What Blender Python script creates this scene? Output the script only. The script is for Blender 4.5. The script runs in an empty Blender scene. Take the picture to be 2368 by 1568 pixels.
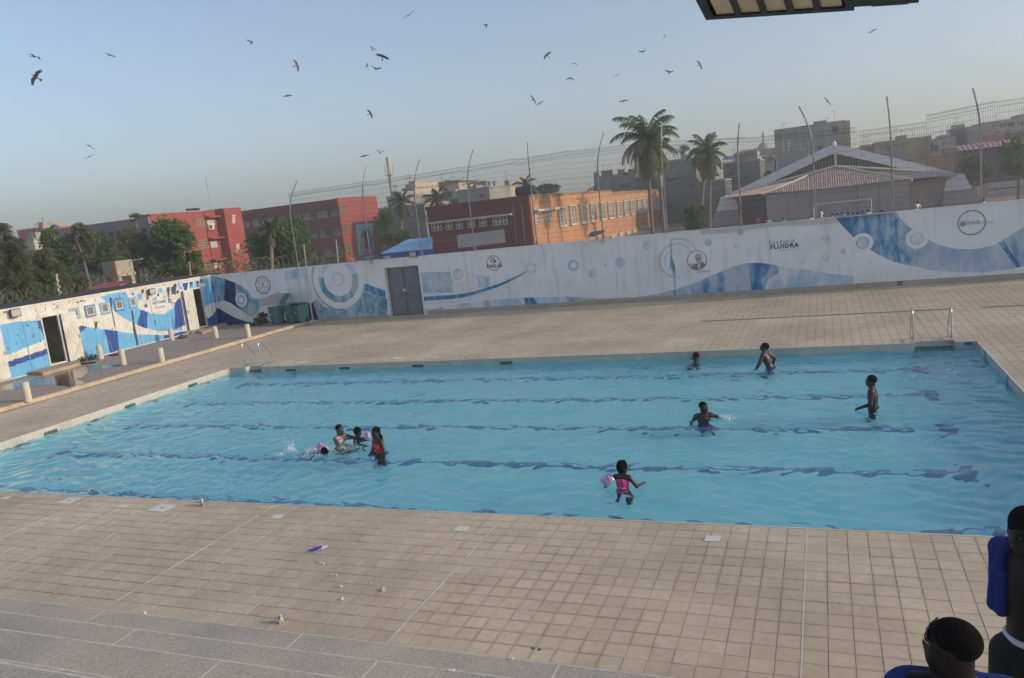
import bpy, bmesh, math, random
import numpy as np
from mathutils import Vector, Matrix
random.seed(7); np.random.seed(7)
C = bpy.context.scene.collection
SC = bpy.context.scene
R = math.radians

# ------------------------------------------------------------------ camera
H = 4.75                                   # eye height above the pool deck
FPX, PW, PH = 1808.1, 2367.0, 1567.8       # focal length and size of the photograph in working pixels
YAW, PITCH, ROLL = 0.39093957, -0.16220965, -0.11243167
def _rot(y, p, r):
    cy, sy = math.cos(y), math.sin(y); cp, sp = math.cos(p), math.sin(p); cr, sr = math.cos(r), math.sin(r)
    return (np.array([[cy, -sy, 0], [sy, cy, 0], [0, 0, 1]]) @ np.array([[1, 0, 0], [0, cp, -sp], [0, sp, cp]])
            @ np.array([[cr, -sr, 0], [sr, cr, 0], [0, 0, 1]]))
RC = _rot(YAW, math.pi/2 + PITCH, ROLL)
cam = bpy.data.cameras.new('camera'); cam_o = bpy.data.objects.new('camera', cam); C.objects.link(cam_o)
cam.sensor_width = 36; cam.lens = FPX/PW*36; cam.clip_start = 0.05; cam.clip_end = 6000
cam_o.matrix_world = Matrix([[*RC[0], 0], [*RC[1], 0], [*RC[2], H], [0, 0, 0, 1]])
SC.camera = cam_o

# ------------------------------------------------------------------ light
SUN_AZ, SUN_EL = R(84), R(19)              # azimuth clockwise from +Y
w = bpy.data.worlds.new('World'); SC.world = w; w.use_nodes = True
nt = w.node_tree; nt.nodes.clear()
sky = nt.nodes.new('ShaderNodeTexSky'); sky.sky_type = 'NISHITA'; sky.sun_disc = False
sky.sun_elevation = SUN_EL; sky.sun_rotation = SUN_AZ
sky.altitude = 10; sky.air_density = 1.0; sky.dust_density = 1.5; sky.ozone_density = 2.5
bg = nt.nodes.new('ShaderNodeBackground'); bg.inputs[1].default_value = 0.15
wo = nt.nodes.new('ShaderNodeOutputWorld'); hs = nt.nodes.new('ShaderNodeHueSaturation'); hs.inputs['Saturation'].default_value = .84; nt.links.new(sky.outputs[0], hs.inputs['Color']); nt.links.new(hs.outputs[0], bg.inputs[0]); nt.links.new(bg.outputs[0], wo.inputs[0])
sl = bpy.data.lights.new('sun', 'SUN'); sl.energy = 2.4; sl.angle = R(0.6); sl.color = (1.0, 0.83, 0.62)
so = bpy.data.objects.new('sun', sl); C.objects.link(so)
sdir = Vector((math.cos(SUN_EL)*math.sin(SUN_AZ), math.cos(SUN_EL)*math.cos(SUN_AZ), math.sin(SUN_EL)))
so.rotation_euler = sdir.to_track_quat('Z', 'Y').to_euler(); so.location = (30, 10, 25)
SC.view_settings.view_transform = 'Standard'; SC.view_settings.look = 'None'
SC.view_settings.exposure = 0.34; SC.view_settings.gamma = 1.0; SC.view_settings.use_curve_mapping = False
cy = SC.cycles
cy.use_denoising = True; cy.max_bounces = 8; cy.transmission_bounces = 6; cy.transparent_max_bounces = 12
cy.caustics_refractive = True; cy.caustics_reflective = False; cy.sample_clamp_indirect = 3.0; cy.blur_glossy = 1.0

# ------------------------------------------------------------------ pixel helpers
PANES = {'A1': (0, 750, 3.1357), 'A2': (650, 700, 3.1357), 'A3': (1300, 600, 2.751), 'A4': (2050, 400, 2.751),
         'A5': (2750, 400, 3.1357), 'A6': (3396, 300, 3.1357), 'A7': (0, 1050, 2.413), 'A8': (700, 950, 2.851),
         'B1': (1500, 900, 2.368), 'B2': (2400, 800, 2.631), 'B3': (3200, 700, 2.614), 'B4': (1100, 1650, 3.9467),
         'B5': (2350, 1800, 6.273), 'B6': (2700, 1350, 4.238), 'B7': (3350, 1450, 5.807), 'B8': (3500, 1950, 2.0554),
         'C1': (0, 1900, 1.6914), 'C2': (1300, 2000, 1.6914), 'C3': (2650, 0, 1.9733), 'C4': (3500, 1150, 2.413),
         'C5': (900, 1300, 5.92), 'C6': (0, 0, 1.6914), 'C7': (1000, 0, 1.6914), 'C8': (2000, 0, 1.5787)}
def zp(k, x, y):
    ox, oy, s = PANES[k]; return ((ox + x/s)/1.7305, (oy + y/s)/1.7305)
def ray(p):
    return RC @ np.array([p[0]-PW/2, -(p[1]-PH/2), -FPX])
EYE = np.array([0, 0, H])
def gnd(p, z=0.0):
    d = ray(p); return EYE + d*((H-z)/-d[2])
def onY(p, Y):
    d = ray(p); return EYE + d*(Y/d[1])
def onX(p, X):
    d = ray(p); return EYE + d*(X/d[0])
def dist(p, D):
    """point on the pixel's ray at horizontal distance D"""
    d = ray(p); return EYE + d*(D/math.hypot(d[0], d[1]))
def height_at(p, xy):
    d = ray(p); return H + d[2]*math.hypot(xy[0], xy[1])/math.hypot(d[0], d[1])

# ------------------------------------------------------------------ objects
def wloc(o):
    v = Vector((0, 0, 0))
    while o is not None:
        v = v + o.location; o = o.parent
    return v
def tag(o, label=None, cat=None, group=None, kind=None):
    if label: o['label'] = label
    if cat: o['category'] = cat
    if group: o['group'] = group
    if kind: o['kind'] = kind
    return o
def thing(name, label, cat, loc=(0, 0, 0), group=None, rotz=0):
    o = bpy.data.objects.new(name, None); C.objects.link(o); o.location = loc; o.empty_display_size = .2
    o.rotation_euler = (0, 0, rotz)
    return tag(o, label, cat, group)
def link(name, me, m=None, parent=None, loc=(0, 0, 0)):
    o = bpy.data.objects.new(name, me); C.objects.link(o); o.parent = parent; o.location = loc
    if m is not None and len(me.materials) == 0: me.materials.append(m)
    return o
class MB:
    def __init__(s): s.v = []; s.f = []; s.mi = []; s.cur = 0
    def face(s, pts):
        n = len(s.v); s.v += [tuple(p) for p in pts]; s.f.append(tuple(range(n, n+len(pts)))); s.mi.append(s.cur)
    def raw(s, vs, fs):
        n = len(s.v); s.v += [tuple(map(float, p)) for p in vs]
        for f in fs: s.f.append(tuple(i+n for i in f)); s.mi.append(s.cur)
    def box(s, x0, x1, y0, y1, z0, z1):
        s.raw([(x0, y0, z0), (x1, y0, z0), (x1, y1, z0), (x0, y1, z0), (x0, y0, z1), (x1, y0, z1), (x1, y1, z1), (x0, y1, z1)],
              [(0, 3, 2, 1), (4, 5, 6, 7), (0, 1, 5, 4), (1, 2, 6, 5), (2, 3, 7, 6), (3, 0, 4, 7)])
    def obox(s, c, ax, ay, az):
        """oriented box: centre and three half-axis vectors"""
        c, ax, ay, az = map(np.array, (c, ax, ay, az)); vs = []
        for k in (-1, 1):
            for (i, j) in ((-1, -1), (1, -1), (1, 1), (-1, 1)): vs.append(c+ax*i+ay*j+az*k)
        s.raw(vs, [(0, 3, 2, 1), (4, 5, 6, 7), (0, 1, 5, 4), (1, 2, 6, 5), (2, 3, 7, 6), (3, 0, 4, 7)])
    def tube(s, pts, r, n=8, caps=True, closed=False):
        pts = [np.array(p, float) for p in pts]; m = len(pts)
        rr = list(r) if hasattr(r, '__len__') else [r]*m
        base = len(s.v); prev = None
        for i, p in enumerate(pts):
            if closed: t = pts[(i+1) % m]-pts[i-1]
            else: t = pts[min(i+1, m-1)]-pts[max(i-1, 0)]
            t = t/(np.linalg.norm(t)+1e-12)
            if prev is None:
                a = np.array([0, 0, 1.]) if abs(t[2]) < .9 else np.array([1., 0, 0]); u = np.cross(t, a)
            else:
                u = prev-t*np.dot(prev, t)
            u /= np.linalg.norm(u)+1e-12; v = np.cross(t, u); prev = u
            for k in range(n):
                a = 2*math.pi*k/n; s.v.append(tuple(p+rr[i]*(math.cos(a)*u+math.sin(a)*v)))
        for i in range(m if closed else m-1):
            j = (i+1) % m
            for k in range(n):
                k2 = (k+1) % n; s.f.append((base+i*n+k, base+i*n+k2, base+j*n+k2, base+j*n+k)); s.mi.append(s.cur)
        if caps and not closed:
            s.f.append(tuple(base+k for k in reversed(range(n)))); s.mi.append(s.cur)
            s.f.append(tuple(base+(m-1)*n+k for k in range(n))); s.mi.append(s.cur)
    def lathe(s, c, prof, n=16):
        """prof: (radius, z) list about a vertical axis through c"""
        base = len(s.v); c = np.array(c, float)
        for (r, z) in prof:
            for k in range(n):
                a = 2*math.pi*k/n; s.v.append((c[0]+r*math.cos(a), c[1]+r*math.sin(a), c[2]+z))
        for i in range(len(prof)-1):
            for k in range(n):
                k2 = (k+1) % n; s.f.append((base+i*n+k, base+i*n+k2, base+(i+1)*n+k2, base+(i+1)*n+k)); s.mi.append(s.cur)
        s.f.append(tuple(base+k for k in reversed(range(n)))); s.mi.append(s.cur)
        s.f.append(tuple(base+(len(prof)-1)*n+k for k in range(n))); s.mi.append(s.cur)
    def poly(s, pts3):
        """a flat polygon of any outline, tessellated"""
        from mathutils.geometry import tessellate_polygon
        vs = [Vector(tuple(map(float, p))) for p in pts3]; n = len(s.v); s.v += [tuple(v) for v in vs]
        for t in tessellate_polygon([vs]): s.f.append(tuple(i+n for i in t)); s.mi.append(s.cur)
    def prism(s, pts3, off):
        """polygon extruded by the vector off"""
        off = np.array(off, float); a = [np.array(p, float) for p in pts3]; b = [p+off for p in a]
        s.poly(a); s.poly(b); m = len(a)
        for i in range(m):
            j = (i+1) % m; s.face([a[i], a[j], b[j], b[i]])
    def mesh(s, name, org=(0, 0, 0)):
        me = bpy.data.meshes.new(name); o = Vector(org)
        me.from_pydata([(x-o.x, y-o.y, z-o.z) for x, y, z in s.v], [], s.f); 
        return me
    def build(s, name, m=None, parent=None, smooth=False, origin=None, fix=True):
        """vertices are in world space; parented or placed with its origin at the base"""
        if parent is not None: org = wloc(parent); loc = (0, 0, 0)
        else:
            if origin is None:
                a = np.array(s.v); origin = ((a[:, 0].min()+a[:, 0].max())/2, (a[:, 1].min()+a[:, 1].max())/2, a[:, 2].min())
            org = loc = Vector(origin)
        me = s.mesh(name, org)
        ms = m if isinstance(m, (list, tuple)) else [m]
        for x in ms:
            if x is not None: me.materials.append(x)
        if len(ms) > 1: me.polygons.foreach_set('material_index', s.mi)
        if fix:
            b = bmesh.new(); b.from_mesh(me); bmesh.ops.recalc_face_normals(b, faces=b.faces); b.to_mesh(me); b.free()
        if smooth:
            me.polygons.foreach_set('use_smooth', [True]*len(me.polygons))
            if smooth != 2: me.set_sharp_from_angle(angle=R(40))
        me.update()
        o = bpy.data.objects.new(name, me); C.objects.link(o); o.parent = parent; o.location = loc
        return o
def part(name, m, parent, fn, **k):
    b = MB(); fn(b); return b.build(name, m, parent, **k)

# ------------------------------------------------------------------ materials
MATS = {}
def newmat(name):
    m = bpy.data.materials.new(name); m.use_nodes = True; n = m.node_tree.nodes; l = m.node_tree.links
    return m, n, l, n['Principled BSDF']
def mat(name, col, rough=.8, var=.18, scale=3.0, bump=0.0, bscale=40, metal=0.0, spec=.4, col2=None, stain=None, stretch=None):
    if name in MATS: return MATS[name]
    m, n, l, p = newmat(name)
    p.inputs['Roughness'].default_value = rough; p.inputs['Metallic'].default_value = metal
    p.inputs['Specular IOR Level'].default_value = spec
    g = n.new('ShaderNodeNewGeometry'); vec = g.outputs['Position']
    if stretch:
        mp = n.new('ShaderNodeMapping'); mp.inputs['Scale'].default_value = stretch; l.new(vec, mp.inputs[0]); vec = mp.outputs[0]
    c = np.array(col); a = c*(1-var); b = np.array(col2) if col2 is not None else np.minimum(c*(1+var), 1)
    nz = n.new('ShaderNodeTexNoise'); nz.inputs['Scale'].default_value = scale; nz.inputs['Detail'].default_value = 5
    nz.inputs['Roughness'].default_value = .65; l.new(vec, nz.inputs['Vector'])
    rp = n.new('ShaderNodeValToRGB'); rp.color_ramp.elements[0].position = .32; rp.color_ramp.elements[1].position = .68
    rp.color_ramp.elements[0].color = (*a, 1); rp.color_ramp.elements[1].color = (*b, 1); l.new(nz.outputs['Fac'], rp.inputs[0])
    out = rp.outputs[0]
    if stain is not None:
        n2 = n.new('ShaderNodeTexNoise'); n2.inputs['Scale'].default_value = scale*.28; n2.inputs['Detail'].default_value = 8
        n2.inputs['Roughness'].default_value = .7; l.new(vec, n2.inputs['Vector'])
        r2 = n.new('ShaderNodeValToRGB'); r2.color_ramp.elements[0].position = .52; r2.color_ramp.elements[1].position = .75
        l.new(n2.outputs['Fac'], r2.inputs[0])
        mx = n.new('ShaderNodeMix'); mx.data_type = 'RGBA'; l.new(r2.outputs[0], mx.inputs[0]); l.new(out, mx.inputs[6])
        mx.inputs[7].default_value = (*stain, 1); out = mx.outputs[2]
    l.new(out, p.inputs['Base Color'])
    if bump > 0:
        nb = n.new('ShaderNodeTexNoise'); nb.inputs['Scale'].default_value = bscale; nb.inputs['Detail'].default_value = 4
        l.new(vec, nb.inputs['Vector'])
        bp = n.new('ShaderNodeBump'); bp.inputs['Strength'].default_value = bump; bp.inputs['Distance'].default_value = .02
        l.new(nb.outputs['Fac'], bp.inputs['Height']); l.new(bp.outputs[0], p.inputs['Normal'])
    MATS[name] = m; return m
def brickmat(name, c1, c2, mortar, bw=.4, bh=.2, rough=.9, axis='x', stain=None):
    """rows of blocks for far walls; axis: the horizontal world axis the wall runs along"""
    if name in MATS: return MATS[name]
    m, n, l, p = newmat(name); p.inputs['Roughness'].default_value = rough; p.inputs['Specular IOR Level'].default_value = .2
    g = n.new('ShaderNodeNewGeometry'); sp = n.new('ShaderNodeSeparateXYZ'); l.new(g.outputs['Position'], sp.inputs[0])
    ad = n.new('ShaderNodeMath'); ad.operation = 'ADD'; l.new(sp.outputs[0], ad.inputs[0]); l.new(sp.outputs[1], ad.inputs[1])
    cb = n.new('ShaderNodeCombineXYZ'); l.new(ad.outputs[0], cb.inputs[0]); l.new(sp.outputs[2], cb.inputs[1])
    br = n.new('ShaderNodeTexBrick'); br.inputs['Scale'].default_value = 1; br.inputs['Brick Width'].default_value = bw
    br.inputs['Row Height'].default_value = bh; br.inputs['Mortar Size'].default_value = .018
    br.inputs['Color1'].default_value = (*c1, 1); br.inputs['Color2'].default_value = (*c2, 1); br.inputs['Mortar'].default_value = (*mortar, 1)
    l.new(cb.outputs[0], br.inputs['Vector'])
    nz = n.new('ShaderNodeTexNoise'); nz.inputs['Scale'].default_value = .5; nz.inputs['Detail'].default_value = 8; l.new(g.outputs['Position'], nz.inputs['Vector'])
    rp = n.new('ShaderNodeValToRGB'); rp.color_ramp.elements[0].position = .3; rp.color_ramp.elements[1].position = .7
    rp.color_ramp.elements[0].color = (.6, .58, .55, 1); rp.color_ramp.elements[1].color = (1.15, 1.12, 1.08, 1); l.new(nz.outputs['Fac'], rp.inputs[0])
    mx = n.new('ShaderNodeMix'); mx.data_type = 'RGBA'; mx.blend_type = 'MULTIPLY'; mx.inputs[0].default_value = 1
    l.new(br.outputs[0], mx.inputs[6]); l.new(rp.outputs[0], mx.inputs[7]); l.new(mx.outputs[2], p.inputs['Base Color'])
    MATS[name] = m; return m
def wornpaint(name, paint, base, amount=.5, scale=4.0, vertical=3.0, deep=None):
    """brushed wall paint worn back to the plaster in patches"""
    if name in MATS: return MATS[name]
    m, n, l, p = newmat(name); p.inputs['Roughness'].default_value = .85; p.inputs['Specular IOR Level'].default_value = .2
    g = n.new('ShaderNodeNewGeometry'); mp = n.new('ShaderNodeMapping'); mp.inputs['Scale'].default_value = (1, 1, 1/vertical)
    l.new(g.outputs['Position'], mp.inputs[0])
    nz = n.new('ShaderNodeTexNoise'); nz.inputs['Scale'].default_value = scale; nz.inputs['Detail'].default_value = 9
    nz.inputs['Roughness'].default_value = .72; l.new(mp.outputs[0], nz.inputs['Vector'])
    n2 = n.new('ShaderNodeTexNoise'); n2.inputs['Scale'].default_value = .55; n2.inputs['Detail'].default_value = 3; l.new(g.outputs['Position'], n2.inputs['Vector'])
    ad = n.new('ShaderNodeMath'); ad.operation = 'MULTIPLY_ADD'; l.new(n2.outputs['Fac'], ad.inputs[0]); ad.inputs[1].default_value = .6
    l.new(nz.outputs['Fac'], ad.inputs[2])
    rp = n.new('ShaderNodeValToRGB'); e = rp.color_ramp.elements
    t = .8-.42*(amount-.5)*2*.5
    e[0].position = max(t-.16, 0); e[1].position = min(t+.12, 1); d = deep or tuple(np.array(paint)*.6)
    e[0].color = (*d, 1); e[1].color = (*base, 1); em = e.new(t-.03); em.color = (*paint, 1)
    l.new(ad.outputs[0], rp.inputs[0]); l.new(rp.outputs[0], p.inputs['Base Color'])
    MATS[name] = m; return m
# ================================================================== setting: ground, deck, pool, bleachers
M_EARTH = mat('sandy_ground', (.30, .24, .17), .95, .2, 1.2, stain=(.2, .15, .1))
gx = [-3000, -36.2, -34.3, 13, 3000]
g = MB()
# one ground sheet with a hole where the paved pool yard lies (rim pieces share the sheet)
PX0, PX1, PY0, PY1 = -21.4, 3.6, 10.8, 23.3            # pool
YX0, YX1, YY0, YY1 = -36.0, 13.0, -3.0, 35.2           # paved yard
def ring(b, a, h, z):
    (x0, x1, y0, y1), (u0, u1, v0, v1) = a, h
    b.face([(x0, y0, z), (x1, y0, z), (u1, v0, z), (u0, v0, z)]); b.face([(x1, y0, z), (x1, y1, z), (u1, v1, z), (u1, v0, z)])
    b.face([(x1, y1, z), (x0, y1, z), (u0, v1, z), (u1, v1, z)]); b.face([(x0, y1, z), (x0, y0, z), (u0, v0, z), (u0, v1, z)])
ring(g, (-600, 600, -600, 600), (YX0, YX1, YY0, YY1), -.05)
tag(g.build('ground', M_EARTH, origin=(0, 0, -.05)), kind='structure')

# ---- deck tiles
def tile_material():
    m, n, l, p = newmat('deck_tile'); p.inputs['Roughness'].default_value = .5; p.inputs['Specular IOR Level'].default_value = .45
    g = n.new('ShaderNodeNewGeometry')
    mp = n.new('ShaderNodeMapping'); mp.inputs['Location'].default_value = (-.1, -.05, 0); l.new(g.outputs['Position'], mp.inputs[0])
    sc = n.new('ShaderNodeVectorMath'); sc.operation = 'SCALE'; sc.inputs['Scale'].default_value = 4.0; l.new(mp.outputs[0], sc.inputs[0])
    fl = n.new('ShaderNodeVectorMath'); fl.operation = 'FLOOR'; l.new(sc.outputs[0], fl.inputs[0])
    sp = n.new('ShaderNodeSeparateXYZ'); l.new(fl.outputs[0], sp.inputs[0]); cb = n.new('ShaderNodeCombineXYZ')
    l.new(sp.outputs[0], cb.inputs[0]); l.new(sp.outputs[1], cb.inputs[1])
    wn = n.new('ShaderNodeTexWhiteNoise'); wn.noise_dimensions = '3D'; l.new(cb.outputs[0], wn.inputs['Vector'])
    rp = n.new('ShaderNodeValToRGB'); e = rp.color_ramp.elements
    e[0].color = (.59, .475, .33, 1); e[1].color = (.65, .535, .38, 1); l.new(wn.outputs['Value'], rp.inputs[0])
    # dirt that lies in drifts across many tiles
    nz = n.new('ShaderNodeTexNoise'); nz.inputs['Scale'].default_value = .33; nz.inputs['Detail'].default_value = 7; nz.inputs['Roughness'].default_value = .62
    l.new(g.outputs['Position'], nz.inputs['Vector'])
    r2 = n.new('ShaderNodeValToRGB'); r2.color_ramp.elements[0].position = .35; r2.color_ramp.elements[1].position = .68
    r2.color_ramp.elements[0].color = (.74, .715, .69, 1); r2.color_ramp.elements[1].color = (1.08, 1.07, 1.05, 1); l.new(nz.outputs['Fac'], r2.inputs[0])
    mx = n.new('ShaderNodeMix'); mx.data_type = 'RGBA'; mx.blend_type = 'MULTIPLY'; mx.inputs[0].default_value = 1
    l.new(rp.outputs[0], mx.inputs[6]); l.new(r2.outputs[0], mx.inputs[7])
    n3 = n.new('ShaderNodeTexNoise'); n3.inputs['Scale'].default_value = 11; n3.inputs['Detail'].default_value = 6; l.new(g.outputs['Position'], n3.inputs['Vector'])
    r3 = n.new('ShaderNodeValToRGB'); r3.color_ramp.elements[0].position = .3; r3.color_ramp.elements[1].position = .7
    r3.color_ramp.elements[0].color = (.9, .89, .87, 1); r3.color_ramp.elements[1].color = (1.04, 1.04, 1.04, 1); l.new(n3.outputs['Fac'], r3.inputs[0])
    m2 = n.new('ShaderNodeMix'); m2.data_type = 'RGBA'; m2.blend_type = 'MULTIPLY'; m2.inputs[0].default_value = 1
    l.new(mx.outputs[2], m2.inputs[6]); l.new(r3.outputs[0], m2.inputs[7]); fr = n.new('ShaderNodeVectorMath'); fr.operation = 'FRACTION'; l.new(sc.outputs[0], fr.inputs[0]); sf = n.new('ShaderNodeSeparateXYZ'); l.new(fr.outputs[0], sf.inputs[0]); ed = []
    for k_ in (0, 1):
        pp = n.new('ShaderNodeMath'); pp.operation = 'PINGPONG'; pp.inputs[1].default_value = .5; l.new(sf.outputs[k_], pp.inputs[0]); ed.append(pp)
    mn = n.new('ShaderNodeMath'); mn.operation = 'MINIMUM'; l.new(ed[0].outputs[0], mn.inputs[0]); l.new(ed[1].outputs[0], mn.inputs[1])
    me_ = n.new('ShaderNodeMapRange'); me_.inputs['From Min'].default_value = .0; me_.inputs['From Max'].default_value = .16; me_.inputs['To Min'].default_value = 1; me_.inputs['To Max'].default_value = 0; l.new(mn.outputs[0], me_.inputs[0])
    n5 = n.new('ShaderNodeTexNoise'); n5.inputs['Scale'].default_value = .42; n5.inputs['Detail'].default_value = 6; n5.inputs['Roughness'].default_value = .7; l.new(mp.outputs[0], n5.inputs['Vector'])
    m5 = n.new('ShaderNodeMapRange'); m5.inputs['From Min'].default_value = .44; m5.inputs['From Max'].default_value = .62; m5.inputs['To Min'].default_value = .05; m5.inputs['To Max'].default_value = .44; l.new(n5.outputs['Fac'], m5.inputs[0])
    mu = n.new('ShaderNodeMath'); mu.operation = 'MULTIPLY'; l.new(me_.outputs[0], mu.inputs[0]); l.new(m5.outputs[0], mu.inputs[1])
    m6 = n.new('ShaderNodeMix'); m6.data_type = 'RGBA'; l.new(mu.outputs[0], m6.inputs[0]); l.new(m2.outputs[2], m6.inputs[6]); m6.inputs[7].default_value = (.26, .17, .095, 1)
    l.new(m6.outputs[2], p.inputs['Base Color'])
    rr = n.new('ShaderNodeMapRange'); rr.inputs['To Min'].default_value = .36; rr.inputs['To Max'].default_value = .62; l.new(nz.outputs['Fac'], rr.inputs[0])
    l.new(rr.outputs[0], p.inputs['Roughness'])
    return m
M_TILE = tile_material()
M_GROUT = mat('tile_grout', (.17, .115, .075), .9, .35, .55, col2=(.46, .39, .31))
NICHES = ((-20.65, -19.9), (2.1, 3.1)); ND = .25
KX = -25.85                                               # kerb line: deck lies to its right
def deck_ok(x, y):
    """is the tile centre on the deck (not pool, niche or drain)?"""
    if PX0 < x < PX1 and PY0 < y < PY1: return False
    for a, b in NICHES:
        if a < x < b and PY1 < y < PY1+ND: return False
    if 28.55 < y < 28.8: return False
    return True
base = MB()
zt, zb = -.005, -.12
def slab(x0, x1, y0, y1): base.box(x0, x1, y0, y1, zb, zt)
slab(KX, YX1, YY0, PY0); slab(KX, PX0, PY0, PY1); slab(PX1, YX1, PY0, PY1)
xs = [KX, NICHES[0][0], NICHES[0][1], NICHES[1][0], NICHES[1][1], YX1]
for i in range(5):
    slab(xs[i], xs[i+1], PY1+(ND if i in (1, 3) else 0), 35.1)
deck = tag(base.build('deck', M_GROUT, origin=(0, 0, zb)), kind='structure')
TS, GAP = .25, .0026
def tile_verts(x, y, dz, tx, ty):
    h = TS/2-GAP; t = h-.002
    return ([(x-h, y-h, zt+.0005), (x+h, y-h, zt+.0005), (x+h, y+h, zt+.0005), (x-h, y+h, zt+.0005),
             (x-t, y-t, dz-tx-ty), (x+t, y-t, dz+tx-ty), (x+t, y+t, dz+tx+ty), (x-t, y+t, dz-tx+ty)],
            [(4, 5, 6, 7), (0, 1, 5, 4), (1, 2, 6, 5), (2, 3, 7, 6), (3, 0, 4, 7)])
rng = random.Random(3)
cent = []
x = .1+TS/2-TS*104
while x < 9.0:
    y = 10.8-TS/2-TS*20
    while y < 35.0:
        if x > KX+.1 and deck_ok(x, y): cent.append((x, y))
        y += TS
    x += TS
def screen(x, y):
    c = RC.T @ (np.array([x, y, 0])-EYE); return PW/2+FPX*c[0]/-c[2], PH/2-FPX*c[1]/-c[2]
BE = [(6.48, .4), (5.61, .8), (4.77, 1.2), (3.86, 1.6), (3.34, 2.0), (2.5, 2.42), (1.3, 2.8), (.5, 3.15)]   # bleacher edges (Y, height)
def bleacher_hides(x, y):
    return y < 6.5 or y*(1-.4/H) < 6.48-.05
vis = [(math.hypot(x, y), x, y) for x, y in cent if not bleacher_hides(x, y) and 0 < screen(x, y)[0] < PW-90 and screen(x, y)[1] < PH]
vis.sort(); near = set((x, y) for _, x, y in vis[:300])
tv, tf = [], []
tile_meshes = []
for k in range(6):
    mb = MB(); tx, ty = rng.gauss(0, .0006), rng.gauss(0, .0006); mb.raw(*tile_verts(0, 0, 0, tx, ty)); me = mb.mesh('tile'); me.materials.append(M_TILE); tile_meshes.append(me)
for (x, y) in cent:
    dz = rng.gauss(0, .0009)
    if (x, y) in near:
        o = link('tile', tile_meshes[rng.randrange(6)], None, deck, (x, y, dz-zb))
    else:
        v, f = tile_verts(x, y, dz-zb, rng.gauss(0, .0007), rng.gauss(0, .0007))
        v = [(a, b, c-zb if i < 4 else c) for i, (a, b, c) in enumerate(v)]
        n = len(tv); tv += v; tf += [tuple(i+n for i in q) for q in f]
me = bpy.data.meshes.new('tile_field'); me.from_pydata(tv, [], tf); me.materials.append(M_TILE)
tag(link('tile_field', me, None, deck), kind='stuff')
# long expansion joints and pale plates let into the tiles
M_WHITEJ = mat('joint_filler', (.62, .58, .52), .8, .15, 6)
def strip(b, x0, y0, x1, y1, wd, z=.0035):
    d = np.array([x1-x0, y1-y0]); d = d/np.linalg.norm(d)*wd/2; nx, ny = -d[1], d[0]
    b.face([(x0-nx, y0-ny, z), (x1-nx, y1-ny, z), (x1+nx, y1+ny, z), (x0+nx, y0+ny, z)])
for X in (-9.4, -4.9, -.4, 4.1, -13.9):
    part('expansion_joint', M_WHITEJ, deck, lambda b: b.box(X-.006, X+.006, 6.5, 10.79, -.006, .002))
# slotted drain across the far deck
M_DRAIN = mat('drain_grate', (.16, .155, .145), .6, .2, 20)
M_DRAINC = mat('drain_channel', (.50, .44, .37), .8, .15, 3)
part('drain_channel', M_DRAINC, deck, lambda b: b.box(KX+.02, 12.9, 28.56, 28.79, -.03, .001))
def grate(b, xa, xb):
    x = xa
    while x < xb-.05:
        b.box(x, x+.085, 28.585, 28.765, .001, .006); x += .1
for xa, xb in ((-4.3, 3.8), (4.6, 6.1)):
    part('drain_grate', M_DRAIN, deck, lambda b: grate(b, xa, xb))

# ---- pool basin
pool = thing('pool', 'turquoise rectangular swimming pool with dark lane lines on its floor', 'pool', ((PX0+PX1)/2, (PY0+PY1)/2, -1.1))
WZ, FZ = -.2, -1.1
def pool_tile_mat():
    m, n, l, p = newmat('pool_mosaic'); p.inputs['Roughness'].default_value = .4
    g = n.new('ShaderNodeNewGeometry')
    nz = n.new('ShaderNodeTexNoise'); nz.inputs['Scale'].default_value = 1.1; nz.inputs['Detail'].default_value = 4; l.new(g.outputs['Position'], nz.inputs['Vector'])
    rp = n.new('ShaderNodeValToRGB'); rp.color_ramp.elements[0].position = .3; rp.color_ramp.elements[1].position = .7
    rp.color_ramp.elements[0].color = (.26, .72, .82, 1); rp.color_ramp.elements[1].color = (.33, .80, .88, 1); l.new(nz.outputs['Fac'], rp.inputs[0])
    l.new(rp.outputs[0], p.inputs['Base Color']); return m
M_POOL = pool_tile_mat()
M_LANE = mat('lane_mosaic', (.08, .25, .45), .4, .25, 3)
out = [(PX0, PY0), (PX1, PY0), (PX1, PY1), (3.1, PY1), (3.1, PY1+ND), (2.1, PY1+ND), (2.1, PY1),
       (-19.9, PY1), (-19.9, PY1+ND), (-20.65, PY1+ND), (-20.65, PY1), (PX0, PY1)]
part('floor', M_POOL, pool, lambda b: b.box(PX0-.1, PX1+.1, PY0-.1, PY1+ND+.1, FZ-.1, FZ))
def basin(b):
    for i in range(len(out)):
        a, c = out[i], out[(i+1) % len(out)]
        b.face([(a[0], a[1], FZ), (c[0], c[1], FZ), (c[0], c[1], -.02), (a[0], a[1], -.02)])
part('basin_wall', M_POOL, pool, basin)
M_BAND = mat('waterline_tile', (.55, .52, .45), .35, .1, 2.5, stain=(.38, .36, .30))
def band(b):
    for i in range(len(out)):
        a, c = np.array(out[i]), np.array(out[(i+1) % len(out)]); L = np.linalg.norm(c-a); d = (c-a)/L; nin = np.array([-d[1], d[0]])
        n = max(1, round(L/.125)); s = L/n
        for k in range(n):
            for z0, z1 in ((-.135, -.012), (-.262, -.139)):
                p = a+d*(k+.5)*s; e = rng.gauss(.0, .0008)
                b.obox((*(p+nin*(.006+e)), (z0+z1)/2), (*(d*(s/2-.002)), 0), (*(nin*.006), 0), (0, 0, (z1-z0)/2))
tag(part('waterline_tiles', M_BAND, pool, band), kind='stuff')
M_COPE = mat('coping_edge', (.60, .55, .46), .5, .1, 3)
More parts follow.
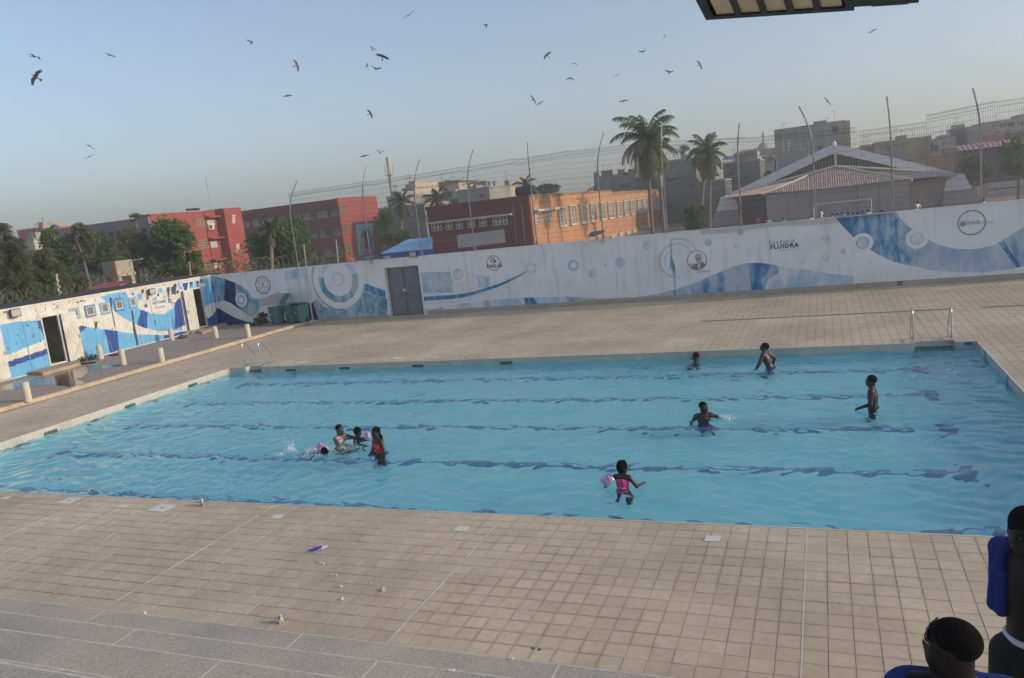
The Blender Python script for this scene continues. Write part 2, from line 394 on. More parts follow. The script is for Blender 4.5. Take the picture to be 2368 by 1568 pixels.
def coping(b):
    for i in range(len(out)):
        a, c = np.array(out[i]), np.array(out[(i+1) % len(out)]); L = np.linalg.norm(c-a); d = (c-a)/L; nin = np.array([-d[1], d[0]])
        p = (a+c)/2
        b.obox((*(p+nin*.004), -.002), (*(d*(L/2+.012)), 0), (*(nin*.016), 0), (0, 0, .0075))
part('coping', M_COPE, pool, coping)
for k in range(5):
    Y = PY0+1.25+2.5*k
    part('lane_line', M_LANE, pool, lambda b: b.box(PX0+1.7, PX1-1.5, Y-.10, Y+.10, FZ, FZ+.004))
    for X in (PX0+1.7, PX1-1.5):
        part('lane_end_bar', M_LANE, pool, lambda b: b.box(X-.125, X+.125, Y-.45, Y+.45, FZ+.004, FZ+.007))
    for X, s in ((PX0, 1), (PX1, -1)):
        xa, xb = sorted((X+s*.0125, X+s*.016))
        part('wall_target', M_LANE, pool, lambda b: (b.box(xa, xb, Y-.11, Y+.11, -.85, -.03 if s < 0 else -.34), b.box(xa, xb, Y-.4, Y+.4, -.55, -.35)))
M_SKIM = mat('dark_green_facing', (.06, .11, .09), .5, .3, 9)  # dark boxes on the wall face, shade of the mouths put into colour
for X in (-18.55, -16.2, -13.2, -9.9):
    part('skimmer_shade_plate', M_SKIM, pool, lambda b: b.box(X-.22, X+.22, PY1-.016, PY1-.0125, -.215, -.115))
for Y in (21.3, 18.5, 15.6, 12.7):
    part('skimmer_shade_plate', M_SKIM, pool, lambda b: b.box(PX0+.0125, PX0+.016, Y-.22, Y+.22, -.215, -.115))
M_BLUEPLATE = mat('blue_plate', (.02, .12, .45), .4, .1, 8)
part('depth_plate', M_BLUEPLATE, pool, lambda b: b.box(3.3, 3.5, PY1-.016, PY1-.0125, -.10, -.02))
for (a, b_) in NICHES:
    for z in (-.17, -.42, -.67):
        part('niche_step', M_SKIM if z > -.2 else M_POOL, pool, lambda b: b.box(a+.06, b_-.06, PY1+ND-.11, PY1+ND-.012, z-.015, z+.015))

# ---- water
def water_mesh():
    nx, ny = 720, 364
    X, Y = np.meshgrid(np.linspace(PX0-.02, PX1+.02, nx), np.linspace(PY0-.02, PY1+ND+.02, ny), indexing='ij')
    z = np.zeros_like(X); r = np.random.RandomState(11)
    wx = X+.25*np.sin(Y*1.1+.6*np.sin(X*.5)); wy = Y+.25*np.sin(X*.9+1.3)+.12*np.sin(X*2.3+Y*1.7)
    for i in range(64):
        lam = .20*(2.4/.20)**r.rand(); k = 2*math.pi/lam; th = r.rand()*2*math.pi
        if i % 2 == 0: th = r.normal(1.45, .55)
        amp = .0088*lam**1.0/(lam+.45)*.62*(1.25 if lam < .6 else .8)
        patch = .6+.5*np.sin(X*r.uniform(.2, .7)+Y*r.uniform(.2, .7)+r.rand()*6)
        z += amp*patch*np.sin(k*(wx*math.cos(th)+wy*math.sin(th))+r.rand()*6.28)
    # rings round the swimmers
    for (cx, cy, a) in ((.79, 17.69, .010), (-1.57, 21.82, .010), (-2.4, 16.7, .014), (-9.33, 14.28, .012), (-10.7, 14.6, .02), (-3.44, 12.6, .010)):
        d = np.hypot(X-cx, Y-cy); z += a*np.sin(d*13)*np.exp(-d*1.3)
    v = np.stack([X, Y, WZ+z], -1).reshape(-1, 3)
    i, j = np.meshgrid(np.arange(nx-1), np.arange(ny-1), indexing='ij'); q = (i*ny+j).ravel()
    f = np.stack([q, q+ny, q+ny+1, q+1], -1)
    me = bpy.data.meshes.new('water'); me.from_pydata(v.tolist(), [], f.tolist()); me.polygons.foreach_set('use_smooth', [True]*len(me.polygons))
    return me, z
def water_mat():
    m, n, l, p = newmat('pool_water'); p.inputs['Base Color'].default_value = (.80, .97, 1, 1)
    p.inputs['Roughness'].default_value = 0.0; p.inputs['IOR'].default_value = 1.333; p.inputs['Transmission Weight'].default_value = 1
    g = n.new('ShaderNodeNewGeometry'); nz = n.new('ShaderNodeTexNoise'); nz.inputs['Scale'].default_value = 7; nz.inputs['Detail'].default_value = 3
    mp = n.new('ShaderNodeMapping'); mp.inputs['Scale'].default_value = (.7, 1.3, 1); l.new(g.outputs['Position'], mp.inputs[0]); l.new(mp.outputs[0], nz.inputs['Vector'])
    bp = n.new('ShaderNodeBump'); bp.inputs['Strength'].default_value = .22; bp.inputs['Distance'].default_value = .012
    l.new(nz.outputs['Fac'], bp.inputs['Height']); l.new(bp.outputs[0], p.inputs['Normal']); return m
me, _ = water_mesh(); me.materials.append(water_mat())
wat = tag(link('water', me), kind='structure')

# ---- bleachers in the foreground
def terrazzo():
    m, n, l, p = newmat('terrazzo_concrete'); p.inputs['Roughness'].default_value = .8; p.inputs['Specular IOR Level'].default_value = .3
    g = n.new('ShaderNodeNewGeometry')
    vo = n.new('ShaderNodeTexVoronoi'); vo.inputs['Scale'].default_value = 110; l.new(g.outputs['Position'], vo.inputs['Vector'])
    rp = n.new('ShaderNodeValToRGB'); rp.color_ramp.elements[0].color = (.35, .315, .27, 1); rp.color_ramp.elements[1].color = (.58, .525, .45, 1)
    sp = n.new('ShaderNodeSeparateColor'); l.new(vo.outputs['Color'], sp.inputs[0]); l.new(sp.outputs[0], rp.inputs[0])
    nz = n.new('ShaderNodeTexNoise'); nz.inputs['Scale'].default_value = .8; nz.inputs['Detail'].default_value = 6; l.new(g.outputs['Position'], nz.inputs['Vector'])
    r2 = n.new('ShaderNodeValToRGB'); r2.color_ramp.elements[0].position = .3; r2.color_ramp.elements[1].position = .7
    r2.color_ramp.elements[0].color = (.78, .78, .80, 1); r2.color_ramp.elements[1].color = (1.1, 1.06, 1.0, 1); l.new(nz.outputs['Fac'], r2.inputs[0])
    mx = n.new('ShaderNodeMix'); mx.data_type = 'RGBA'; mx.blend_type = 'MULTIPLY'; mx.inputs[0].default_value = 1
    l.new(rp.outputs[0], mx.inputs[6]); l.new(r2.outputs[0], mx.inputs[7]); l.new(mx.outputs[2], p.inputs['Base Color'])
    bp = n.new('ShaderNodeBump'); bp.inputs['Strength'].default_value = .35; bp.inputs['Distance'].default_value = .004
    l.new(sp.outputs[0], bp.inputs['Height']); l.new(bp.outputs[0], p.inputs['Normal']); return m
M_TERR = terrazzo(); M_NOSE = mat('worn_step_edge', (.60, .54, .46), .8, .2, 9)
stand = thing('bleachers', 'grey speckled concrete seating steps along the near edge of the deck', 'bleachers', (-6, 3, 0))
BX0, BX1 = -24.0, 7.0
def rounded_step(b, x0, x1, yf, yb, z0, z1, r=.03):
    """profile in (Y, Z) with a rounded front edge, swept along X"""
    pr = [(yb, z0), (yf, z0)]+[(yf-r+r*math.cos(a), z1-r+r*math.sin(a)) for a in np.linspace(0, math.pi/2, 5)]+[(yb, z1)]
    b.prism([(x0, y, z) for y, z in pr], (x1-x0, 0, 0))
for i, (Y, z) in enumerate(BE):
    yb = BE[i+1][0]-.02 if i+1 < len(BE) else -2.5
    t = part('step', M_TERR, stand, lambda b: rounded_step(b, BX0, BX1, Y, yb, -.11 if i == 0 else BE[i-1][1]-.02, z), smooth=True)
    part('nosing', M_NOSE, t, lambda b: b.tube([(BX0, Y-.03, z-.0285), (BX1, Y-.03, z-.0285)], .031, 8))
    off = (.35, -1.1, .9, -.4)[i % 4]
    for X in np.arange(-20.9+off, 6, 3.0):
        part('joint', M_WHITEJ, t, lambda b: b.box(X-.008, X+.008, yb+.03, Y-.03, z-.005, z+.0015))
# pale worn corners where the lower tiers end at the aisle
a2, b2 = gnd(zp('C2', 1240, 1120), .4), gnd(zp('C2', 840, 1190), .8)
for (xb, k) in ((a2[0], 0), (b2[0], 1)):
    Y, z = BE[k]
    part('worn_corner', M_NOSE, stand, lambda b: rounded_step(b, xb-.05, xb+.006, Y+.004, Y-.05, z-.03, z+.006, .012), smooth=True)
    part('aisle_notch', M_TERR, stand, lambda b: rounded_step(b, xb+.006, BX1-.01, Y+.05, Y-.02, -.1 if k == 0 else BE[k-1][1]-.01, z-.045, .02), smooth=True)

# ---- kerb and brick paving on the left
M_KERB = mat('kerb_stone', (.52, .42, .30), .8, .15, 2.5, bump=.2, stain=(.40, .30, .20))
kerb = thing('kerb', 'low ochre stone kerb between pool deck and brick paving', 'kerb', (KX-.1, 22, 0))
y = 8.0
while y < 34.9:
    y2 = min(y+1.0, 35.05)
    part('kerb_stone', M_KERB, kerb, lambda b: b.box(KX-.2+rng.gauss(0, .004), KX-.002+rng.gauss(0, .003), y+.006, y2-.006, -.11, .135+rng.gauss(0, .003))); y = y2
CX = -36.0
pave = MB(); pave.box(CX, KX-.21, YY0, 35.08, -.11, .106)
M_SANDJ = mat('paving_sand', (.24, .20, .165), .95, .2, 5)
pv = tag(pave.build('paving', M_SANDJ), kind='structure')
def paver_mat():
    m, n, l, p = newmat('brick_paver'); p.inputs['Roughness'].default_value = .75
    g = n.new('ShaderNodeNewGeometry'); nz = n.new('ShaderNodeTexNoise'); nz.inputs['Scale'].default_value = .5; nz.inputs['Detail'].default_value = 5
    l.new(g.outputs['Position'], nz.inputs['Vector'])
    rp = n.new('ShaderNodeValToRGB'); e = rp.color_ramp.elements; e[0].position = .38; e[1].position = .62
    e[0].color = (.31, .29, .255, 1); e[1].color = (.38, .275, .23, 1); l.new(nz.outputs['Fac'], rp.inputs[0])
    n2 = n.new('ShaderNodeTexNoise'); n2.inputs['Scale'].default_value = 9; l.new(g.outputs['Position'], n2.inputs['Vector'])
    r2 = n.new('ShaderNodeValToRGB'); r2.color_ramp.elements[0].color = (.6, .6, .6, 1); r2.color_ramp.elements[1].color = (1.35, 1.35, 1.35, 1); l.new(n2.outputs['Fac'], r2.inputs[0])
    mx = n.new('ShaderNodeMix'); mx.data_type = 'RGBA'; mx.blend_type = 'MULTIPLY'; mx.inputs[0].default_value = 1
    l.new(rp.outputs[0], mx.inputs[6]); l.new(r2.outputs[0], mx.inputs[7]); l.new(mx.outputs[2], p.inputs['Base Color']); return m
M_PAVER = paver_mat()
BANDS = [18.45, 24.45, 30.2]                          # pale strips that cross the paving at the bollards
pvv, pvf = [], []
yy = 16.0; row = 0
pave_near = []
while yy < 35.0:
    if not any(abs(yy+.05-b) < .13 for b in BANDS):
        xx = -33.9+(.1 if row % 2 else 0)
        while xx < KX-.32:
            pave_near.append((xx, yy)); xx += .2
    yy += .1; row += 1
for (xx, yy) in pave_near:
    h = .12+rng.gauss(0, .0015); n = len(pvv)
    pvv += [(xx+.003, yy+.003, .106), (xx+.197, yy+.003, .106), (xx+.197, yy+.097, .106), (xx+.003, yy+.097, .106),
            (xx+.006, yy+.006, h), (xx+.194, yy+.006, h), (xx+.194, yy+.094, h), (xx+.006, yy+.094, h)]
    pvf += [tuple(i+n for i in q) for q in ((4, 5, 6, 7), (0, 1, 5, 4), (1, 2, 6, 5), (2, 3, 7, 6), (3, 0, 4, 7))]
me = bpy.data.meshes.new('paver_field'); me.from_pydata(pvv, [], pvf); me.materials.append(M_PAVER)
o = link('paver_field', me, None, pv); o.location = -wloc(pv); tag(o, kind='stuff')
M_BANDC = mat('pale_paving_band', (.46, .42, .36), .85, .15, 4)
for Y in BANDS:
    part('pale_band', M_BANDC, pv, lambda b: b.box(-33.5, KX-.22, Y-.06, Y+.06, .106, .127))
# standing water on the bricks
def puddle_mat():
    m, n, l, p = newmat('puddle'); p.inputs['Base Color'].default_value = (.10, .085, .075, 1); p.inputs['Roughness'].default_value = .07
    p.inputs['Specular IOR Level'].default_value = .6
    g = n.new('ShaderNodeNewGeometry'); nz = n.new('ShaderNodeTexNoise'); nz.inputs['Scale'].default_value = 8; nz.inputs['Detail'].default_value = 4; l.new(g.outputs['Position'], nz.inputs['Vector'])
    bp = n.new('ShaderNodeBump'); bp.inputs['Strength'].default_value = .5; bp.inputs['Distance'].default_value = .02
    l.new(nz.outputs['Fac'], bp.inputs['Height']); l.new(bp.outputs[0], p.inputs['Normal']); return m
def puddle(name, pts):
    m = len(pts); b = MB(); ps = []
    for i in range(m):
        a, c = np.array(pts[i]), np.array(pts[(i+1) % m])
        for t in np.arange(0, 1, .12):
            q = a+(c-a)*t; ps.append((q[0]+rng.gauss(0, .05), q[1]+rng.gauss(0, .05), .1275))
    b.poly(ps); o = b.build(name, puddle_mat(), fix=False); tag(o, kind='structure')
    if o.data.polygons[0].normal.z < 0: o.data.flip_normals()
pts = [gnd(zp('A7', x, y), .127)[:2] for x, y in [(0, 1200), (240, 1130), (500, 1100), (700, 1020), (800, 1000), (1150, 985), (1230, 1000), (900, 1040), (760, 1120), (820, 1180), (700, 1200), (480, 1180), (200, 1215), (0, 1240)]]
puddle('puddle', pts)
# ================================================================== perimeter wall with its mural, gate, fence
class Plane:
    """vertical plane through two ground points; hit() turns a pixel into (along, height)"""
    def __init__(s, p0, p1):
        s.o = np.array([p0[0], p0[1], 0.]); d = np.array([p1[0]-p0[0], p1[1]-p0[1], 0.]); s.L = np.linalg.norm(d); s.e = d/s.L
        s.n = np.array([s.e[1], -s.e[0], 0.])
        if np.dot(s.n, EYE-s.o) < 0: s.n = -s.n
    def hit(s, p, d=0.0):
        r = ray(p); o = s.o+s.n*d; t = np.dot(s.n, o-EYE)/np.dot(s.n, r); q = EYE+r*t-o; return float(np.dot(q, s.e)), float(q[2])
    def pt(s, u, z, d=0.0): return s.o+s.e*u+s.n*d+np.array([0, 0, z])
    def box(s, b, u0, u1, z0, z1, d0, d1):
        b.obox(s.pt((u0+u1)/2, (z0+z1)/2, (d0+d1)/2), s.e*((u1-u0)/2), s.n*((d1-d0)/2), np.array([0, 0, (z1-z0)/2]))
    def quad(s, b, pts, d0, d1):
        b.prism([s.pt(u, z, d0) for u, z in pts], s.n*(d1-d0))
WY = 35.1
WP = Plane((-36, WY), (13, WY))
def wm(k, x, y):
    u, z = WP.hit(zp(k, x, y)); return u, z
def plaster():
    m, n, l, p = newmat('white_plaster'); p.inputs['Roughness'].default_value = .9; p.inputs['Specular IOR Level'].default_value = .2
    g = n.new('ShaderNodeNewGeometry')
    nz = n.new('ShaderNodeTexNoise'); nz.inputs['Scale'].default_value = .7; nz.inputs['Detail'].default_value = 8; nz.inputs['Roughness'].default_value = .65; l.new(g.outputs['Position'], nz.inputs['Vector'])
    rp = n.new('ShaderNodeValToRGB'); rp.color_ramp.elements[0].position = .3; rp.color_ramp.elements[1].position = .62
    rp.color_ramp.elements[0].color = (.74, .74, .735, 1); rp.color_ramp.elements[1].color = (.83, .85, .87, 1); l.new(nz.outputs['Fac'], rp.inputs[0])
    mp = n.new('ShaderNodeMapping'); mp.inputs['Scale'].default_value = (2.6, 1, .25); l.new(g.outputs['Position'], mp.inputs[0])
    n2 = n.new('ShaderNodeTexNoise'); n2.inputs['Scale'].default_value = 1.6; n2.inputs['Detail'].default_value = 7; l.new(mp.outputs[0], n2.inputs['Vector'])
    r2 = n.new('ShaderNodeValToRGB'); r2.color_ramp.elements[0].position = .55; r2.color_ramp.elements[1].position = .74
    r2.color_ramp.elements[0].color = (0, 0, 0, 1); r2.color_ramp.elements[1].color = (.42, .42, .42, 1); l.new(n2.outputs['Fac'], r2.inputs[0])
    mx = n.new('ShaderNodeMix'); mx.data_type = 'RGBA'; l.new(r2.outputs[0], mx.inputs[0]); l.new(rp.outputs[0], mx.inputs[6]); mx.inputs[7].default_value = (.44, .38, .30, 1)
    l.new(mx.outputs[2], p.inputs['Base Color']); return m
M_WALL = plaster(); WHITE = (.66, .66, .66)
wall = thing('perimeter_wall', 'long white plastered wall with blue wave mural behind the pool', 'wall', (-11, 35.22, 0))
GL, GR, GT = -21.05, -19.12, 2.56                      # gate opening
WT = 2.965
part('wall_panel', M_WALL, wall, lambda b: (b.box(-36, GL, WY, WY+.25, -.1, WT), b.box(GL, GR, WY, WY+.25, GT, WT), b.box(GR, 13, WY, WY+.25, -.1, WT)))
M_SKIRT = mat('beige_skirting', (.42, .36, .28), .7, .15, 3)
part('skirting', M_SKIRT, wall, lambda b: (b.box(GR+.22, 13, WY-.03, WY, -.1, .2), b.box(-25.6, GL-.1, WY-.03, WY, -.1, .12)))
part('coping', M_WALL, wall, lambda b: b.box(-36, 13, WY-.02, WY+.27, WT, WT+.035))
M_GALV = mat('galvanised_steel', (.42, .42, .41), .45, .15, 6, metal=.6)
part('drain_pipe', mat('white_pipe', (.6, .57, .5), .6), wall, lambda b: b.tube([(-25.95, WY-.05, 0), (-25.95, WY-.05, WT)], .045))
part('drain_hatch', M_DRAIN, wall, lambda b: b.box(wm('B3', 1015, 1160)[0]-36, wm('B3', 1070, 1160)[0]-36, WY-.036, WY-.03, .02, .19))
# paints
B_NAVY = wornpaint('navy_paint', (.022, .05, .17), (.06, .13, .30), .35, 3)
B_MID = wornpaint('worn_mid_blue', (.13, .32, .52), (.46, .55, .63), .62, 3.2, 3, (.05, .20, .44))
B_DEEP = wornpaint('worn_deep_blue', (.06, .22, .46), (.26, .42, .58), .45, 3.4, 4, (.025, .12, .36))
B_LIGHT = wornpaint('worn_light_blue', (.33, .50, .62), (.58, .63, .67), .6, 2.4, 2.5, (.22, .44, .60))
B_PALE = wornpaint('worn_pale_blue', (.45, .60, .71), (.70, .74, .78), .6, 2.0, 2, (.36, .55, .70))
B_TEAL = wornpaint('worn_teal_blue', (.12, .33, .46), (.44, .55, .60), .6, 4.2, 2.2, (.05, .22, .40))
M_WPAINT = mat('white_mural_paint', (.82, .82, .83), .9, .05, 1)
M_TAN = mat('tan_mural_paint', (.50, .47, .43), .9, .1, 2)
M_YEL = mat('pale_yellow_paint', (.58, .57, .44), .9, .08, 2)
M_INK = mat('navy_ink', (.02, .035, .09), .8, .15, 8)
LAY = [0]
def patch(pts, m, off=.002, name='mural_patch'):
    LAY[0] += 1; o = off+.0002*(LAY[0] % 9)
    b = MB(); b.poly([WP.pt(u, z, o) for u, z in pts]); ob = b.build(name, m, wall, fix=False)
    if ob.data.polygons[0].normal.y > 0: ob.data.flip_normals()
    return ob
def pz(k, pts, m, off=.002): return patch([wm(k, *p) for p in pts], m, off)
def smoothed(pts, n=6):
    """Catmull-Rom through a list of 2D points"""
    P = [np.array(p, float) for p in pts]; out = []
    for i in range(len(P)-1):
        a, b, c, d = P[max(i-1, 0)], P[i], P[i+1], P[min(i+2, len(P)-1)]
        for t in np.linspace(0, 1, n, endpoint=False):
            out.append(.5*((2*b)+(-a+c)*t+(2*a-5*b+4*c-d)*t*t+(-a+3*b-3*c+d)*t**3))
    out.append(P[-1]); return [tuple(p) for p in out]
def annulus(c, r0, r1, m, off=.004, a0=0, a1=360, n=48, name='mural_ring', wob=0):
    b = MB(); LAY[0] += 1; off += .0002*(LAY[0] % 9)
    for i in range(n):
        t0, t1 = R(a0+(a1-a0)*i/n), R(a0+(a1-a0)*(i+1)/n)
        q = [(c[0]+r*math.cos(t), c[1]+r*math.sin(t)) for r, t in ((r0, t0), (r1, t0), (r1, t1), (r0, t1))]
        if r0 <= 0: q = [(c[0], c[1]), q[1], q[2]]
        b.face([WP.pt(u, min(z, WT-.01), off) for u, z in q])
    ob = b.build(name, m, wall, fix=False)
    if ob.data.polygons[0].normal.y > 0: ob.data.flip_normals()
    return ob
def circ(k, x, y, rx):
    c = wm(k, x, y); e = wm(k, x+rx, y); return c, abs(e[0]-c[0])
# --- left part (behind the bins)
pz('A8', [(425, 440), (575, 472), (562, 718), (500, 735), (420, 745)], B_TEAL)
pz('A8', [(573, 474), (690, 520), (697, 700), (707, 800), (640, 750), (560, 718)], B_NAVY, .004)
pz('A8', smoothed([(690, 520), (800, 580), (850, 640), (890, 690), (990, 700)])+[(985, 740), (960, 830), (880, 920), (800, 860), (707, 800), (697, 690)], B_TEAL)
pz('A8', smoothed([(440, 860), (487, 808), (600, 870), (720, 930), (835, 965)])+[(830, 1000), (680, 1016), (440, 1010)], B_NAVY)
pz('A8', [(985, 700), (1170, 625), (1260, 640), (1215, 760), (985, 790)], M_TAN)
pz('A8', [(1255, 390), (1480, 350), (1490, 455), (1360, 470), (1290, 520), (1255, 480)], B_PALE)
pz('A8', [(1320, 385), (1405, 352), (1410, 460), (1340, 472)], B_LIGHT, .004)
pz('A8', [(1412, 830), (1520, 780), (1545, 943), (1418, 955)], B_TEAL)
pz('A8', [(1518, 765), (1572, 740), (1635, 938), (1545, 943)], B_NAVY, .004)
pz('A8', [(1574, 742), (1615, 700), (1700, 790), (1850, 828), (2000, 790), (2110, 690), (2150, 610), (2300, 660), (2420, 700), (2425, 890), (2281, 900), (1637, 938)], B_TEAL)
c, r = circ('A8', 755, 712, 66); annulus(c, 0, r, M_WPAINT, .006); annulus(c, r*.42, r*.72, B_LIGHT, .008)
c, r = circ('A8', 1860, 480, 300); CB = c
annulus(c, 0, r*.97, M_WPAINT, .006); annulus(c, r*.55, r*.77, B_TEAL, .008, 170, 372); annulus(c, r*.55, r*.75, B_PALE, .008, 12, 170)
annulus(c, r*.97, r*1.03, B_MID, .008, 150, 345); annulus(c, r*.18, r*.22, B_PALE, .008)
pz('A8', [(2168, 522), (2281, 572), (2281, 650), (2160, 603)], B_DEEP, .010); pz('B1', [(-20, 582), (98, 624), (104, 690), (-20, 655)], B_DEEP, .010)
# --- right of the gate
pz('B1', [(428, 455), (500, 447), (700, 445), (735, 470), (735, 640), (560, 640), (455, 640), (440, 520)], B_LIGHT)
pz('B1', [(960, 475), (1090, 495), (1085, 600), (985, 590)], B_PALE)
c, r = circ('B1', 787, 470, 70); annulus(c, 0, r, M_WPAINT, .006); annulus(c, 0, r*.68, B_PALE, .008); annulus(c, r*.6, r*.69, B_LIGHT, .010)
cl = [(465, 700, 40), (600, 691, 40), (760, 680, 38), (900, 655, 36), (1050, 612, 32), (1200, 560, 26), (1330, 500, 17), (1420, 450, 9), (1470, 420, 5)]
top = smoothed([wm('B1', x, y-w/2) for x, y, w in cl]); bot = smoothed([wm('B1', x, y+w/2) for x, y, w in cl])
patch(top+bot[::-1], wornpaint('swoosh_blue', (.05, .22, .47), (.20, .38, .56), .5, 7, 6), .004)
for dy in (-50, 45):
    tt = smoothed([wm('B1', x, y+dy*w/40-1.5) for x, y, w in cl]); bb = smoothed([wm('B1', x, y+dy*w/40+1.5) for x, y, w in cl]); patch(tt+bb[::-1], M_TAN, .004)
pz('B1', [(470, 790), (500, 806), (640, 780), (655, 828), (475, 840)], B_MID); pz('B1', [(655, 780), (900, 730), (1025, 720), (1050, 800), (660, 826)], B_PALE)
pz('B1', [(1022, 718), (1080, 712), (1110, 795), (1050, 800)], B_MID, .004); pz('B1', [(1080, 712), (1415, 690), (1422, 775), (1110, 795)], B_PALE)
pz('B1', [(1415, 690), (1500, 687), (1560, 770), (1425, 777)], B_DEEP); pz('B1', [(1500, 687), (1815, 680), (1820, 750), (1560, 770)], B_PALE)
pz('B1', [(1817, 677), (1900, 685), (2100, 700), (2400, 688), (2400, 722), (1825, 750)], B_MID)
for x, y, r_, m in ((1480, 410, 50, B_PALE), (1880, 383, 53, B_PALE), (1978, 195, 40, B_PALE), (2068, 455, 48, B_PALE), (2320, 357, 45, B_PALE), (2160, 160, 16, B_PALE)):
    c, r = circ('B1', x, y, r_); annulus(c, 0, r, m, .006, n=32)
    if r_ >= 50: annulus(c, r*.85, r, B_LIGHT, .008, n=32); annulus(c, 0, r*.5, M_WPAINT, .008, n=24)
# --- big wave
wt = smoothed([(0, 1040), (200, 1036), (400, 1022), (600, 990), (790, 940), (1000, 870), (1200, 785), (1400, 705), (1520, 672), (1620, 663), (1740, 668), (1870, 690)])
pz('B2', wt+[(1880, 760), (1760, 850), (1720, 972), (1300, 995), (790, 1026), (0, 1076)], B_MID)
pz('B2', [(1570, 672), (1640, 664), (1740, 669), (1800, 690), (1760, 780), (1700, 830), (1710, 970), (1600, 975), (1580, 820)], B_DEEP, .006)
pz('B2', [(1870, 690), (2000, 715), (2200, 765), (2368, 800), (2368, 940), (1725, 970), (1760, 850), (1880, 760)], B_PALE)
pz('B2', [(775, 945), (795, 938), (812, 1022), (772, 1026)], B_DEEP, .006)
pz('B2', [(738, 420), (748, 420), (760, 600), (790, 700), (800, 920), (778, 920), (765, 750), (733, 700), (745, 550)], B_MID, .006)
c, r = circ('B2', 800, 640, 190); annulus(c, r*.93, r, B_PALE, .004); annulus(c, r*.86, r*.91, M_YEL, .004, 95, 265); annulus(c, r*.60, r*.68, B_PALE, .004, 100, 250); annulus((c[0]+.1, c[1]+.1), r*1.05, r*1.15, B_PALE, .004, 20, 110)
for x, y, r_ in ((212, 658, 53), (375, 665, 22), (1140, 448, 40), (1478, 345, 32), (1430, 490, 18), (500, 480, 50), (2140, 648, 25), (25, 437, 26), (60, 687, 14)):
    c, r = circ('B2', x, y, r_); annulus(c, 0, r, B_PALE, .006, n=28)
c, r = circ('B2', 1940, 520, 155); annulus(c, r*.96, r, B_PALE, .004, 190, 350)
# --- right part
pz('B3', smoothed([(360, 437), (430, 520), (560, 652), (650, 730), (750, 790), (850, 850), (1000, 915), (1240, 965)])+[(1250, 790)]+smoothed([(1220, 600), (1160, 560), (1110, 520), (1040, 440), (995, 381)])+[(860, 396), (500, 423)], B_MID)
pz('B3', [(362, 437), (500, 424), (620, 412), (600, 480), (560, 560), (575, 640), (540, 625), (430, 520)], B_DEEP, .004)
pz('B3', smoothed([(1250, 640), (1340, 680), (1500, 745), (1690, 775), (1900, 765), (2075, 715)])+[(2160, 820), (2255, 965)]+smoothed([(2255, 975), (2000, 1010), (1700, 1015), (1400, 1000), (1240, 965)]), wornpaint('worn_lilac_blue', (.34, .46, .66), (.55, .60, .68), .55, 1.4, 1.4, (.28, .42, .64)), .003)
c, r = circ('B3', 655, 710, 113); annulus(c, 0, r, M_WPAINT, .006); annulus(c, r*.5, r*.62, B_LIGHT, .008); annulus(c, 0, r*.5, B_PALE, .008, n=32)
c, r = circ('B3', 1222, 668, 118); annulus(c, 0, r, M_WPAINT, .006); annulus(c, r*.55, r*.64, B_LIGHT, .008); annulus(c, 0, r*.55, B_PALE, .008, n=32)
pz('B3', [(988, 470), (1030, 450), (1020, 600), (1012, 700), (1042, 780), (1062, 922), (1022, 912), (1002, 750), (995, 620)], B_DEEP, .006)
pz('B3', [(2075, 712), (2342, 545), (2600, 380), (2600, 900), (2342, 955), (2265, 970)], B_MID); pz('B3', [(2075, 712), (2130, 680), (2200, 800), (2310, 960), (2265, 970)], B_DEEP, .004)
for x, y, r_ in ((288, 535, 48), (270, 665, 40), (452, 800, 32), (30, 905, 28), (268, 860, 46), (60, 740, 80), (735, 915, 12), (235, 1110, 12)):
    c, r = circ('B3', x, y, r_); annulus(c, 0 if r_ < 70 else r*.9, r, B_PALE, .006, n=28)
pz('B3', [(0, 980), (300, 1030), (560, 1060), (560, 1150), (0, 1200)], B_PALE)
# --- lettering and emblems
def text_mesh(s, size, spacing=1.0, bold=0.0, align='CENTER'):
    cu = bpy.data.curves.new('lettering', 'FONT'); cu.body = s; cu.size = size; cu.align_x = align; cu.align_y = 'CENTER'
    cu.space_character = spacing; cu.offset = bold; cu.resolution_u = 2
    ob = bpy.data.objects.new('tmp', cu); C.objects.link(ob); bpy.context.view_layer.update()
    me = bpy.data.meshes.new_from_object(ob.evaluated_get(bpy.context.evaluated_depsgraph_get())); bpy.data.objects.remove(ob); bpy.data.curves.remove(cu); return me
def letter(pl, s, u, z, size, m, parent, off=.012, spacing=1.0, bold=0.0, rot=0.0, align='CENTER', name='lettering'):
    me = text_mesh(s, size, spacing, bold, align); me.materials.clear(); me.materials.append(m)
    e, n = Vector(pl.e), Vector(pl.n)
    if e.cross(Vector((0, 0, 1))).dot(n) < 0: e = -e
    rm = Matrix.Rotation(rot, 4, 'Z'); M = Matrix((e, Vector((0, 0, 1)), n)).transposed().to_4x4() @ rm
    me.transform(M); o = link(name, me, None, parent); o.location = Vector(pl.pt(u, z, off))-wloc(parent); return o
M_CAPS = mat('dark_lettering', (.03, .035, .045), .8, .1, 9); M_GREYL = mat('grey_lettering', (.16, .17, .19), .8, .1, 9)
def span(k, x0, x1, y): return (wm(k, (x0+x1)/2, y), abs(wm(k, x1, y)[0]-wm(k, x0, y)[0]))
(c, wd) = span('B2', 1788, 2035, 440); letter(WP, 'Fundació', c[0], c[1], .235, M_GREYL, wall, spacing=1.22)
(c, wd) = span('B2', 1795, 2085, 487); letter(WP, 'FLUIDRA', c[0], c[1], .255, M_INK, wall, spacing=1.18, bold=.008)
(c, wd) = span('B2', 1900, 2080, 522); letter(WP, 'Llegat Joan Planes', c[0], c[1], .11, B_LIGHT, wall)
(c, wd) = span('B2', 1035, 1140, 752); letter(WP, 'Joan Planes', c[0], c[1], .125, M_GREYL, wall)
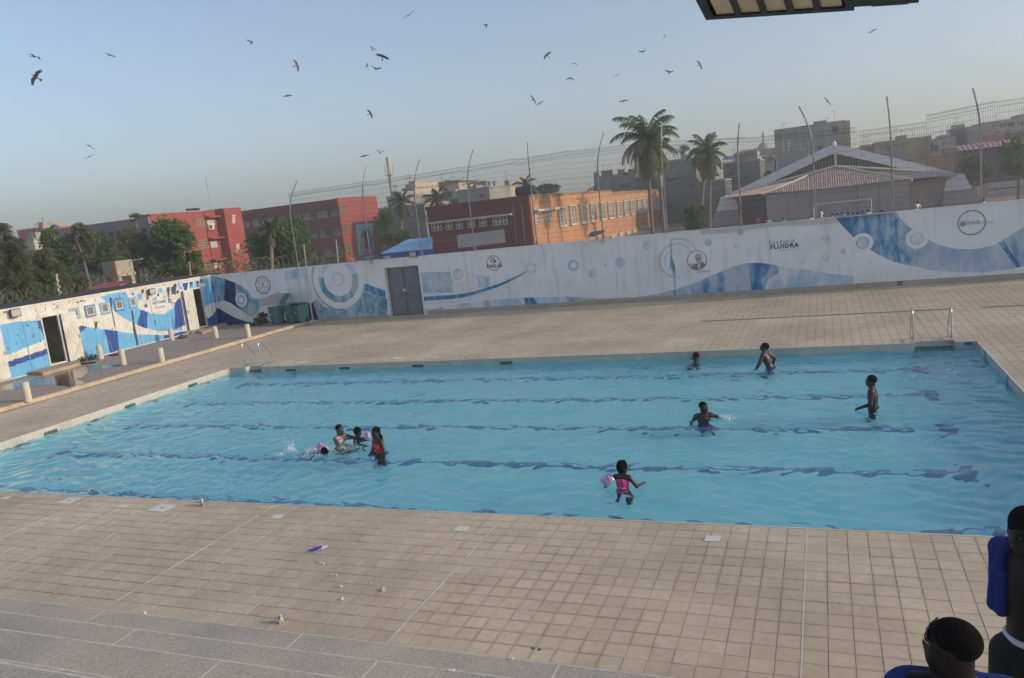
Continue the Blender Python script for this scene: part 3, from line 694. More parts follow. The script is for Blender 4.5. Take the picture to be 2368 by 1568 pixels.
# gold and red ball emblem
c, r = circ('B1', 1125, 360, 66); rt = abs(wm('B1', 1125, 290)[1]-wm('B1', 1125, 430)[1])/2; r = (r+rt)/2
M_DRED = mat('dark_red_paint', (.22, .04, .05), .8, .1, 6); M_GOLD = mat('ochre_paint', (.62, .42, .08), .8, .1, 6); M_DGRN = mat('dark_green_paint', (.05, .12, .06), .8, .1, 6)
annulus(c, 0, r, M_WPAINT, .010); annulus(c, r*.92, r, M_DRED, .012, name='emblem_ring')
letter(WP, 'KAG-25', c[0]+.02, c[1]-r*.42, .235, M_CAPS, wall, off=.016, bold=.007)
for i in range(4):
    dx = -r*.34+i*r*.15; patch([(c[0]+dx+w_*r*.055*math.cos(t)*0+w_*r*.05+.10*r*math.sin(t*1.0)*(1-i*.3)*-1, c[1]+r*.38+r*.40*math.cos(t)) for w_, ts in ((-1, np.linspace(.25, 2.9, 10)), (1, np.linspace(2.9, .25, 10))) for t in ts], M_GOLD if i < 3 else M_DGRN, .016)
b = MB(); annulus((c[0]+r*.27, c[1]+r*.22), 0, r*.16, mat('red_paint', (.50, .04, .07), .8, .1, 6), .018, n=24, name='emblem_ball')
# round seal with lettering on its rim
c, r = circ('A8', 1005, 543, 86); rt = abs(wm('A8', 1005, 438)[1]-wm('A8', 1005, 650)[1])/2; r = (r+rt)/2
annulus(c, 0, r, M_WPAINT, .010); annulus(c, r*.93, r, M_INK, .012, name='emblem_ring'); 
for i in range(34):
    t = 2*math.pi*i/34; a, bb = .62*r, .42*r; w_ = .035
    patch([(c[0]+a*math.cos(t-w_*1.2), c[1]+a*math.sin(t-w_*1.2)), (c[0]+a*math.cos(t+w_*1.2), c[1]+a*math.sin(t+w_*1.2)), (c[0]+bb*math.cos(t), c[1]+bb*math.sin(t))], M_INK, .012)
def arc_text(s, a0, a1, rad, size, flip):
    for i, ch in enumerate(s):
        if ch == ' ': continue
        t = R(a0+(a1-a0)*i/(len(s)-1)); letter(WP, ch, c[0]+rad*math.cos(t), c[1]+rad*math.sin(t), size, M_INK, wall, off=.014, rot=(t+math.pi/2 if flip else t-math.pi/2))
arc_text('Ordre des Ecoles Pies', 160, 22, r*.80, .135, False); arc_text("Province de l'Afrique de l'Ouest", 195, 345, r*.81, .125, True)
letter(WP, 'M', c[0], c[1]-.02*r, .26, M_INK, wall, off=.014); letter(WP, '+', c[0], c[1]+.24*r, .26, M_INK, wall, off=.014); letter(WP, 'MP OY', c[0], c[1]-.26*r, .12, M_INK, wall, off=.014)
# round emblem with a spray of berries, far right
c, r = circ('B3', 1795, 500, 143); rt = abs(wm('B3', 1795, 366)[1]-wm('B3', 1795, 634)[1])/2; r = (r+rt)/2
annulus(c, r*.945, r, M_INK, .012, name='emblem_ring')
M_DGREY = mat('charcoal_paint', (.09, .09, .10), .8, .2, 9)
for i in range(12):
    t = R(15+i*13); a, bb = .14*r, (.34+.10*(i % 3))*r; o_ = (c[0]-.58*r, c[1]+.02*r); w_ = .03
    patch([(o_[0]+a*math.cos(t-w_), o_[1]+a*math.sin(t-w_)), (o_[0]+a*math.cos(t+w_), o_[1]+a*math.sin(t+w_)), (o_[0]+bb*math.cos(t), o_[1]+bb*math.sin(t))], M_DGREY, .012)
for i in range(16):
    t = i*2.4; q = .05*r*math.sqrt(i); annulus((c[0]-.62*r+q*math.cos(t)*1.3, c[1]-.05*r+q*math.sin(t)), 0, .04*r, M_DGREY, .012, n=10, name='emblem_berry')
letter(WP, 'Ecoles Pies', c[0]-.30*r, c[1]+.07*r, .095, M_DGREY, wall, off=.014, align='LEFT'); letter(WP, "de l'Afrique de l'Ouest", c[0]-.30*r, c[1]-.07*r, .095, M_GREYL, wall, off=.014, align='LEFT')
# painted round portrait of a man in glasses
c, r = circ('B2', 1022, 635, 104)
annulus(c, 0, r, M_WPAINT, .010); 
def pp(pts, m, off, n=5): 
    P_ = [(c[0]+x*r, c[1]+y*r) for x, y in pts]; patch(smoothed(P_+[P_[0]], n), m, off)
patch([(c[0]-.93*r, c[1]-.33*r), (c[0]-.1*r, c[1]-.33*r), (c[0]-.1*r, c[1]-.8*r), (c[0]-.6*r, c[1]-.76*r), (c[0]-.8*r, c[1]-.55*r)], B_MID, .012)
pp([(-.62, -.74), (-.3, -.42), (.1, -.3), (.45, -.2), (.75, -.4), (.8, -.55), (.4, -.9), (0, -.97), (-.35, -.9)], mat('olive_paint', (.24, .24, .19), .9, .25, 14), .014)
pp([(.0, -.9), (.12, -.35), (.34, -.38), (.2, -.9)], B_LIGHT, .016)
M_SKINP = mat('pale_skin_paint', (.50, .46, .41), .9, .15, 12)
pp([(-.18, .35), (-.1, .62), (.2, .72), (.46, .55), (.5, .2), (.42, -.1), (.25, -.33), (.05, -.3), (-.12, -.05)], M_SKINP, .016)
patch([(c[0]+x*r, c[1]+y*r) for x, y in ((-.19, .22), (.42, .2), (.42, .15), (-.19, .17))], M_DGREY, .018)
for x in (0, .24): annulus((c[0]+x*r, c[1]+.14*r), .07*r, .10*r, M_DGREY, .018, n=16)
patch([(c[0]+x*r, c[1]+y*r) for x, y in ((.02, -.12), (.26, -.12), (.24, -.16), (.04, -.16))], M_DGREY, .018)
annulus(c, r*.95, r, M_INK, .018, name='emblem_ring')

# ---- gate
M_GATE = mat('grey_gate_paint', (.17, .18, .20), .5, .1, 3, stain=(.13, .13, .13)); M_GATE2 = mat('grey_gate_frame', (.14, .15, .165), .5, .1, 3)
gate = thing('metal_gate', 'grey double-leaf metal gate set in the white mural wall', 'gate', ((GL+GR)/2, WY+.1, 0))
gm = (GL+GR)/2-.02
def leaf(x0, x1):
    lf = part('leaf', M_GATE, gate, lambda b: b.box(x0+.01, x1-.01, WY+.12, WY+.15, .015, GT-.03))
    for (za, zb_) in ((.06, 1.02), (1.10, GT-.1)):
        part('panel', M_GATE, lf, lambda b: b.box(x0+.07, x1-.07, WY+.112, WY+.12, za, zb_))
    part('leaf_frame', M_GATE2, lf, lambda b: (b.box(x0+.01, x0+.05, WY+.1, WY+.12, .015, GT-.03), b.box(x1-.05, x1-.01, WY+.1, WY+.12, .015, GT-.03), b.box(x0+.05, x1-.05, WY+.1, WY+.12, 1.035, 1.085)))
    return lf
leaf(GL+.03, gm); l2 = leaf(gm, GR-.03)
part('lock', mat('white_lock', (.6, .6, .58), .5), gate, lambda b: (b.box(gm-.13, gm+.06, WY+.085, WY+.1, 1.27, 1.4)))
part('handle', M_GALV, gate, lambda b: b.tube([(gm-.03, WY+.1, 1.16), (gm-.03, WY+.06, 1.16), (gm-.03, WY+.06, .98), (gm-.03, WY+.1, .98)], .014))
part('frame', mat('cream_reveal', (.52, .48, .40), .8), gate, lambda b: (b.box(GL-.04, GL+.03, WY-.012, WY+.2, -.1, GT), b.box(GR-.03, GR+.0, WY+.0, WY+.2, 0, GT), b.box(GL, GR, WY+.01, WY+.2, GT-.03, GT)))

# ---- tall wire fence along the wall
fence = thing('wire_fence', 'tall welded wire fence with curved steel poles above the mural wall', 'fence', (-10, 35.4, WT))
M_POLE = mat('grey_pole', (.33, .33, .32), .5, .2, 5, metal=.3, stain=(.22, .17, .13)); M_WIRE = mat('fence_wire', (.10, .105, .11), .6, .2, 5)
PL = [(-26.5, .43, 7.58), (-21.9, .2, 7.8), (-18.9, .31, 7.76), (-15.95, .31, 7.82), (-12.7, -.11, 7.8), (-9.44, .34, 7.74), (-6.5, .03, 7.76), (-3.3, .13, 7.31), (-.31, -.46, 7.65), (2.58, -.06, 7.53), (5.66, -.15, 7.38)]
for (X, dx, zt_) in PL:
    pts = []
    for t in np.linspace(0, 1, 14):
        k = max(0, (t-.6)/.4)**1.9; pts.append((X+dx*k, 35.24+.5*k, WT+.03+(zt_-WT-.03)*t))
    po = part('pole', M_POLE, fence, lambda b: b.tube(pts, .034, 8), smooth=True)
    part('base_plate', M_POLE, po, lambda b: (b.box(X-.08, X+.08, 35.13, 35.33, WT+.035, WT+.05), b.box(X-.045, X+.045, 35.2, 35.29, WT+.05, WT+.22)))
def mesh_panel(x0, x1, z0, z1a, z1b):
    b = MB(); r = .0036; Y = 35.34
    def bar(p, q):
        d = np.array(q)-np.array(p); d = d/np.linalg.norm(d); u = np.cross(d, (0, 1., 0)); u /= np.linalg.norm(u); v = np.array([0, 1., 0])
        c_ = [u*r, v*r, -u*r, -v*r]; n = len(b.v); b.v += [tuple(np.array(p)+k) for k in c_]+[tuple(np.array(q)+k) for k in c_]
        for i in range(4): b.f.append((n+i, n+(i+1) % 4, n+4+(i+1) % 4, n+4+i)); b.mi.append(0)
    n = int((x1-x0)/.058)
    for i in range(n+1):
        x = x0+(x1-x0)*i/n; zt_ = z1a+(z1b-z1a)*i/n; bar((x, Y, z0), (x, Y, zt_))
    k = 0; z = 0
    while z < z1a-z0-.05:
        bar((x0, Y, z0+z), (x1, Y, z0+z+(z1b-z1a)*z/(z1a-z0)))
        if k % 4 == 0: bar((x0, Y, z0+z+.055), (x1, Y, z0+z+.055+(z1b-z1a)*z/(z1a-z0)))
        z += .235; k += 1
    for dz in (0, .03, .16, .19): bar((x0, Y, z1a-dz), (x1, Y, z1b-dz))
    b.build('mesh_panel', M_WIRE, fence, fix=False)
FT = [(-26.5, 6.95, -24.0, 7.0), (-24.0, 6.98, -21.4, 7.02), (-21.4, 6.97, -18.9, 7.05), (-18.9, 7.0, -16.2, 7.08), (-16.2, 7.03, -13.4, 7.12), (-13.4, 7.08, -10.8, 7.14), (-10.8, 7.12, -8.1, 7.05),
      (-8.1, 7.05, -5.4, 6.9), (-5.4, 6.85, -2.9, 6.68), (-2.9, 6.64, -.4, 6.56), (-.4, 6.53, 1.35, 6.5), (1.43, 6.32, 3.84, 6.34), (3.86, 6.6, 6.2, 6.78), (6.2, 6.74, 8.6, 6.8), (8.6, 6.78, 11, 6.75)]
for x0, za, x1, zb_ in FT: mesh_panel(x0, x1, WT+.06, za, zb_)
# slumped strip of netting hung over the wall top
def netting():
    b = MB(); x0, x1 = -5.0, 2.6
    def top(x): return WT+.06-.04*math.sin((x-x0)*1.6)-.03
    for i in range(90):
        x = x0+(x1-x0)*i/89; b.tube([(x, WY-.04, top(x)-.18), (x, WY-.03, top(x))], .003, 3, False)
    for dz in (0, -.06, -.12, -.18): b.tube([(x, WY-.036, top(x)+dz) for x in np.linspace(x0, x1, 40)], .004, 3, False)
    b.build('loose_netting', M_WIRE, fence, fix=False)
netting()
# ---- coils of barbed wire
def coil(name, label, path, rad, turns, seed):
    r = random.Random(seed); b = MB(); pts = []
    P = [np.array(p, float) for p in path]; n = int(turns*14)
    for i in range(n+1):
        t = i/n*(len(P)-1); k = min(int(t), len(P)-2); q = P[k]+(P[k+1]-P[k])*(t-k); a = 2*math.pi*i/14
        rr = rad*(1+.12*math.sin(i*.37)+r.gauss(0, .03)); d = (P[k+1]-P[k])/np.linalg.norm(P[k+1]-P[k]); s_ = np.cross(d, (0, 0, 1))
        pts.append(q+s_*rr*math.cos(a)+np.array([0, 0, 1])*rr*math.sin(a)+d*.07*math.sin(a*2.1))
    b.tube(pts, .012, 4, False)
    o = b.build(name, mat('rusty_wire', (.21, .175, .14), .7, .3, 8), fix=False); tag(o, label, 'barbed wire', 'coils of barbed wire'); return o
coil('barbed_wire_coil', 'loose coil of rusty barbed wire along the wall top beside the corner', [(-33.6, 35.2, WT+.3), (-30, 35.2, WT+.36), (-26.7, 35.2, WT+.40)], .36, 17, 1)
# ---- fittings on the wall
def solar_lamp(u, z, label, s=1.0):
    x = -36+u; t = thing('solar_lamp', label, 'lamp', (x, WY-.1, z), 'solar lamps on the wall')
    part('solar_panel', mat('solar_panel', (.14, .15, .17), .3, .1, 4), t, lambda b: b.obox((x+.05, WY-.25, z+.12), (.34*s, 0, .02), (0, .2, .07), (0, -.005, .014)))
    part('lamp_head', mat('lamp_white', (.5, .5, .5), .5), t, lambda b: b.obox((x-.2, WY-.34, z+.0), (.22*s, 0, -.01), (0, .13, .02), (0, -.003, .02)))
    part('bracket', M_GALV, t, lambda b: b.tube([(x, WY+.0, z-.22), (x, WY-.12, z-.1), (x+.02, WY-.22, z+.08)], .022))
solar_lamp(*wm('A3', 505, 1205), 'flat solar lamp on the wall top left of the gate'); solar_lamp(*wm('A4', 935, 1490), 'flat solar lamp on the wall top below the orange building')
def floodlight(pl, u, z, d, label, w_=.34, h_=.24):
    q = pl.pt(u, z, d); t = thing('floodlight', label, 'floodlight', q, 'floodlights')
    part('housing', mat('black_housing', (.03, .03, .03), .5, .1, 9), t, lambda b: pl.box(b, u-w_/2, u+w_/2, z-h_/2, z+h_/2, d-.05, d+.04))
    part('glass', mat('floodlight_glass', (.45, .46, .44), .15, .1, 5), t, lambda b: pl.box(b, u-w_/2+.03, u+w_/2-.03, z-h_/2+.03, z+h_/2-.03, d+.04, d+.048))
    part('bracket', M_POLE, t, lambda b: pl.box(b, u-.03, u+.03, z-h_/2, z+h_/2, 0, d-.05))
u, z = wm('A3', 972, 1128); floodlight(WP, u, WT+.16, .05, 'small floodlight on the wall top right of the gate', .42, .3)
u, z = wm('A3', 665, 1166); st = MB(); st.lathe((-36+u, 35.2, WT+.03), [(.16, 0), (.2, .06), (.18, .12), (.1, .15)], 7); tag(st.build('stone', M_KERB), 'brown stone lying on the wall top above the gate', 'stone')
# ================================================================== container changing rooms and things on the left
CP = Plane((-31.75, 21.0), (-32.4, 35.05))
def cm(k, x, y): return CP.hit(zp(k, x, y))
M_CWHITE = mat('cream_container_paint', (.68, .66, .59), .55, .12, 2.2, stain=(.50, .40, .27))
M_CBLUE = mat('sky_blue_container_paint', (.15, .42, .68), .5, .10, 2.5); M_CNAVY = mat('navy_container_paint', (.03, .08, .30), .5, .15, 2.5)
M_PEEL = mat('bare_dark_metal', (.05, .07, .12), .7, .3, 9)
Z0, ZT = .16, 2.96
def inpoly(pts, U, Z):
    ins = np.zeros(U.shape, bool); n = len(pts); j = n-1
    for i in range(n):
        (xi, yi), (xj, yj) = pts[i], pts[j]
        cnd = ((yi > Z) != (yj > Z)) & (U < (xj-xi)*(Z-yi)/(yj-yi+1e-12)+xi); ins ^= cnd; j = i
    return ins
paint = []
def pc(k, pts, mi): paint.append(([cm(k, *p) for p in pts], mi))
pc('A7', [(-60, 640), (0, 610), (60, 590), (190, 570), (350, 558), (410, 565), (440, 745), (50, 905), (-60, 940)], 1)
pc('A7', [(50, 968), (460, 832), (468, 885), (66, 1022)], 2); pc('A7', [(66, 1022), (468, 885), (495, 1015), (330, 1060), (80, 1130)], 1); pc('A7', [(357, 560), (410, 565), (440, 745)], 2)
pc('A7', [(765, 690), (850, 625), (1010, 645), (1150, 668), (1350, 695), (1590, 702), (1650, 738), (1400, 800), (1200, 838), (970, 898), (800, 955)], 1)
pc('A7', [(750, 635), (790, 610), (850, 623), (765, 690)], 2); pc('A7', [(1010, 645), (1140, 660), (1155, 860), (1065, 875)], 2)
pc('A7', [(965, 330), (1215, 280), (1240, 340), (1330, 440), (1480, 500), (1590, 500), (1689, 430), (1760, 400), (1760, 650), (1689, 660), (1530, 665), (1440, 640), (1300, 590), (1200, 540), (1110, 475), (1060, 400), (1000, 360)], 1)
pc('A7', [(1365, 455), (1428, 485), (1420, 640), (1325, 605)], 2); pc('A7', [(1590, 702), (1700, 690), (1700, 722), (1590, 742)], 2)
for (x, y, r_, mi) in ((1350, 330, 28, 1), (1550, 270, 21, 1), (1590, 345, 20, 1), (1485, 365, 16, 1), (1612, 275, 13, 1), (1285, 303, 12, 2), (1410, 420, 14, 2), (1527, 315, 12, 2), (1653, 397, 15, 2), (1540, 450, 24, 2), (1427, 345, 14, 2)):
    pc('A7', [(x+r_*math.cos(t)*.95, y+r_*1.25*math.sin(t)) for t in np.linspace(0, 6.1, 14)], mi)
for pts in ([(1060, 335), (1085, 345), (1087, 450), (1122, 640), (1108, 648), (1065, 420)], [(1268, 450), (1286, 470), (1322, 680), (1342, 800), (1318, 806), (1283, 640)], [(918, 570), (942, 570), (940, 640), (918, 648)],
            [(1368, 260), (1390, 262), (1385, 305), (1372, 300)], [(1500, 330), (1515, 330), (1512, 380), (1500, 380)], [(1615, 240), (1640, 235), (1636, 350), (1622, 340)], [(1655, 240), (1685, 232), (1685, 300), (1660, 310)],
            [(1470, 395), (1480, 395), (1488, 510), (1480, 515)], [(1490, 550), (1498, 550), (1504, 610), (1496, 615)], [(1660, 540), (1670, 540), (1682, 650), (1672, 645)], [(316, 690), (330, 690), (326, 725), (316, 722)], [(170, 690), (180, 690), (178, 710), (170, 710)],
            [(770, 370), (830, 362), (830, 372), (770, 380)], [(735, 380), (760, 376), (758, 386), (735, 388)], [(660, 385), (680, 380), (678, 392), (662, 396)]):
    pc('A7', pts, 3)
pc('A8', [(0, 745), (70, 672), (120, 1000), (0, 1048)], 2); pc('A8', [(0, 1090), (140, 1065), (150, 1095), (0, 1130)], 2)
for pts, mi in (([(-20, 530), (20, 530), (15, 650), (-20, 650)], 3), ([(40, 530), (62, 528), (55, 600), (44, 600)], 1), ([(90, 520), (150, 512), (145, 600), (112, 625)], 2), ([(60, 560), (90, 555), (88, 590), (62, 600)], 1),
                ([(165, 515), (215, 505), (212, 585), (170, 590)], 1), ([(175, 512), (195, 508), (192, 560), (180, 565)], 3), ([(225, 500), (262, 492), (260, 570), (228, 580)], 1), ([(250, 495), (275, 490), (272, 575), (256, 575)], 3),
                ([(290, 485), (340, 470), (345, 585), (298, 590)], 1), ([(292, 485), (312, 480), (310, 525), (296, 525)], 3), ([(20, 600), (45, 610), (40, 640), (22, 640)], 3), ([(110, 620), (145, 610), (140, 640), (115, 650)], 1)): pc('A8', pts, mi)
pc('A8', [(340, 470), (440, 440), (470, 740), (335, 795), (300, 600)], 1); pc('A8', [(330, 792), (400, 762), (520, 740), (520, 800), (430, 890), (352, 942)], 0); pc('A8', [(352, 942), (430, 890), (475, 830), (510, 800), (520, 985), (362, 1022)], 2)
# open doorways
def urange(k, quad):
    h = [cm(k, *q) for q in quad]; us = sorted(a for a, _ in h); zs = sorted(z for _, z in h)
    return (us[0]+us[1])/2, (us[2]+us[3])/2, (zs[0]+zs[1])/2, (zs[2]+zs[3])/2
D1 = urange('A7', [(412, 565), (560, 538), (638, 965), (492, 1005)]); D2 = urange('A8', [(195, 612), (300, 596), (358, 1020), (255, 1058)])
D1 = (D1[0], D1[1], .3, 2.42); D2 = (D2[0], D2[1], .3, 2.42)
cont = thing('container_changing_room', 'long shipping container changing room painted white and blue with peeling paint', 'container', CP.pt(7, 0, -1.2))
UA, UB = 0.0, 14.06
du, dzz = .035, .04
nu, nz_ = int((UB-UA)/du), int((ZT-Z0)/dzz)
us = UA+np.arange(nu+1)*(UB-UA)/nu; zs = Z0+np.arange(nz_+1)*(ZT-Z0)/nz_
ph = (us/.29) % 1.0
prof = np.interp(ph, [0, .25, .5, .75, 1], [0, 0, -.036, -.036, 0])
vs = [tuple(CP.pt(u, z, d)) for u, d in zip(us, prof) for z in zs]
uc = (us[:-1]+us[1:])/2; zc = (zs[:-1]+zs[1:])/2; U, Zg = np.meshgrid(uc, zc, indexing='ij')
MI = np.zeros(U.shape, int)
for pts, mi in paint: MI[inpoly(pts, U, Zg)] = mi
rs = np.random.RandomState(5)
# flakes of missing paint, thicker near the top edge and the floor
for _ in range(110):
    u0 = rs.uniform(UA, UB); z0 = ZT-abs(rs.normal(0, .18)) if rs.rand() < .65 else rs.uniform(Z0, ZT); a, b_ = rs.uniform(.015, .035), rs.uniform(.02, .06)
    MI[((U-u0)/a)**2+((Zg-z0)/b_)**2 < 1] = 3
hole = np.zeros(U.shape, bool)
for d in (D1, D2): hole |= (U > d[0]) & (U < d[1]) & (Zg > d[2]) & (Zg < d[3])
fs, mis = [], []
for i in range(nu):
    for j in range(nz_):
        if hole[i, j]: continue
        a = i*(nz_+1)+j; fs.append((a, a+nz_+1, a+nz_+2, a+1)); mis.append(int(MI[i, j]))
b = MB(); b.v = vs; b.f = fs; b.mi = mis
b.build('corrugated_wall', [M_CWHITE, M_CBLUE, M_CNAVY, M_PEEL], cont)
part('top_rail', M_CWHITE, cont, lambda b: CP.box(b, UA-.05, UB, ZT, ZT+.1, -.1, .015)); part('bottom_rail', M_CWHITE, cont, lambda b: CP.box(b, UA-.05, UB, .1, Z0, -.1, .012))
part('corner_post', M_CWHITE, cont, lambda b: CP.box(b, UA-.14, UA, .1, ZT+.1, -.1, .02))
M_ROOF = mat('black_bitumen', (.035, .036, .04), .9, .3, 2, stain=(.07, .07, .07))
part('roof', M_ROOF, cont, lambda b: CP.box(b, UA-4, UB+.2, ZT+.1, ZT+.16, -2.6, .03)); M_INT = mat('grimy_white_interior', (.42, .38, .32), .8, .2, 2)
part('back_wall', M_INT, cont, lambda b: CP.box(b, UA-4, UB, .1, ZT+.1, -2.5, -2.4)); part('interior_floor', M_INT, cont, lambda b: CP.box(b, UA, UB, .1, .29, -2.4, -.06))
part('end_wall', M_CWHITE, cont, lambda b: CP.box(b, UA-4.1, UA-4, .1, ZT+.1, -2.5, 0)); part('wall_beyond', M_CWHITE, cont, lambda b: CP.box(b, UA-4, UA-.14, .1, ZT+.1, -.1, 0))
for d in (D1, D2):
    for uu in (d[0]-.9, d[1]+.9): part('partition', M_INT, cont, lambda b: CP.box(b, uu-.03, uu+.03, .1, ZT, -2.4, -.06))
    part('door_frame', M_CWHITE, cont, lambda b: (CP.box(b, d[0]-.06, d[0], Z0, d[3]+.06, -.06, .02), CP.box(b, d[1], d[1]+.06, Z0, d[3]+.06, -.06, .02), CP.box(b, d[0], d[1], d[3], d[3]+.06, -.06, .02)))
    part('threshold', M_CWHITE, cont, lambda b: CP.box(b, d[0], d[1], Z0, .3, -.06, .02))
def door_leaf(u0, u1, z0, z1, d):
    lf = part('door_leaf', M_CWHITE, cont, lambda b: CP.box(b, u0, u1, z0, z1, d, d+.05))
    k = u0+.08
    while k < u1-.1:
        part('rib', M_CWHITE, lf, lambda b: CP.box(b, k, k+.05, z0+.06, z1-.06, d+.05, d+.062)); k += .14
    hu = u1-.07 if d > .04 and u0 < 8 else u0+.07
    part('handle', M_POLE, lf, lambda b: (CP.box(b, hu-.02, hu+.02, 1.2, 1.36, d+.05, d+.085), CP.box(b, hu-.02, hu+.1, 1.27, 1.3, d+.085, d+.1)))
    part('edge', M_CNAVY, lf, lambda b: CP.box(b, u0-.012, u0, z0, z1, d, d+.05))
q = urange('A7', [(572, 530), (715, 502), (798, 942), (655, 978)]); door_leaf(q[0], q[1], .26, 2.45, .10)
q = urange('A8', [(80, 638), (190, 615), (253, 1060), (140, 1088)]); door_leaf(q[0], q[1], .26, 2.45, .10)
u9, _ = cm('A7', 60, 1000); door_leaf(u9-1.0, u9-.02, .22, 2.3, .12)
# closed door outlines on the blue bay
u8a, _ = cm('A7', 240, 700); u8b, _ = cm('A7', 360, 680)
part('closed_door', M_CBLUE, cont, lambda b: (CP.box(b, u8a, u8a+.03, .3, 2.35, .002, .014), CP.box(b, u8a+.03, u8b, 2.32, 2.35, .002, .014)))
M_PANE = mat('dull_glass', (.22, .22, .17), .25, .15, 3); M_WFR = mat('white_window_frame', (.62, .60, .54), .5, .08, 4); M_WFB = mat('blue_window_frame', (.10, .22, .45), .5, .08, 4); M_WFL = mat('sky_window_frame', (.18, .40, .62), .5, .08, 4)
for i, (x0, y0, x1, y1) in enumerate(((668, 440, 768, 545), (815, 410, 920, 527), (963, 385, 1055, 500), (1100, 355, 1192, 468), (1240, 335, 1320, 438))):
    cxp, cyp = (x0+x1)/2, (y0+y1)/2; u0 = cm('A7', x0, cyp)[0]; u1 = cm('A7', x1, cyp)[0]; z1 = cm('A7', cxp, y0)[1]; z0 = cm('A7', cxp, y1)[1]
    wd = part('window', (M_WFL, M_WFB, M_WFL, M_WFB, M_WFL)[i], cont, lambda b: (CP.box(b, u0, u0+.08, z0, z1, -.04, .035), CP.box(b, u1-.08, u1, z0, z1, -.04, .035), CP.box(b, u0+.08, u1-.08, z0, z0+.07, -.04, .035), CP.box(b, u0+.08, u1-.08, z1-.07, z1, -.04, .035)))
    part('inner_frame', M_WFR, wd, lambda b: (CP.box(b, u0+.08, u0+.12, z0+.07, z1-.07, -.03, .045), CP.box(b, u1-.13, u1-.08, z0+.07, z1-.07, -.03, .045), CP.box(b, u0+.12, u1-.13, z0+.07, z0+.12, -.03, .045), CP.box(b, u0+.12, u1-.13, z1-.1, z1-.07, -.03, .045)))
    part('pane', M_PANE, wd, lambda b: CP.box(b, u0+.12, u1-.13, z0+.12, z1-.1, .0, .012))
# signs
M_SIGN = mat('white_sign', (.68, .68, .66), .5, .05, 3)
us_, zs_ = cm('A7', 1557, 402); sg = thing('sign', 'white sign reading VESTIAIRE Femmes on the container wall', 'sign', CP.pt(us_, zs_, .01))
part('board', M_SIGN, sg, lambda b: CP.box(b, us_-.72, us_+.72, zs_-.36, zs_+.26, .004, .018))
letter(CP, 'VESTIAIRE', us_-.14, zs_+.11, .22, M_INK, sg, off=.021, bold=.004); letter(CP, 'Femmes', us_-.14, zs_-.13, .21, M_INK, sg, off=.021)
part('pictogram', M_INK, sg, lambda b: CP.box(b, us_+.5, us_+.68, zs_-.02, zs_+.22, .018, .021))
part('pictogram_figure', M_SIGN, sg, lambda b: (CP.box(b, us_+.565, us_+.615, zs_+.02, zs_+.13, .021, .023), CP.box(b, us_+.575, us_+.605, zs_+.14, zs_+.18, .021, .023)))
for k, x, y, lb in (('A7', 418, 508, 'small pale plate above the open container door nearest the puddle'), ('A8', 312, 545, 'small pale plate above the narrow container doorway by the wall')):
    u, z = cm(k, x, y); o = MB(); CP.box(o, u-.24, u+.24, z-.1, z+.1, .004, .02); tag(o.build('sign', M_SIGN), lb, 'sign', 'small door plates')
u, z = cm('A7', 120, 490); floodlight(CP, u, z, .16, 'black floodlight at the left end of the container wall', .46, .34)
u, z = cm('A7', 1442, 283); floodlight(CP, u, z, .16, 'black floodlight near the VESTIAIRE sign on the container', .42, .3)
coil('barbed_wire_coil', 'coil of barbed wire behind the container roof', [(-34.9, 19.0, 3.35), (-35.4, 24, 3.35), (-36.0, 29.5, 3.4), (-36.3, 35.0, 3.5)], .32, 32, 2)
# rough step stones in front of the doors
M_STEP = mat('rough_step_stone', (.42, .32, .22), .9, .2, 4, bump=.5, bscale=14)
def slab_thing(k, pts, h, label):
    ps = [gnd(zp(k, *p), .12) for p in pts]; b = MB(); b.prism([(p[0], p[1], .12) for p in ps], (0, 0, h)); tag(b.build('doorstep', M_STEP), label, 'step', 'rough steps by the container')
slab_thing('A7', [(278, 1090), (360, 1085), (420, 1095), (780, 995), (775, 970), (640, 985)], .14, 'long rough stone step below the open container door')
slab_thing('A8', [(190, 1095), (265, 1085), (310, 1105), (440, 1060), (430, 1030), (360, 1030)], .12, 'rough stone step below the narrow container doorway')
slab_thing('A8', [(495, 1040), (600, 1010), (595, 988), (490, 1005)], .12, 'broken stone block against the wall beside the narrow doorway')
def rock(x, y, z, s, label, m=None, nm='stone', cat='stone'):
    b = MB(); r = random.Random(int(x*100)); pr = []
    bm = bmesh.new(); bmesh.ops.create_icosphere(bm, subdivisions=2, radius=s)
    for v in bm.verts: v.co = Vector((v.co.x*1.3, v.co.y, max(v.co.z*.7, -s*.3)))*(1+r.gauss(0, .1))+Vector((x, y, z+s*.28))
    b.raw([v.co for v in bm.verts], [[v.index for v in f.verts] for f in bm.faces]); bm.free(); return tag(b.build(nm, m or M_STEP, smooth=True), label, cat)
q = gnd(zp('A8', 85, 1150), .12); rock(q[0], q[1], .12, .2, 'dark loose stone on the paving near the narrow doorway', M_DGREY)
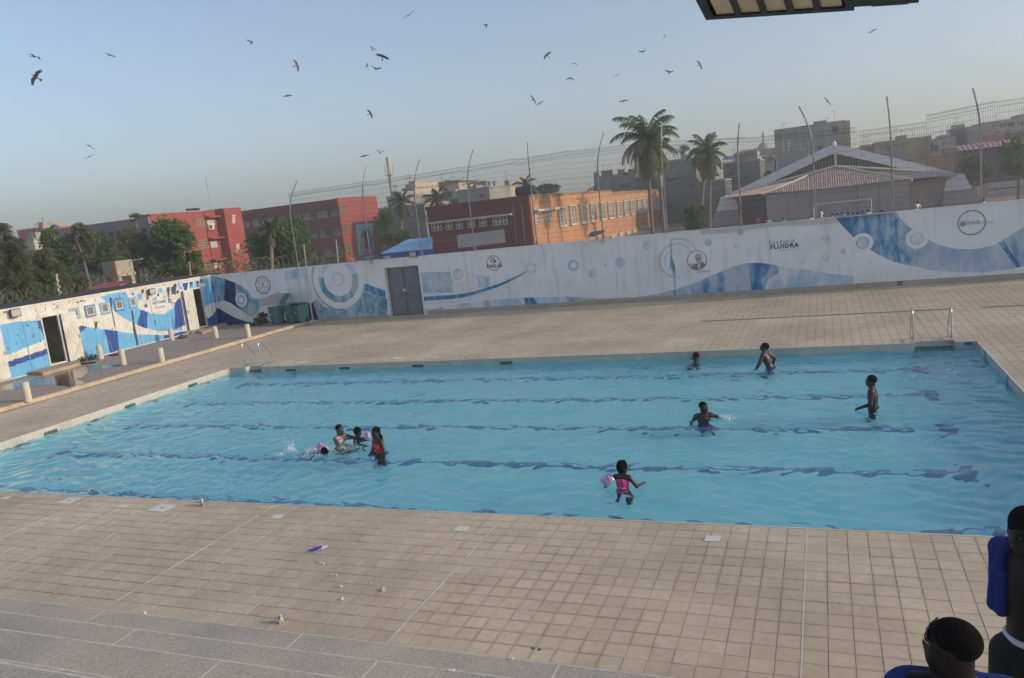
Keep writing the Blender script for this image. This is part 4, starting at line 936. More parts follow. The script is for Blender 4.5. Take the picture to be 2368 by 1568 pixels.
# ---- bollards
M_BOLL = mat('cream_bollard', (.58, .52, .42), .7, .1, 6, stain=(.45, .38, .28))
BL = [((66, 927), 'thick cream bollard nearest the camera at the left edge beside the kerb'), ((234, 830), 'cream bollard standing close to the container wall by the broom'), ((286, 843), 'cream bollard in the middle of the nearer row'), ((375, 837), 'cream bollard on the kerb in the nearer row'),
      ((398, 787), 'cream bollard close to the container in the farther row'), ((500, 782), 'cream bollard in the middle of the farther row'), ((575, 780), 'cream bollard on the kerb in the farther row near the bins')]
HT = [(881,), (796,), (805,), (803,), (759,), (754,), (749,)]
for (p, lb), (t,) in zip(BL, HT):
    q = gnd((p[0], p[1]), .12); hh = max(.6, min(.85, height_at((p[0]-4, t), q)-.12))
    b = MB(); b.lathe((q[0], q[1], .1), [(.13, 0), (.128, .03), (.122, hh-.05), (.115, hh-.02), (.10, hh), (.05, hh+.006)], 18); tag(b.build('bollard', M_BOLL, smooth=True), lb, 'bollard', 'cream bollards on the brick paving')
# ---- wheeled bins
M_BIN = mat('green_bin_plastic', (.045, .16, .15), .55, .12, 5, stain=(.09, .16, .15)); M_BLK = mat('black_rubber', (.02, .02, .02), .8, .1, 5)
def wheelie(x, y, rot, label, lid_open):
    t = thing('wheeled_bin', label, 'bin', (0, 0, 0), 'green wheeled bins'); W2, D2_, HB = .29, .34, .98
    def tp(b):
        lo = [(-W2*.78, -D2_*.72), (W2*.78, -D2_*.72), (W2*.78, D2_*.62), (-W2*.78, D2_*.62)]; hi = [(-W2, -D2_), (W2, -D2_), (W2, D2_), (-W2, D2_)]
        b.raw([(*p, .05) for p in lo]+[(*p, HB) for p in hi]+[(p[0]*1.06, p[1]*1.05, HB-.06) for p in hi]+[(p[0]*1.06, p[1]*1.05, HB) for p in hi],
              [(0, 3, 2, 1), (0, 1, 5, 4), (1, 2, 6, 5), (2, 3, 7, 6), (3, 0, 4, 7), (8, 9, 13, 12), (9, 10, 14, 13), (10, 11, 15, 14), (11, 8, 12, 15), (12, 13, 14, 15), (8, 11, 10, 9)])
    body = part('body', M_BIN, t, tp)
    part('rim', M_BIN, body, lambda b: b.tube([(-W2, D2_+.05, HB-.03), (W2, D2_+.05, HB-.03)], .02))
    a = R(130) if lid_open else R(6)
    def lid(b):
        pr = [(0, 0), (.06, .05), (.35, .075), (.62, .05), (.74, .0)]
        pts = [(-s*math.cos(a)-h*math.sin(a)*-0, s*math.sin(a)+h) for s, h in pr]
        top = [(x_, D2_+.02+q[0], HB+.01+q[1]) for x_ in (-W2*1.08, W2*1.08) for q in pts]; n = len(pts)
        b.raw(top, [tuple(range(n)), tuple(range(2*n-1, n-1, -1))]+[(i, i+1, n+i+1, n+i) for i in range(n-1)]+[(0, n, 2*n-1, n-1)])
    part('lid', M_BIN, t, lid)
    for s in (-1, 1): part('wheel', M_BLK, t, lambda b: b.tube([(s*W2*.8, D2_*.6, .1), (s*(W2*.8+.06), D2_*.6, .1)], .1, 14))
    part('label', M_SIGN, t, lambda b: b.obox((0, -D2_*.875, .68), (.13, 0, 0), (0, .004, 0), (0, .0, .11)))
    t.location = (x, y, .12); t.rotation_euler = (0, 0, rot); return t
for (px, lb, op) in (((634, 752), 'green wheeled bin nearest the cardboard heap with its lid thrown open', True), ((662, 751), 'green wheeled bin in the middle of the three', False), ((688, 748), 'green wheeled bin at the right end of the row with a white label', False)):
    q = gnd(px, .12); wheelie(q[0]+.05, 34.2 if not op else 34.05, R(-24), lb, op)
# ---- heap of cardboard and rubbish beside the bins
heap = thing('rubbish_heap', 'heap of flattened cardboard and rubbish left of the green bins', 'rubbish', (*gnd(zp('A8', 930, 1000), .12)[:2], .12))
hx, hy = heap.location.x, heap.location.y; r = random.Random(9)
cols = [mat('brown_cardboard', (.27, .18, .11), .9, .2, 6), mat('dark_cardboard', (.13, .09, .06), .9, .2, 6), mat('white_packaging', (.55, .53, .5), .8, .1, 6), mat('grey_plastic', (.22, .22, .23), .6, .2, 6)]
for i in range(26):
    x, y = hx+r.uniform(-.75, .6), hy+r.uniform(-.35, .5); z = .17+max(0, .62-abs(x-hx-.35)*.75)*r.random(); a, tl = r.uniform(0, 3.1), r.uniform(-.6, .6)
    u = np.array([math.cos(a)*math.cos(tl), math.sin(a)*math.cos(tl), math.sin(tl)]); v = np.cross(u, [0, 0, 1]); v /= np.linalg.norm(v); w_ = np.cross(u, v)
    part('cardboard', cols[r.choices((0, 1, 2, 3), (5, 4, 2, 2))[0]], heap, lambda b: b.obox((x, y, z), u*r.uniform(.14, .3), v*r.uniform(.1, .2), w_*r.uniform(.01, .05)))
# ---- brooms and weeds
def broom(foot, topz, head, label):
    t = thing('broom', label, 'broom', (foot[0], foot[1], .12))
    part('stick', mat('grey_broom_stick', (.25, .23, .21), .6), t, lambda b: b.tube([(foot[0], foot[1], .16), topz], .014, 6)); part('head', M_BLK, t, lambda b: b.obox((foot[0], foot[1], .155), np.array(head)*.25, (0.03, .05, 0), (0, 0, .035)))
q = gnd(zp('A7', 1110, 900), .12); tp_ = cm('A7', 1003, 672); broom(q, CP.pt(tp_[0], tp_[1], .05), (1, .3, 0), 'broom leaning against the navy stripe of the container')
q = gnd(zp('A7', 850, 980), .12); tp_ = cm('A7', 755, 755); broom(q, CP.pt(tp_[0], tp_[1], .2), (1, .5, 0), 'squeegee broom leaning on the open container door')
def leafmat(name, c1, c2, rough=.6):
    if name in MATS: return MATS[name]
    m, n, l, p = newmat(name); p.inputs['Roughness'].default_value = rough; p.inputs['Specular IOR Level'].default_value = .3
    g = n.new('ShaderNodeNewGeometry'); wn = n.new('ShaderNodeTexNoise'); wn.inputs['Scale'].default_value = 1.6; wn.inputs['Detail'].default_value = 6; l.new(g.outputs['Position'], wn.inputs['Vector'])
    rp = n.new('ShaderNodeValToRGB'); rp.color_ramp.elements[0].position = .35; rp.color_ramp.elements[1].position = .65; rp.color_ramp.elements[0].color = (*c1, 1); rp.color_ramp.elements[1].color = (*c2, 1)
    l.new(wn.outputs['Fac'], rp.inputs[0]); l.new(rp.outputs[0], p.inputs['Base Color'])
    tr = n.new('ShaderNodeBsdfTranslucent'); l.new(rp.outputs[0], tr.inputs[0]); mx = n.new('ShaderNodeMixShader'); mx.inputs[0].default_value = .5
    l.new(p.outputs[0], mx.inputs[1]); l.new(tr.outputs[0], mx.inputs[2]); l.new(mx.outputs[0], n['Material Output'].inputs['Surface']); MATS[name] = m; return m
M_WEED = leafmat('weed_leaf', (.03, .07, .015), (.08, .16, .03))
def leaves(b, centres, size, r, flat=.5):
    """loose pointed leaves"""
    for c in centres:
        a, e, rl = r.uniform(0, 6.28), r.gauss(0, flat), r.uniform(0, 6.28); s = size*r.uniform(.6, 1.3)
        d = np.array([math.cos(a)*math.cos(e), math.sin(a)*math.cos(e), math.sin(e)]); k = np.cross(d, (math.cos(rl), math.sin(rl), .6)); k /= np.linalg.norm(k)+1e-9
        c = np.array(c); n = len(b.v)
        b.v += [tuple(c-d*s), tuple(c+k*s*.42), tuple(c+d*s), tuple(c-k*s*.42)]; b.f.append((n, n+1, n+2, n+3)); b.mi.append(0)
r = random.Random(4)
for (x, y, lb) in ((820, 955, 'small green weed at the foot of the open container door'), (905, 935, 'small green weed beside the bollard at the container wall')):
    q = gnd(zp('A7', x, y), .12); b = MB(); leaves(b, [(q[0]+r.gauss(0, .16), q[1]+r.gauss(0, .16), .14+abs(r.gauss(0, .1))) for _ in range(160)], .05, r); tag(b.build('weed', M_WEED, fix=False), lb, 'plant', 'weeds by the container', 'stuff')
# ---- handrails at the two pool steps
M_STEEL = mat('polished_steel', (.62, .62, .60), .22, .05, 5, metal=1.0)
def rails(xa, xb, label):
    t = thing('pool_ladder', label, 'ladder', ((xa+xb)/2, PY1+ND+.1, 0), 'steel pool ladders')
    for x in (xa, xb):
        y0, y1 = PY1+.14, PY1+.72
        lp = [(x, y0+.42, .08), (x, y0-.04, .10), (x, y0-.10, .16), (x, y0-.12, .26), (x, y0-.13, .74), (x, y0-.10, .86), (x, y0+.0, .93), (x, y0+.10, .90), (x, y0+.18, .8), (x, y1-.04, .34), (x, y1, .26), (x, y1+.01, .0)]
        S = smoothed([p[1:] for p in lp], 5)
        rl = part('rail', M_STEEL, t, lambda b: (b.tube([(x, p[0], p[1]) for p in S], .021, 10), b.tube([(x, y0+.42, .08), (x, y1, .16)], .021, 10)), smooth=True)
        part('post', M_STEEL, rl, lambda b: b.tube([(x, y0+.06, 0), (x, y0+.06, .10)], .021, 10), smooth=True)
        part('flange', M_STEEL, rl, lambda b: (b.lathe((x, y0+.06, .001), [(.05, 0), (.05, .01), (.03, .02)], 14), b.lathe((x, y1+.01, .001), [(.05, 0), (.05, .01), (.03, .02)], 14)), smooth=True)
rails(-20.68, -19.9, 'pair of bent steel pool handrails at the far left corner'); rails(2.1, 3.02, 'pair of bent steel pool handrails at the far right corner')
# ---- small things lying on the deck
M_PLATE = mat('pale_plate', (.68, .66, .60), .45, .06, 5)
PLT = [((158, 1158), .17, 'pale square plate with a finger hole, leftmost large one near the pool edge', 1), ((373, 1175), .19, 'pale square plate with a round hole beside the chrome fitting', 1), ((283, 1171), .085, 'small pale square cover between the two larger plates', 0), ((12, 1152), .085, 'small pale square cover at the left picture edge', 0),
       ((640, 1195), .09, 'small pale square cover right of the chrome fitting', 0), ((1067, 1223), .1, 'small pale square cover beside the long white joint', 0), ((1647, 1246), .1, 'small pale square cover below the girl in pink', 0), ((2310, 1272), .1, 'small pale square cover beside the standing boy', 0),
       ((697, 838), .2, 'pale plate on the far deck right of the left ladder', 0), ((650, 839), .12, 'small pale cover on the far deck beside the left ladder', 0), ((920, 829), .16, 'pale plate on the far deck in front of the gate', 0), ((1005, 826), .1, 'small pale cover on the far deck right of the gate', 0)]
for p, s, lb, hole_ in PLT:
    q = gnd(p); t = thing('cover_plate', lb, 'cover plate', (q[0], q[1], .002), 'pale plates set in the deck')
    part('plate', M_PLATE, t, lambda b: b.box(q[0]-s, q[0]+s, q[1]-s*.9, q[1]+s*.9, .0035, .008))
    if hole_: part('finger_hole', M_DGREY, t, lambda b: b.lathe((q[0]+.02, q[1], .008), [(.025, 0), (.025, .002)], 12))
q = gnd((468, 1168)); t = thing('chrome_fitting', 'chrome tap-like fitting standing on the deck at the near pool edge', 'fitting', (q[0], q[1], 0))
part('base', M_STEEL, t, lambda b: b.lathe((q[0], q[1], 0), [(.06, 0), (.06, .02), (.035, .03), (.035, .09), (.028, .12)], 14), smooth=True); part('tap_handle', M_STEEL, t, lambda b: b.tube([(q[0]-.09, q[1]-.02, .07), (q[0]+.09, q[1]+.03, .07)], .018), smooth=True)
q = gnd((735, 1270)); t = thing('wrapper', 'crumpled blue and white wrapper on the near deck', 'wrapper', (q[0], q[1], 0)); r = random.Random(2)
for i in range(5): part('foil', mat('blue_foil', (.03, .06, .45), .35, .2, 30) if i < 3 else M_SIGN, t, lambda b: b.obox((q[0]-.05+.035*i, q[1]-.07+.03*i, .02+.01*r.random()), (.04, .02+.02*r.random(), .01), (-.015, .022, .006*r.random()), (0, .003, .006)))
def crumbs(p, s, n, label):
    q = gnd(p); b = MB(); r = random.Random(int(p[0]*7+p[1])); bm = bmesh.new()
    for i in range(n):
        bmesh.ops.create_icosphere(bm, subdivisions=1, radius=s*r.uniform(.4, .7), matrix=Matrix.Translation((q[0]+r.gauss(0, s*1.0), q[1]+r.gauss(0, s*.7), s*.45+.4*s*r.random())))
    for v in bm.verts: v.co += Vector((r.gauss(0, s*.12), r.gauss(0, s*.12), r.gauss(0, s*.1)))
    bm.verts.index_update(); b.raw([v.co for v in bm.verts], [[v.index for v in f.verts] for f in bm.faces]); bm.free(); tag(b.build('popcorn', mat('popcorn', (.68, .63, .52), .8, .12, 40), smooth=True), label, 'popcorn', 'popcorn crumbs on the deck')
for p, s, n, lb in (((747, 1304), .026, 3, 'white crumb just below the blue wrapper'), ((772, 1331), .022, 3, 'white crumb right of and below the wrapper crumb'), ((788, 1358), .024, 2, 'white crumb on a joint above the lowest single crumb'), ((789, 1386), .022, 2, 'lowest single white crumb of the popcorn scatter'), ((808, 1351), .018, 2, 'tiny white crumb left of the double clump'), ((852, 1351), .018, 2, 'tiny white crumb closest to the largest clump'), ((890, 1366), .034, 4, 'largest white clump of popcorn at the right of the scatter'), ((332, 1424), .03, 3, 'pale crumb near the bleacher edge at left')): crumbs(p, s, n, lb)
q = gnd((647, 1440)); b = MB(); r = random.Random(8); bm = bmesh.new(); bmesh.ops.create_icosphere(bm, subdivisions=3, radius=.055)
for v in bm.verts: v.co = Vector((v.co.x*.9+.25*max(v.co.z, 0), v.co.y*.7, max(0, v.co.z+.03)*(1.0 if v.co.x < .02 else 1.6)))*(1+.22*math.sin(v.co.x*90+v.co.y*70)*math.sin(v.co.z*80))+Vector((q[0], q[1], .003))
b.raw([v.co for v in bm.verts], [[v.index for v in f.verts] for f in bm.faces]); bm.free(); tag(b.build('plastic_bag', mat('thin_white_plastic', (.46, .44, .41), .3, .2, 30), smooth=False), 'crumpled clear plastic bag on the deck near the bleachers', 'plastic bag')
for p, lb in (((1233, 1499), 'black spot of gum left of a pair on the right deck'), ((1247, 1502), 'dark round stain right of the gum spot')):
    q = gnd(p); b = MB(); b.lathe((q[0], q[1], .001), [(.02, 0), (.018, .005), (.006, .008)], 9); tag(b.build('gum_spot', M_DGREY), lb, 'gum', 'dark spots on the deck')
# ================================================================== buildings beyond the wall
M_RED = mat('red_wall_paint', (.31, .068, .050), .85, .10, .5, stain=(.26, .06, .05)); M_RED2 = mat('dark_shaded_red_paint', (.19, .042, .042), .85, .12, .5)  # darker red also carries the shade of the gallery front in its colour
M_CREAM = mat('cream_inner_wall', (.68, .60, .43), .9, .12, .7); M_MAUVE = mat('mauve_grey_wall', (.22, .18, .19), .9, .12, .4)
M_ORANGE = mat('orange_wall_paint', (.50, .25, .125), .85, .14, .6, stain=(.42, .19, .11), stretch=(1, 1, .35)); M_DARK = mat('dark_opening', (.05, .048, .045), .6, .2, 2)
M_GRILLE = mat('brown_grille', (.16, .11, .05), .7, .2, 4); M_WINP = mat('pale_window_glass', (.45, .46, .40), .3, .2, 2); M_LATW = mat('white_lattice', (.60, .57, .48), .8, .08, 2); M_GREYT = mat('faded_grey_trim', (.50, .49, .48), .8, .1, 1)
M_BLK1 = brickmat('grey_blockwork', (.27, .25, .225), (.33, .305, .27), (.38, .36, .32)); M_BLK2 = brickmat('dark_blockwork', (.19, .175, .165), (.24, .22, .205), (.27, .255, .24)); M_BLK3 = brickmat('tan_blockwork', (.37, .29, .18), (.43, .34, .22), (.30, .25, .19))
M_CONC = mat('bare_concrete', (.33, .305, .265), .9, .15, .6, stain=(.17, .155, .14)); M_PALEW = mat('pale_house_wall', (.48, .42, .31), .9, .12, .5, stain=(.34, .29, .22)); M_SOOT = mat('soot_stained_wall', (.14, .13, .12), .95, .3, .35, stain=(.20, .17, .14))
def zr(pl, k, pts, d=0.0):
    h = [pl.hit(zp(k, *p), d) for p in pts]; return min(a for a, _ in h), max(a for a, _ in h), min(z for _, z in h), max(z for _, z in h)
# ---- red school: block facing right, mauve wing, gallery wing
sch = thing('red_school_block', 'red school block with a stair tower and a mauve rear wing', 'building', (-72, 66, 0))
QA = Plane((-69, 0), (-69, 130)); a0 = QA.hit((347, 497))[0]; a1 = QA.hit((560, 560))[0]; za = QA.hit((347, 497))[1]; zb_ = QA.hit(zp('A2', 700, 432))[1]; ztop = (za+zb_)/2
part('wall', M_RED, sch, lambda b: QA.box(b, a0, a1, 0, ztop, -1.2, 0))
t0 = QA.hit(zp('A2', 765, 425), 1.3)[0]; t1 = QA.hit(zp('A2', 978, 405), 1.3)[0]; tz = QA.hit(zp('A2', 870, 413), 1.3)[1]
tw = part('stair_tower', M_RED, sch, lambda b: QA.box(b, t0, t1, 0, tz, -6, 1.3))
for (x, ys) in ((890, (512, 533, 555, 577, 598)), (940, (872, 893, 915, 937, 955))):
    for y in ys:
        u, z = QA.hit(zp('A2', x, y), 1.3); part('vent_slot', M_LATW, tw, lambda b: QA.box(b, u-.28, u+.28, z-.08, z+.06, 1.3, 1.36))
for (x0, y0, x1, y1) in ((412, 537, 532, 652), (452, 817, 572, 918), (530, 1090, 612, 1185)):
    u0, u1, z0, z1 = zr(QA, 'A2', [((x0+x1)/2, y0), ((x0+x1)/2, y1), (x0, (y0+y1)/2), (x1, (y0+y1)/2)]); wn_ = part('window', M_GRILLE, sch, lambda b: QA.box(b, u0, u1, z0, z1, .004, .03))
    part('grille', M_PALEW, wn_, lambda b: [QA.box(b, u0, u1, z, z+.04, .03, .06) for z in np.arange(z0, z1, .3)]+[QA.box(b, u, u+.04, z0, z0+.6, .06, .08) for u in np.arange(u0, u1, .35)])
for (x0, y0, x1, y1) in ((557, 565, 648, 640), (598, 832, 686, 914), (637, 1100, 720, 1170)):
    u0, u1, z0, z1 = zr(QA, 'A2', [((x0+x1)/2, y0), ((x0+x1)/2, y1), (x0, (y0+y1)/2), (x1, (y0+y1)/2)]); wn_ = part('window', M_GREYT, sch, lambda b: QA.box(b, u0, u1, z0, z1, .004, .05))
    um = (u0+u1)/2
    for ua, ub in ((u0+.06, um-.03), (um+.03, u1-.06)): part('pane', M_WINP, wn_, lambda b: QA.box(b, ua, ub, z0+.06, z1-.06, .05, .06))
    part('sunshade', M_RED, wn_, lambda b: QA.box(b, u0-.3, t0, z1+.25, z1+.45, .0, .8))
u, z = QA.hit(zp('A2', 583, 655)); ac = thing('air_conditioner', 'white air conditioner below the top window of the red block', 'air conditioner', QA.pt(u, z-.35, .3)); part('casing', M_LATW, ac, lambda b: QA.box(b, u-.45, u+.45, z-.32, z+.32, .06, .4)); part('fan', M_DARK, ac, lambda b: QA.box(b, u-.35, u+.1, z-.22, z+.22, .4, .42))
part('drain_pipe', M_RED, sch, lambda b: QA.box(b, QA.hit(zp('A2', 575, 780))[0]-.06, QA.hit(zp('A2', 575, 780))[0]+.06, 0, ztop, 0, .1))
QM = Plane((-110, a0), (-69, a0)); m0 = QM.hit(zp('A1', 705, 560))[0]; zm = QM.hit(zp('A1', 1300, 445))[1]
wing = part('mauve_wing', M_MAUVE, sch, lambda b: (QM.box(b, m0, QM.L-.06, zm-1.15, zm, -9.0, .35), QM.box(b, m0, QM.L-.06, 0, zm-1.15, -8.9, .02)))
for k in range(9):
    u = QM.L-1.2-k*1.25
    if u > m0+.5: part('window_slot', M_DARK, wing, lambda b: QM.box(b, u-.35, u+.35, zm-2.3, zm-1.2, .02, .05)); part('pilaster', M_CREAM if k % 2 else M_MAUVE, wing, lambda b: QM.box(b, u+.45, u+.7, zm-3.6, zm-1.15, .02, .16))
for x, y in ((335, 440), (420, 435)):
    u, z = QA.hit(zp('A2', x, y)); part('roof_lamp', M_BLK, sch, lambda b: QA.box(b, u-.5, u+.3, z-.1, z+.15, 0, .3))
u, z = QA.hit(zp('A2', 700, 425)); b = MB(); b.tube([QA.pt(u, ztop, -1), QA.pt(u-.1, ztop+4.4, -1)], .05, 5); tag(b.build('antenna', M_POLE), 'thin antenna mast on the red school roof', 'antenna')
# gallery wing
gal = thing('red_school_gallery', 'red three-storey school wing with open galleries coloured in shade and a lit end wall', 'building', (-76, 97, 0))
QG = Plane((-130, 96.7), (-30, 96.7)); g1 = QG.hit((780, 458))[0]; g0 = QG.hit((556, 494))[0]; zg = QG.hit((780, 459))[1]
D_ = 11.0
bands = [(0, 1.25), (2.5, 4.05), (5.35, 6.9), (8.1, zg)]
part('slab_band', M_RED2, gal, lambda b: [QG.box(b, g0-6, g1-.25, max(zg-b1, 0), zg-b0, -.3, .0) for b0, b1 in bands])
part('floor_slab', M_RED2, gal, lambda b: [QG.box(b, g0-6, g1-.25, zg-b1, zg-b1+.3, -2.0, -.3) for b0, b1 in bands[:3]])
bw = part('back_wall', M_CREAM, gal, lambda b: QG.box(b, g0-6, g1-.25, 0, zg, -D_, -1.3))
for k in range(8):
    u = g1-1.9-k*2.35
    for lv in range(3):
        zt_ = zg-(1.25, 4.05, 6.9)[lv]
        part('pillar', M_RED2, gal, lambda b: QG.box(b, u-.16, u+.16, zt_-1.3, zt_, -.28, -.02))
        if (k+lv) % 2 == 0: part('window', mat('blue_glass', (.10, .14, .17), .3), bw, lambda b: QG.box(b, u+.7, u+1.4, zt_-1.15, zt_-.3, -1.3, -1.25))
QE = Plane((QG.pt(g1, 0)[0], 96.7), (QG.pt(g1, 0)[0], 130)); e1 = QE.hit((870, 455))[0]
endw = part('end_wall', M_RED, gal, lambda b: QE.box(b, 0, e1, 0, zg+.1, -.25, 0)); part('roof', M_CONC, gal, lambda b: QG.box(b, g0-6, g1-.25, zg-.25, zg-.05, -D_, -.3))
for (x0, y0, x1, y1) in ((158, 602, 235, 703), (187, 815, 262, 905), (217, 1030, 288, 1125)):
    u0, u1, z0, z1 = zr(QE, 'A3', [((x0+x1)/2, y0), ((x0+x1)/2, y1), (x0, (y0+y1)/2), (x1, (y0+y1)/2)]); wn_ = part('window', M_GRILLE, endw, lambda b: QE.box(b, u0, u1, z0, z1, .004, .03))
# painted panel on the end wall
pan = thing('painted_panel', 'tall painted panel of a robed man with two children on the red end wall', 'painting', QE.pt(5, 2, .05))
def q3(pts): return [QE.hit(zp('A3', *p)) for p in pts]
def pane3(pts, m, d, nm='painted_shape'):
    h = q3(pts); b = MB(); b.poly([QE.pt(u, z, d) for u, z in h]); o = b.build(nm, m, pan, fix=False)
    if Vector(o.data.polygons[0].normal).dot(Vector(QE.n)) < 0: o.data.flip_normals()
h = q3([(335, 825), (515, 808), (552, 1145), (372, 1172)]); part('board', mat('sky_paint', (.22, .50, .62), .8, .12, .8), pan, lambda b: QE.quad(b, h, .0, .06))
pane3([(410, 920), (430, 870), (450, 865), (480, 880), (500, 930), (510, 1130), (380, 1140), (400, 1000)], M_DARK, .065); pane3([(415, 880), (412, 840), (430, 825), (445, 840), (446, 885), (430, 895)], mat('painted_face', (.55, .42, .33), .8), .07)
pane3([(372, 1110), (420, 1080), (548, 1095), (552, 1145), (374, 1170)], mat('painted_ground', (.36, .36, .35), .9, .3, 2), .068); pane3([(390, 985), (405, 960), (430, 965), (435, 1080), (400, 1090)], mat('painted_orange', (.70, .38, .07), .8), .075); pane3([(465, 975), (480, 950), (500, 965), (510, 1090), (475, 1095)], mat('painted_blue', (.06, .20, .55), .8), .075)
pane3([(395, 958), (398, 938), (412, 938), (414, 960)], M_DARK, .08); pane3([(470, 950), (473, 930), (486, 930), (488, 950)], M_DARK, .08); pane3([(490, 925), (525, 915), (535, 1000), (505, 1010)], mat('painted_brick', (.50, .22, .15), .9), .067); pane3([(384, 1120), (395, 1090), (430, 1085), (436, 1128)], M_LATW, .072); pane3([(470, 1120), (478, 1092), (505, 1090), (515, 1118)], M_LATW, .072)
hh = QE.hit(zp('A3', 440, 1182)); letter(QE, '"The more you educate', hh[0], hh[1], .85, M_LATW, pan, off=.03)
# ---- dark red hall with breeze-block vents
QR = Plane((-60, 65.5), (0, 65.5)); r0 = QR.hit(zp('A3', 1115, 635))[0]; r1 = QR.hit(zp('A4', 182, 1052))[0]; zr_ = QR.hit(zp('A3', 1700, 565))[1]
hall = thing('red_hall', 'plain dark red building with breeze-block vents and a blank white board', 'building', QR.pt((r0+r1)/2, 0, -4))
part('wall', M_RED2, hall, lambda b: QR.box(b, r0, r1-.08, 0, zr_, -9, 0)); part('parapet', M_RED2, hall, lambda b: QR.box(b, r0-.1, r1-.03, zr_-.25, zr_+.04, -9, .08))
u0, z0 = QR.hit(zp('A3', 1130, 808)); u1, _ = QR.hit(zp('A3', 2065, 710)); part('ledge', M_GREYT, hall, lambda b: QR.box(b, u0, u1, z0-.1, z0+.08, 0, .5))
for (cx_, cy_, nx_, ny_) in ((1230, 851, 3, 2), (1367, 838, 2, 2), (1481, 825, 2, 2), (1610, 811, 2, 2), (1741, 797, 2, 2), (1927, 783, 4, 2)):
    u, z = QR.hit(zp('A3', cx_, cy_)); s = .36
    vent = part('vent', M_LATW, hall, lambda b: [QR.box(b, u+(i-(nx_-1)/2)*s-.17, u+(i-(nx_-1)/2)*s+.17, z+(j-(ny_-1)/2)*s*1.05-.17, z+(j-(ny_-1)/2)*s*1.05+.17, .004, .09) for i in range(nx_) for j in range(ny_)])
    part('vent_hole_shade', M_DARK, vent, lambda b: [b.tube([QR.pt(u+(i-(nx_-1)/2)*s, z+(j-(ny_-1)/2)*s*1.05, .09), QR.pt(u+(i-(nx_-1)/2)*s, z+(j-(ny_-1)/2)*s*1.05, .096)], .115, 8) for i in range(nx_) for j in range(ny_)])['kind'] = 'stuff'  # dark discs on the plates, shade of the holes put into colour
hq = [QR.hit(zp('A3', *p)) for p in ((1450, 938), (1972, 876), (1988, 1020), (1468, 1082))]; part('white_board', M_GREYT, hall, lambda b: QR.quad(b, hq, .004, .03))
for x in (2070, 2160): u, z = QR.hit(zp('A3', x, 620)); part('down_pipe', M_MAUVE, hall, lambda b: QR.box(b, u-.05, u+.05, z-3.2, z+.2, 0, .1))
def tank(p0, label, s=1.0, lying=True):
    t = thing('water_tank', label, 'tank', p0, 'black water tanks'); m_ = mat('black_tank', (.035, .037, .045), .5, .15, 3); x, y, z = p0
    if lying: part('shell', m_, t, lambda b: b.tube([(x-1.3*s, y, z+.62*s), (x-1.2*s, y, z+.62*s), (x+1.2*s, y, z+.62*s), (x+1.3*s, y, z+.62*s)], [.4*s, .62*s, .62*s, .4*s], 16), smooth=True); part('band', m_, t, lambda b: [b.tube([(x+k*s, y, z+.62*s), (x+(k+.1)*s, y, z+.62*s)], .645*s, 16) for k in (-.8, -.3, .2, .7)])
    else: part('shell', m_, t, lambda b: b.lathe((x, y, z), [(.6*s, 0), (.6*s, 1.1*s), (.5*s, 1.25*s), (.25*s, 1.35*s)], 16), smooth=True); part('cap', m_, t, lambda b: b.lathe((x, y, z+1.34*s), [(.28*s, 0), (.28*s, .1*s)], 14))
q = QR.pt(*QR.hit(zp('A3', 2150, 505)), -1.5); tank((q[0], q[1], zr_), 'black cylindrical water tank lying on the dark red building', .72)
# ---- orange building with lattice windows
QO = Plane((QR.pt(r1, 0)[0], 65.5), (QR.pt(r1, 0)[0], 180)); og = thing('orange_building', 'long orange two-storey building with rows of white lattice windows', 'building', QO.pt(30, 0, -5))
o1, zo1 = QO.hit((1571, 434)); zo0 = QO.hit(zp('A4', 215, 1042))[1]; us_t = QO.hit(zp('A4', 1090, 992)); us_b = QO.hit(zp('A4', 1090, 1012))
def prof_wall(b):
    pr = [(.2, -.05), (.2, zo0), us_t, us_b, (o1, zo1), (o1, -.05)]; b.prism([QO.pt(u, z, 0) for u, z in pr], QO.n*-9)
part('wall', M_ORANGE, og, prof_wall); part('parapet_cap', mat('stained_parapet', (.30, .19, .09), .9, .3, .7), og, lambda b: (b.prism([QO.pt(u, z, -.3) for u, z in ((.21, zo0-.22), (.21, zo0+.02), us_t, (us_t[0], us_t[1]-.22))], QO.n*.34), b.prism([QO.pt(u, z, -.3) for u, z in ((us_b[0], us_b[1]-.3), us_b, (o1, zo1), (o1, zo1-.3))], QO.n*.34)))
UP = [(537, 1175, 1402), (655, 1158, 1382), (772, 1150, 1362), (877, 1135, 1345), (978, 1128, 1325), (1070, 1120, 1310), (1163, 1115, 1293), (1240, 1108, 1278), (1312, 1100, 1265), (1388, 1090, 1253), (1448, 1085, 1240), (1507, 1078, 1228), (1574, 1070, 1217), (1627, 1065, 1208), (1676, 1060, 1200), (1733, 1053, 1192), (1775, 1047, 1183), (1826, 1043, 1173)]
LO = [(1100, 1485, 1585), (1190, 1460, 1560), (1268, 1442, 1540), (1335, 1422, 1520), (1410, 1402, 1500), (1470, 1385, 1482), (1597, 1358, 1450), (1650, 1345, 1440), (1697, 1335, 1430), (1755, 1318, 1412), (1800, 1308, 1400), (1845, 1297, 1388)]
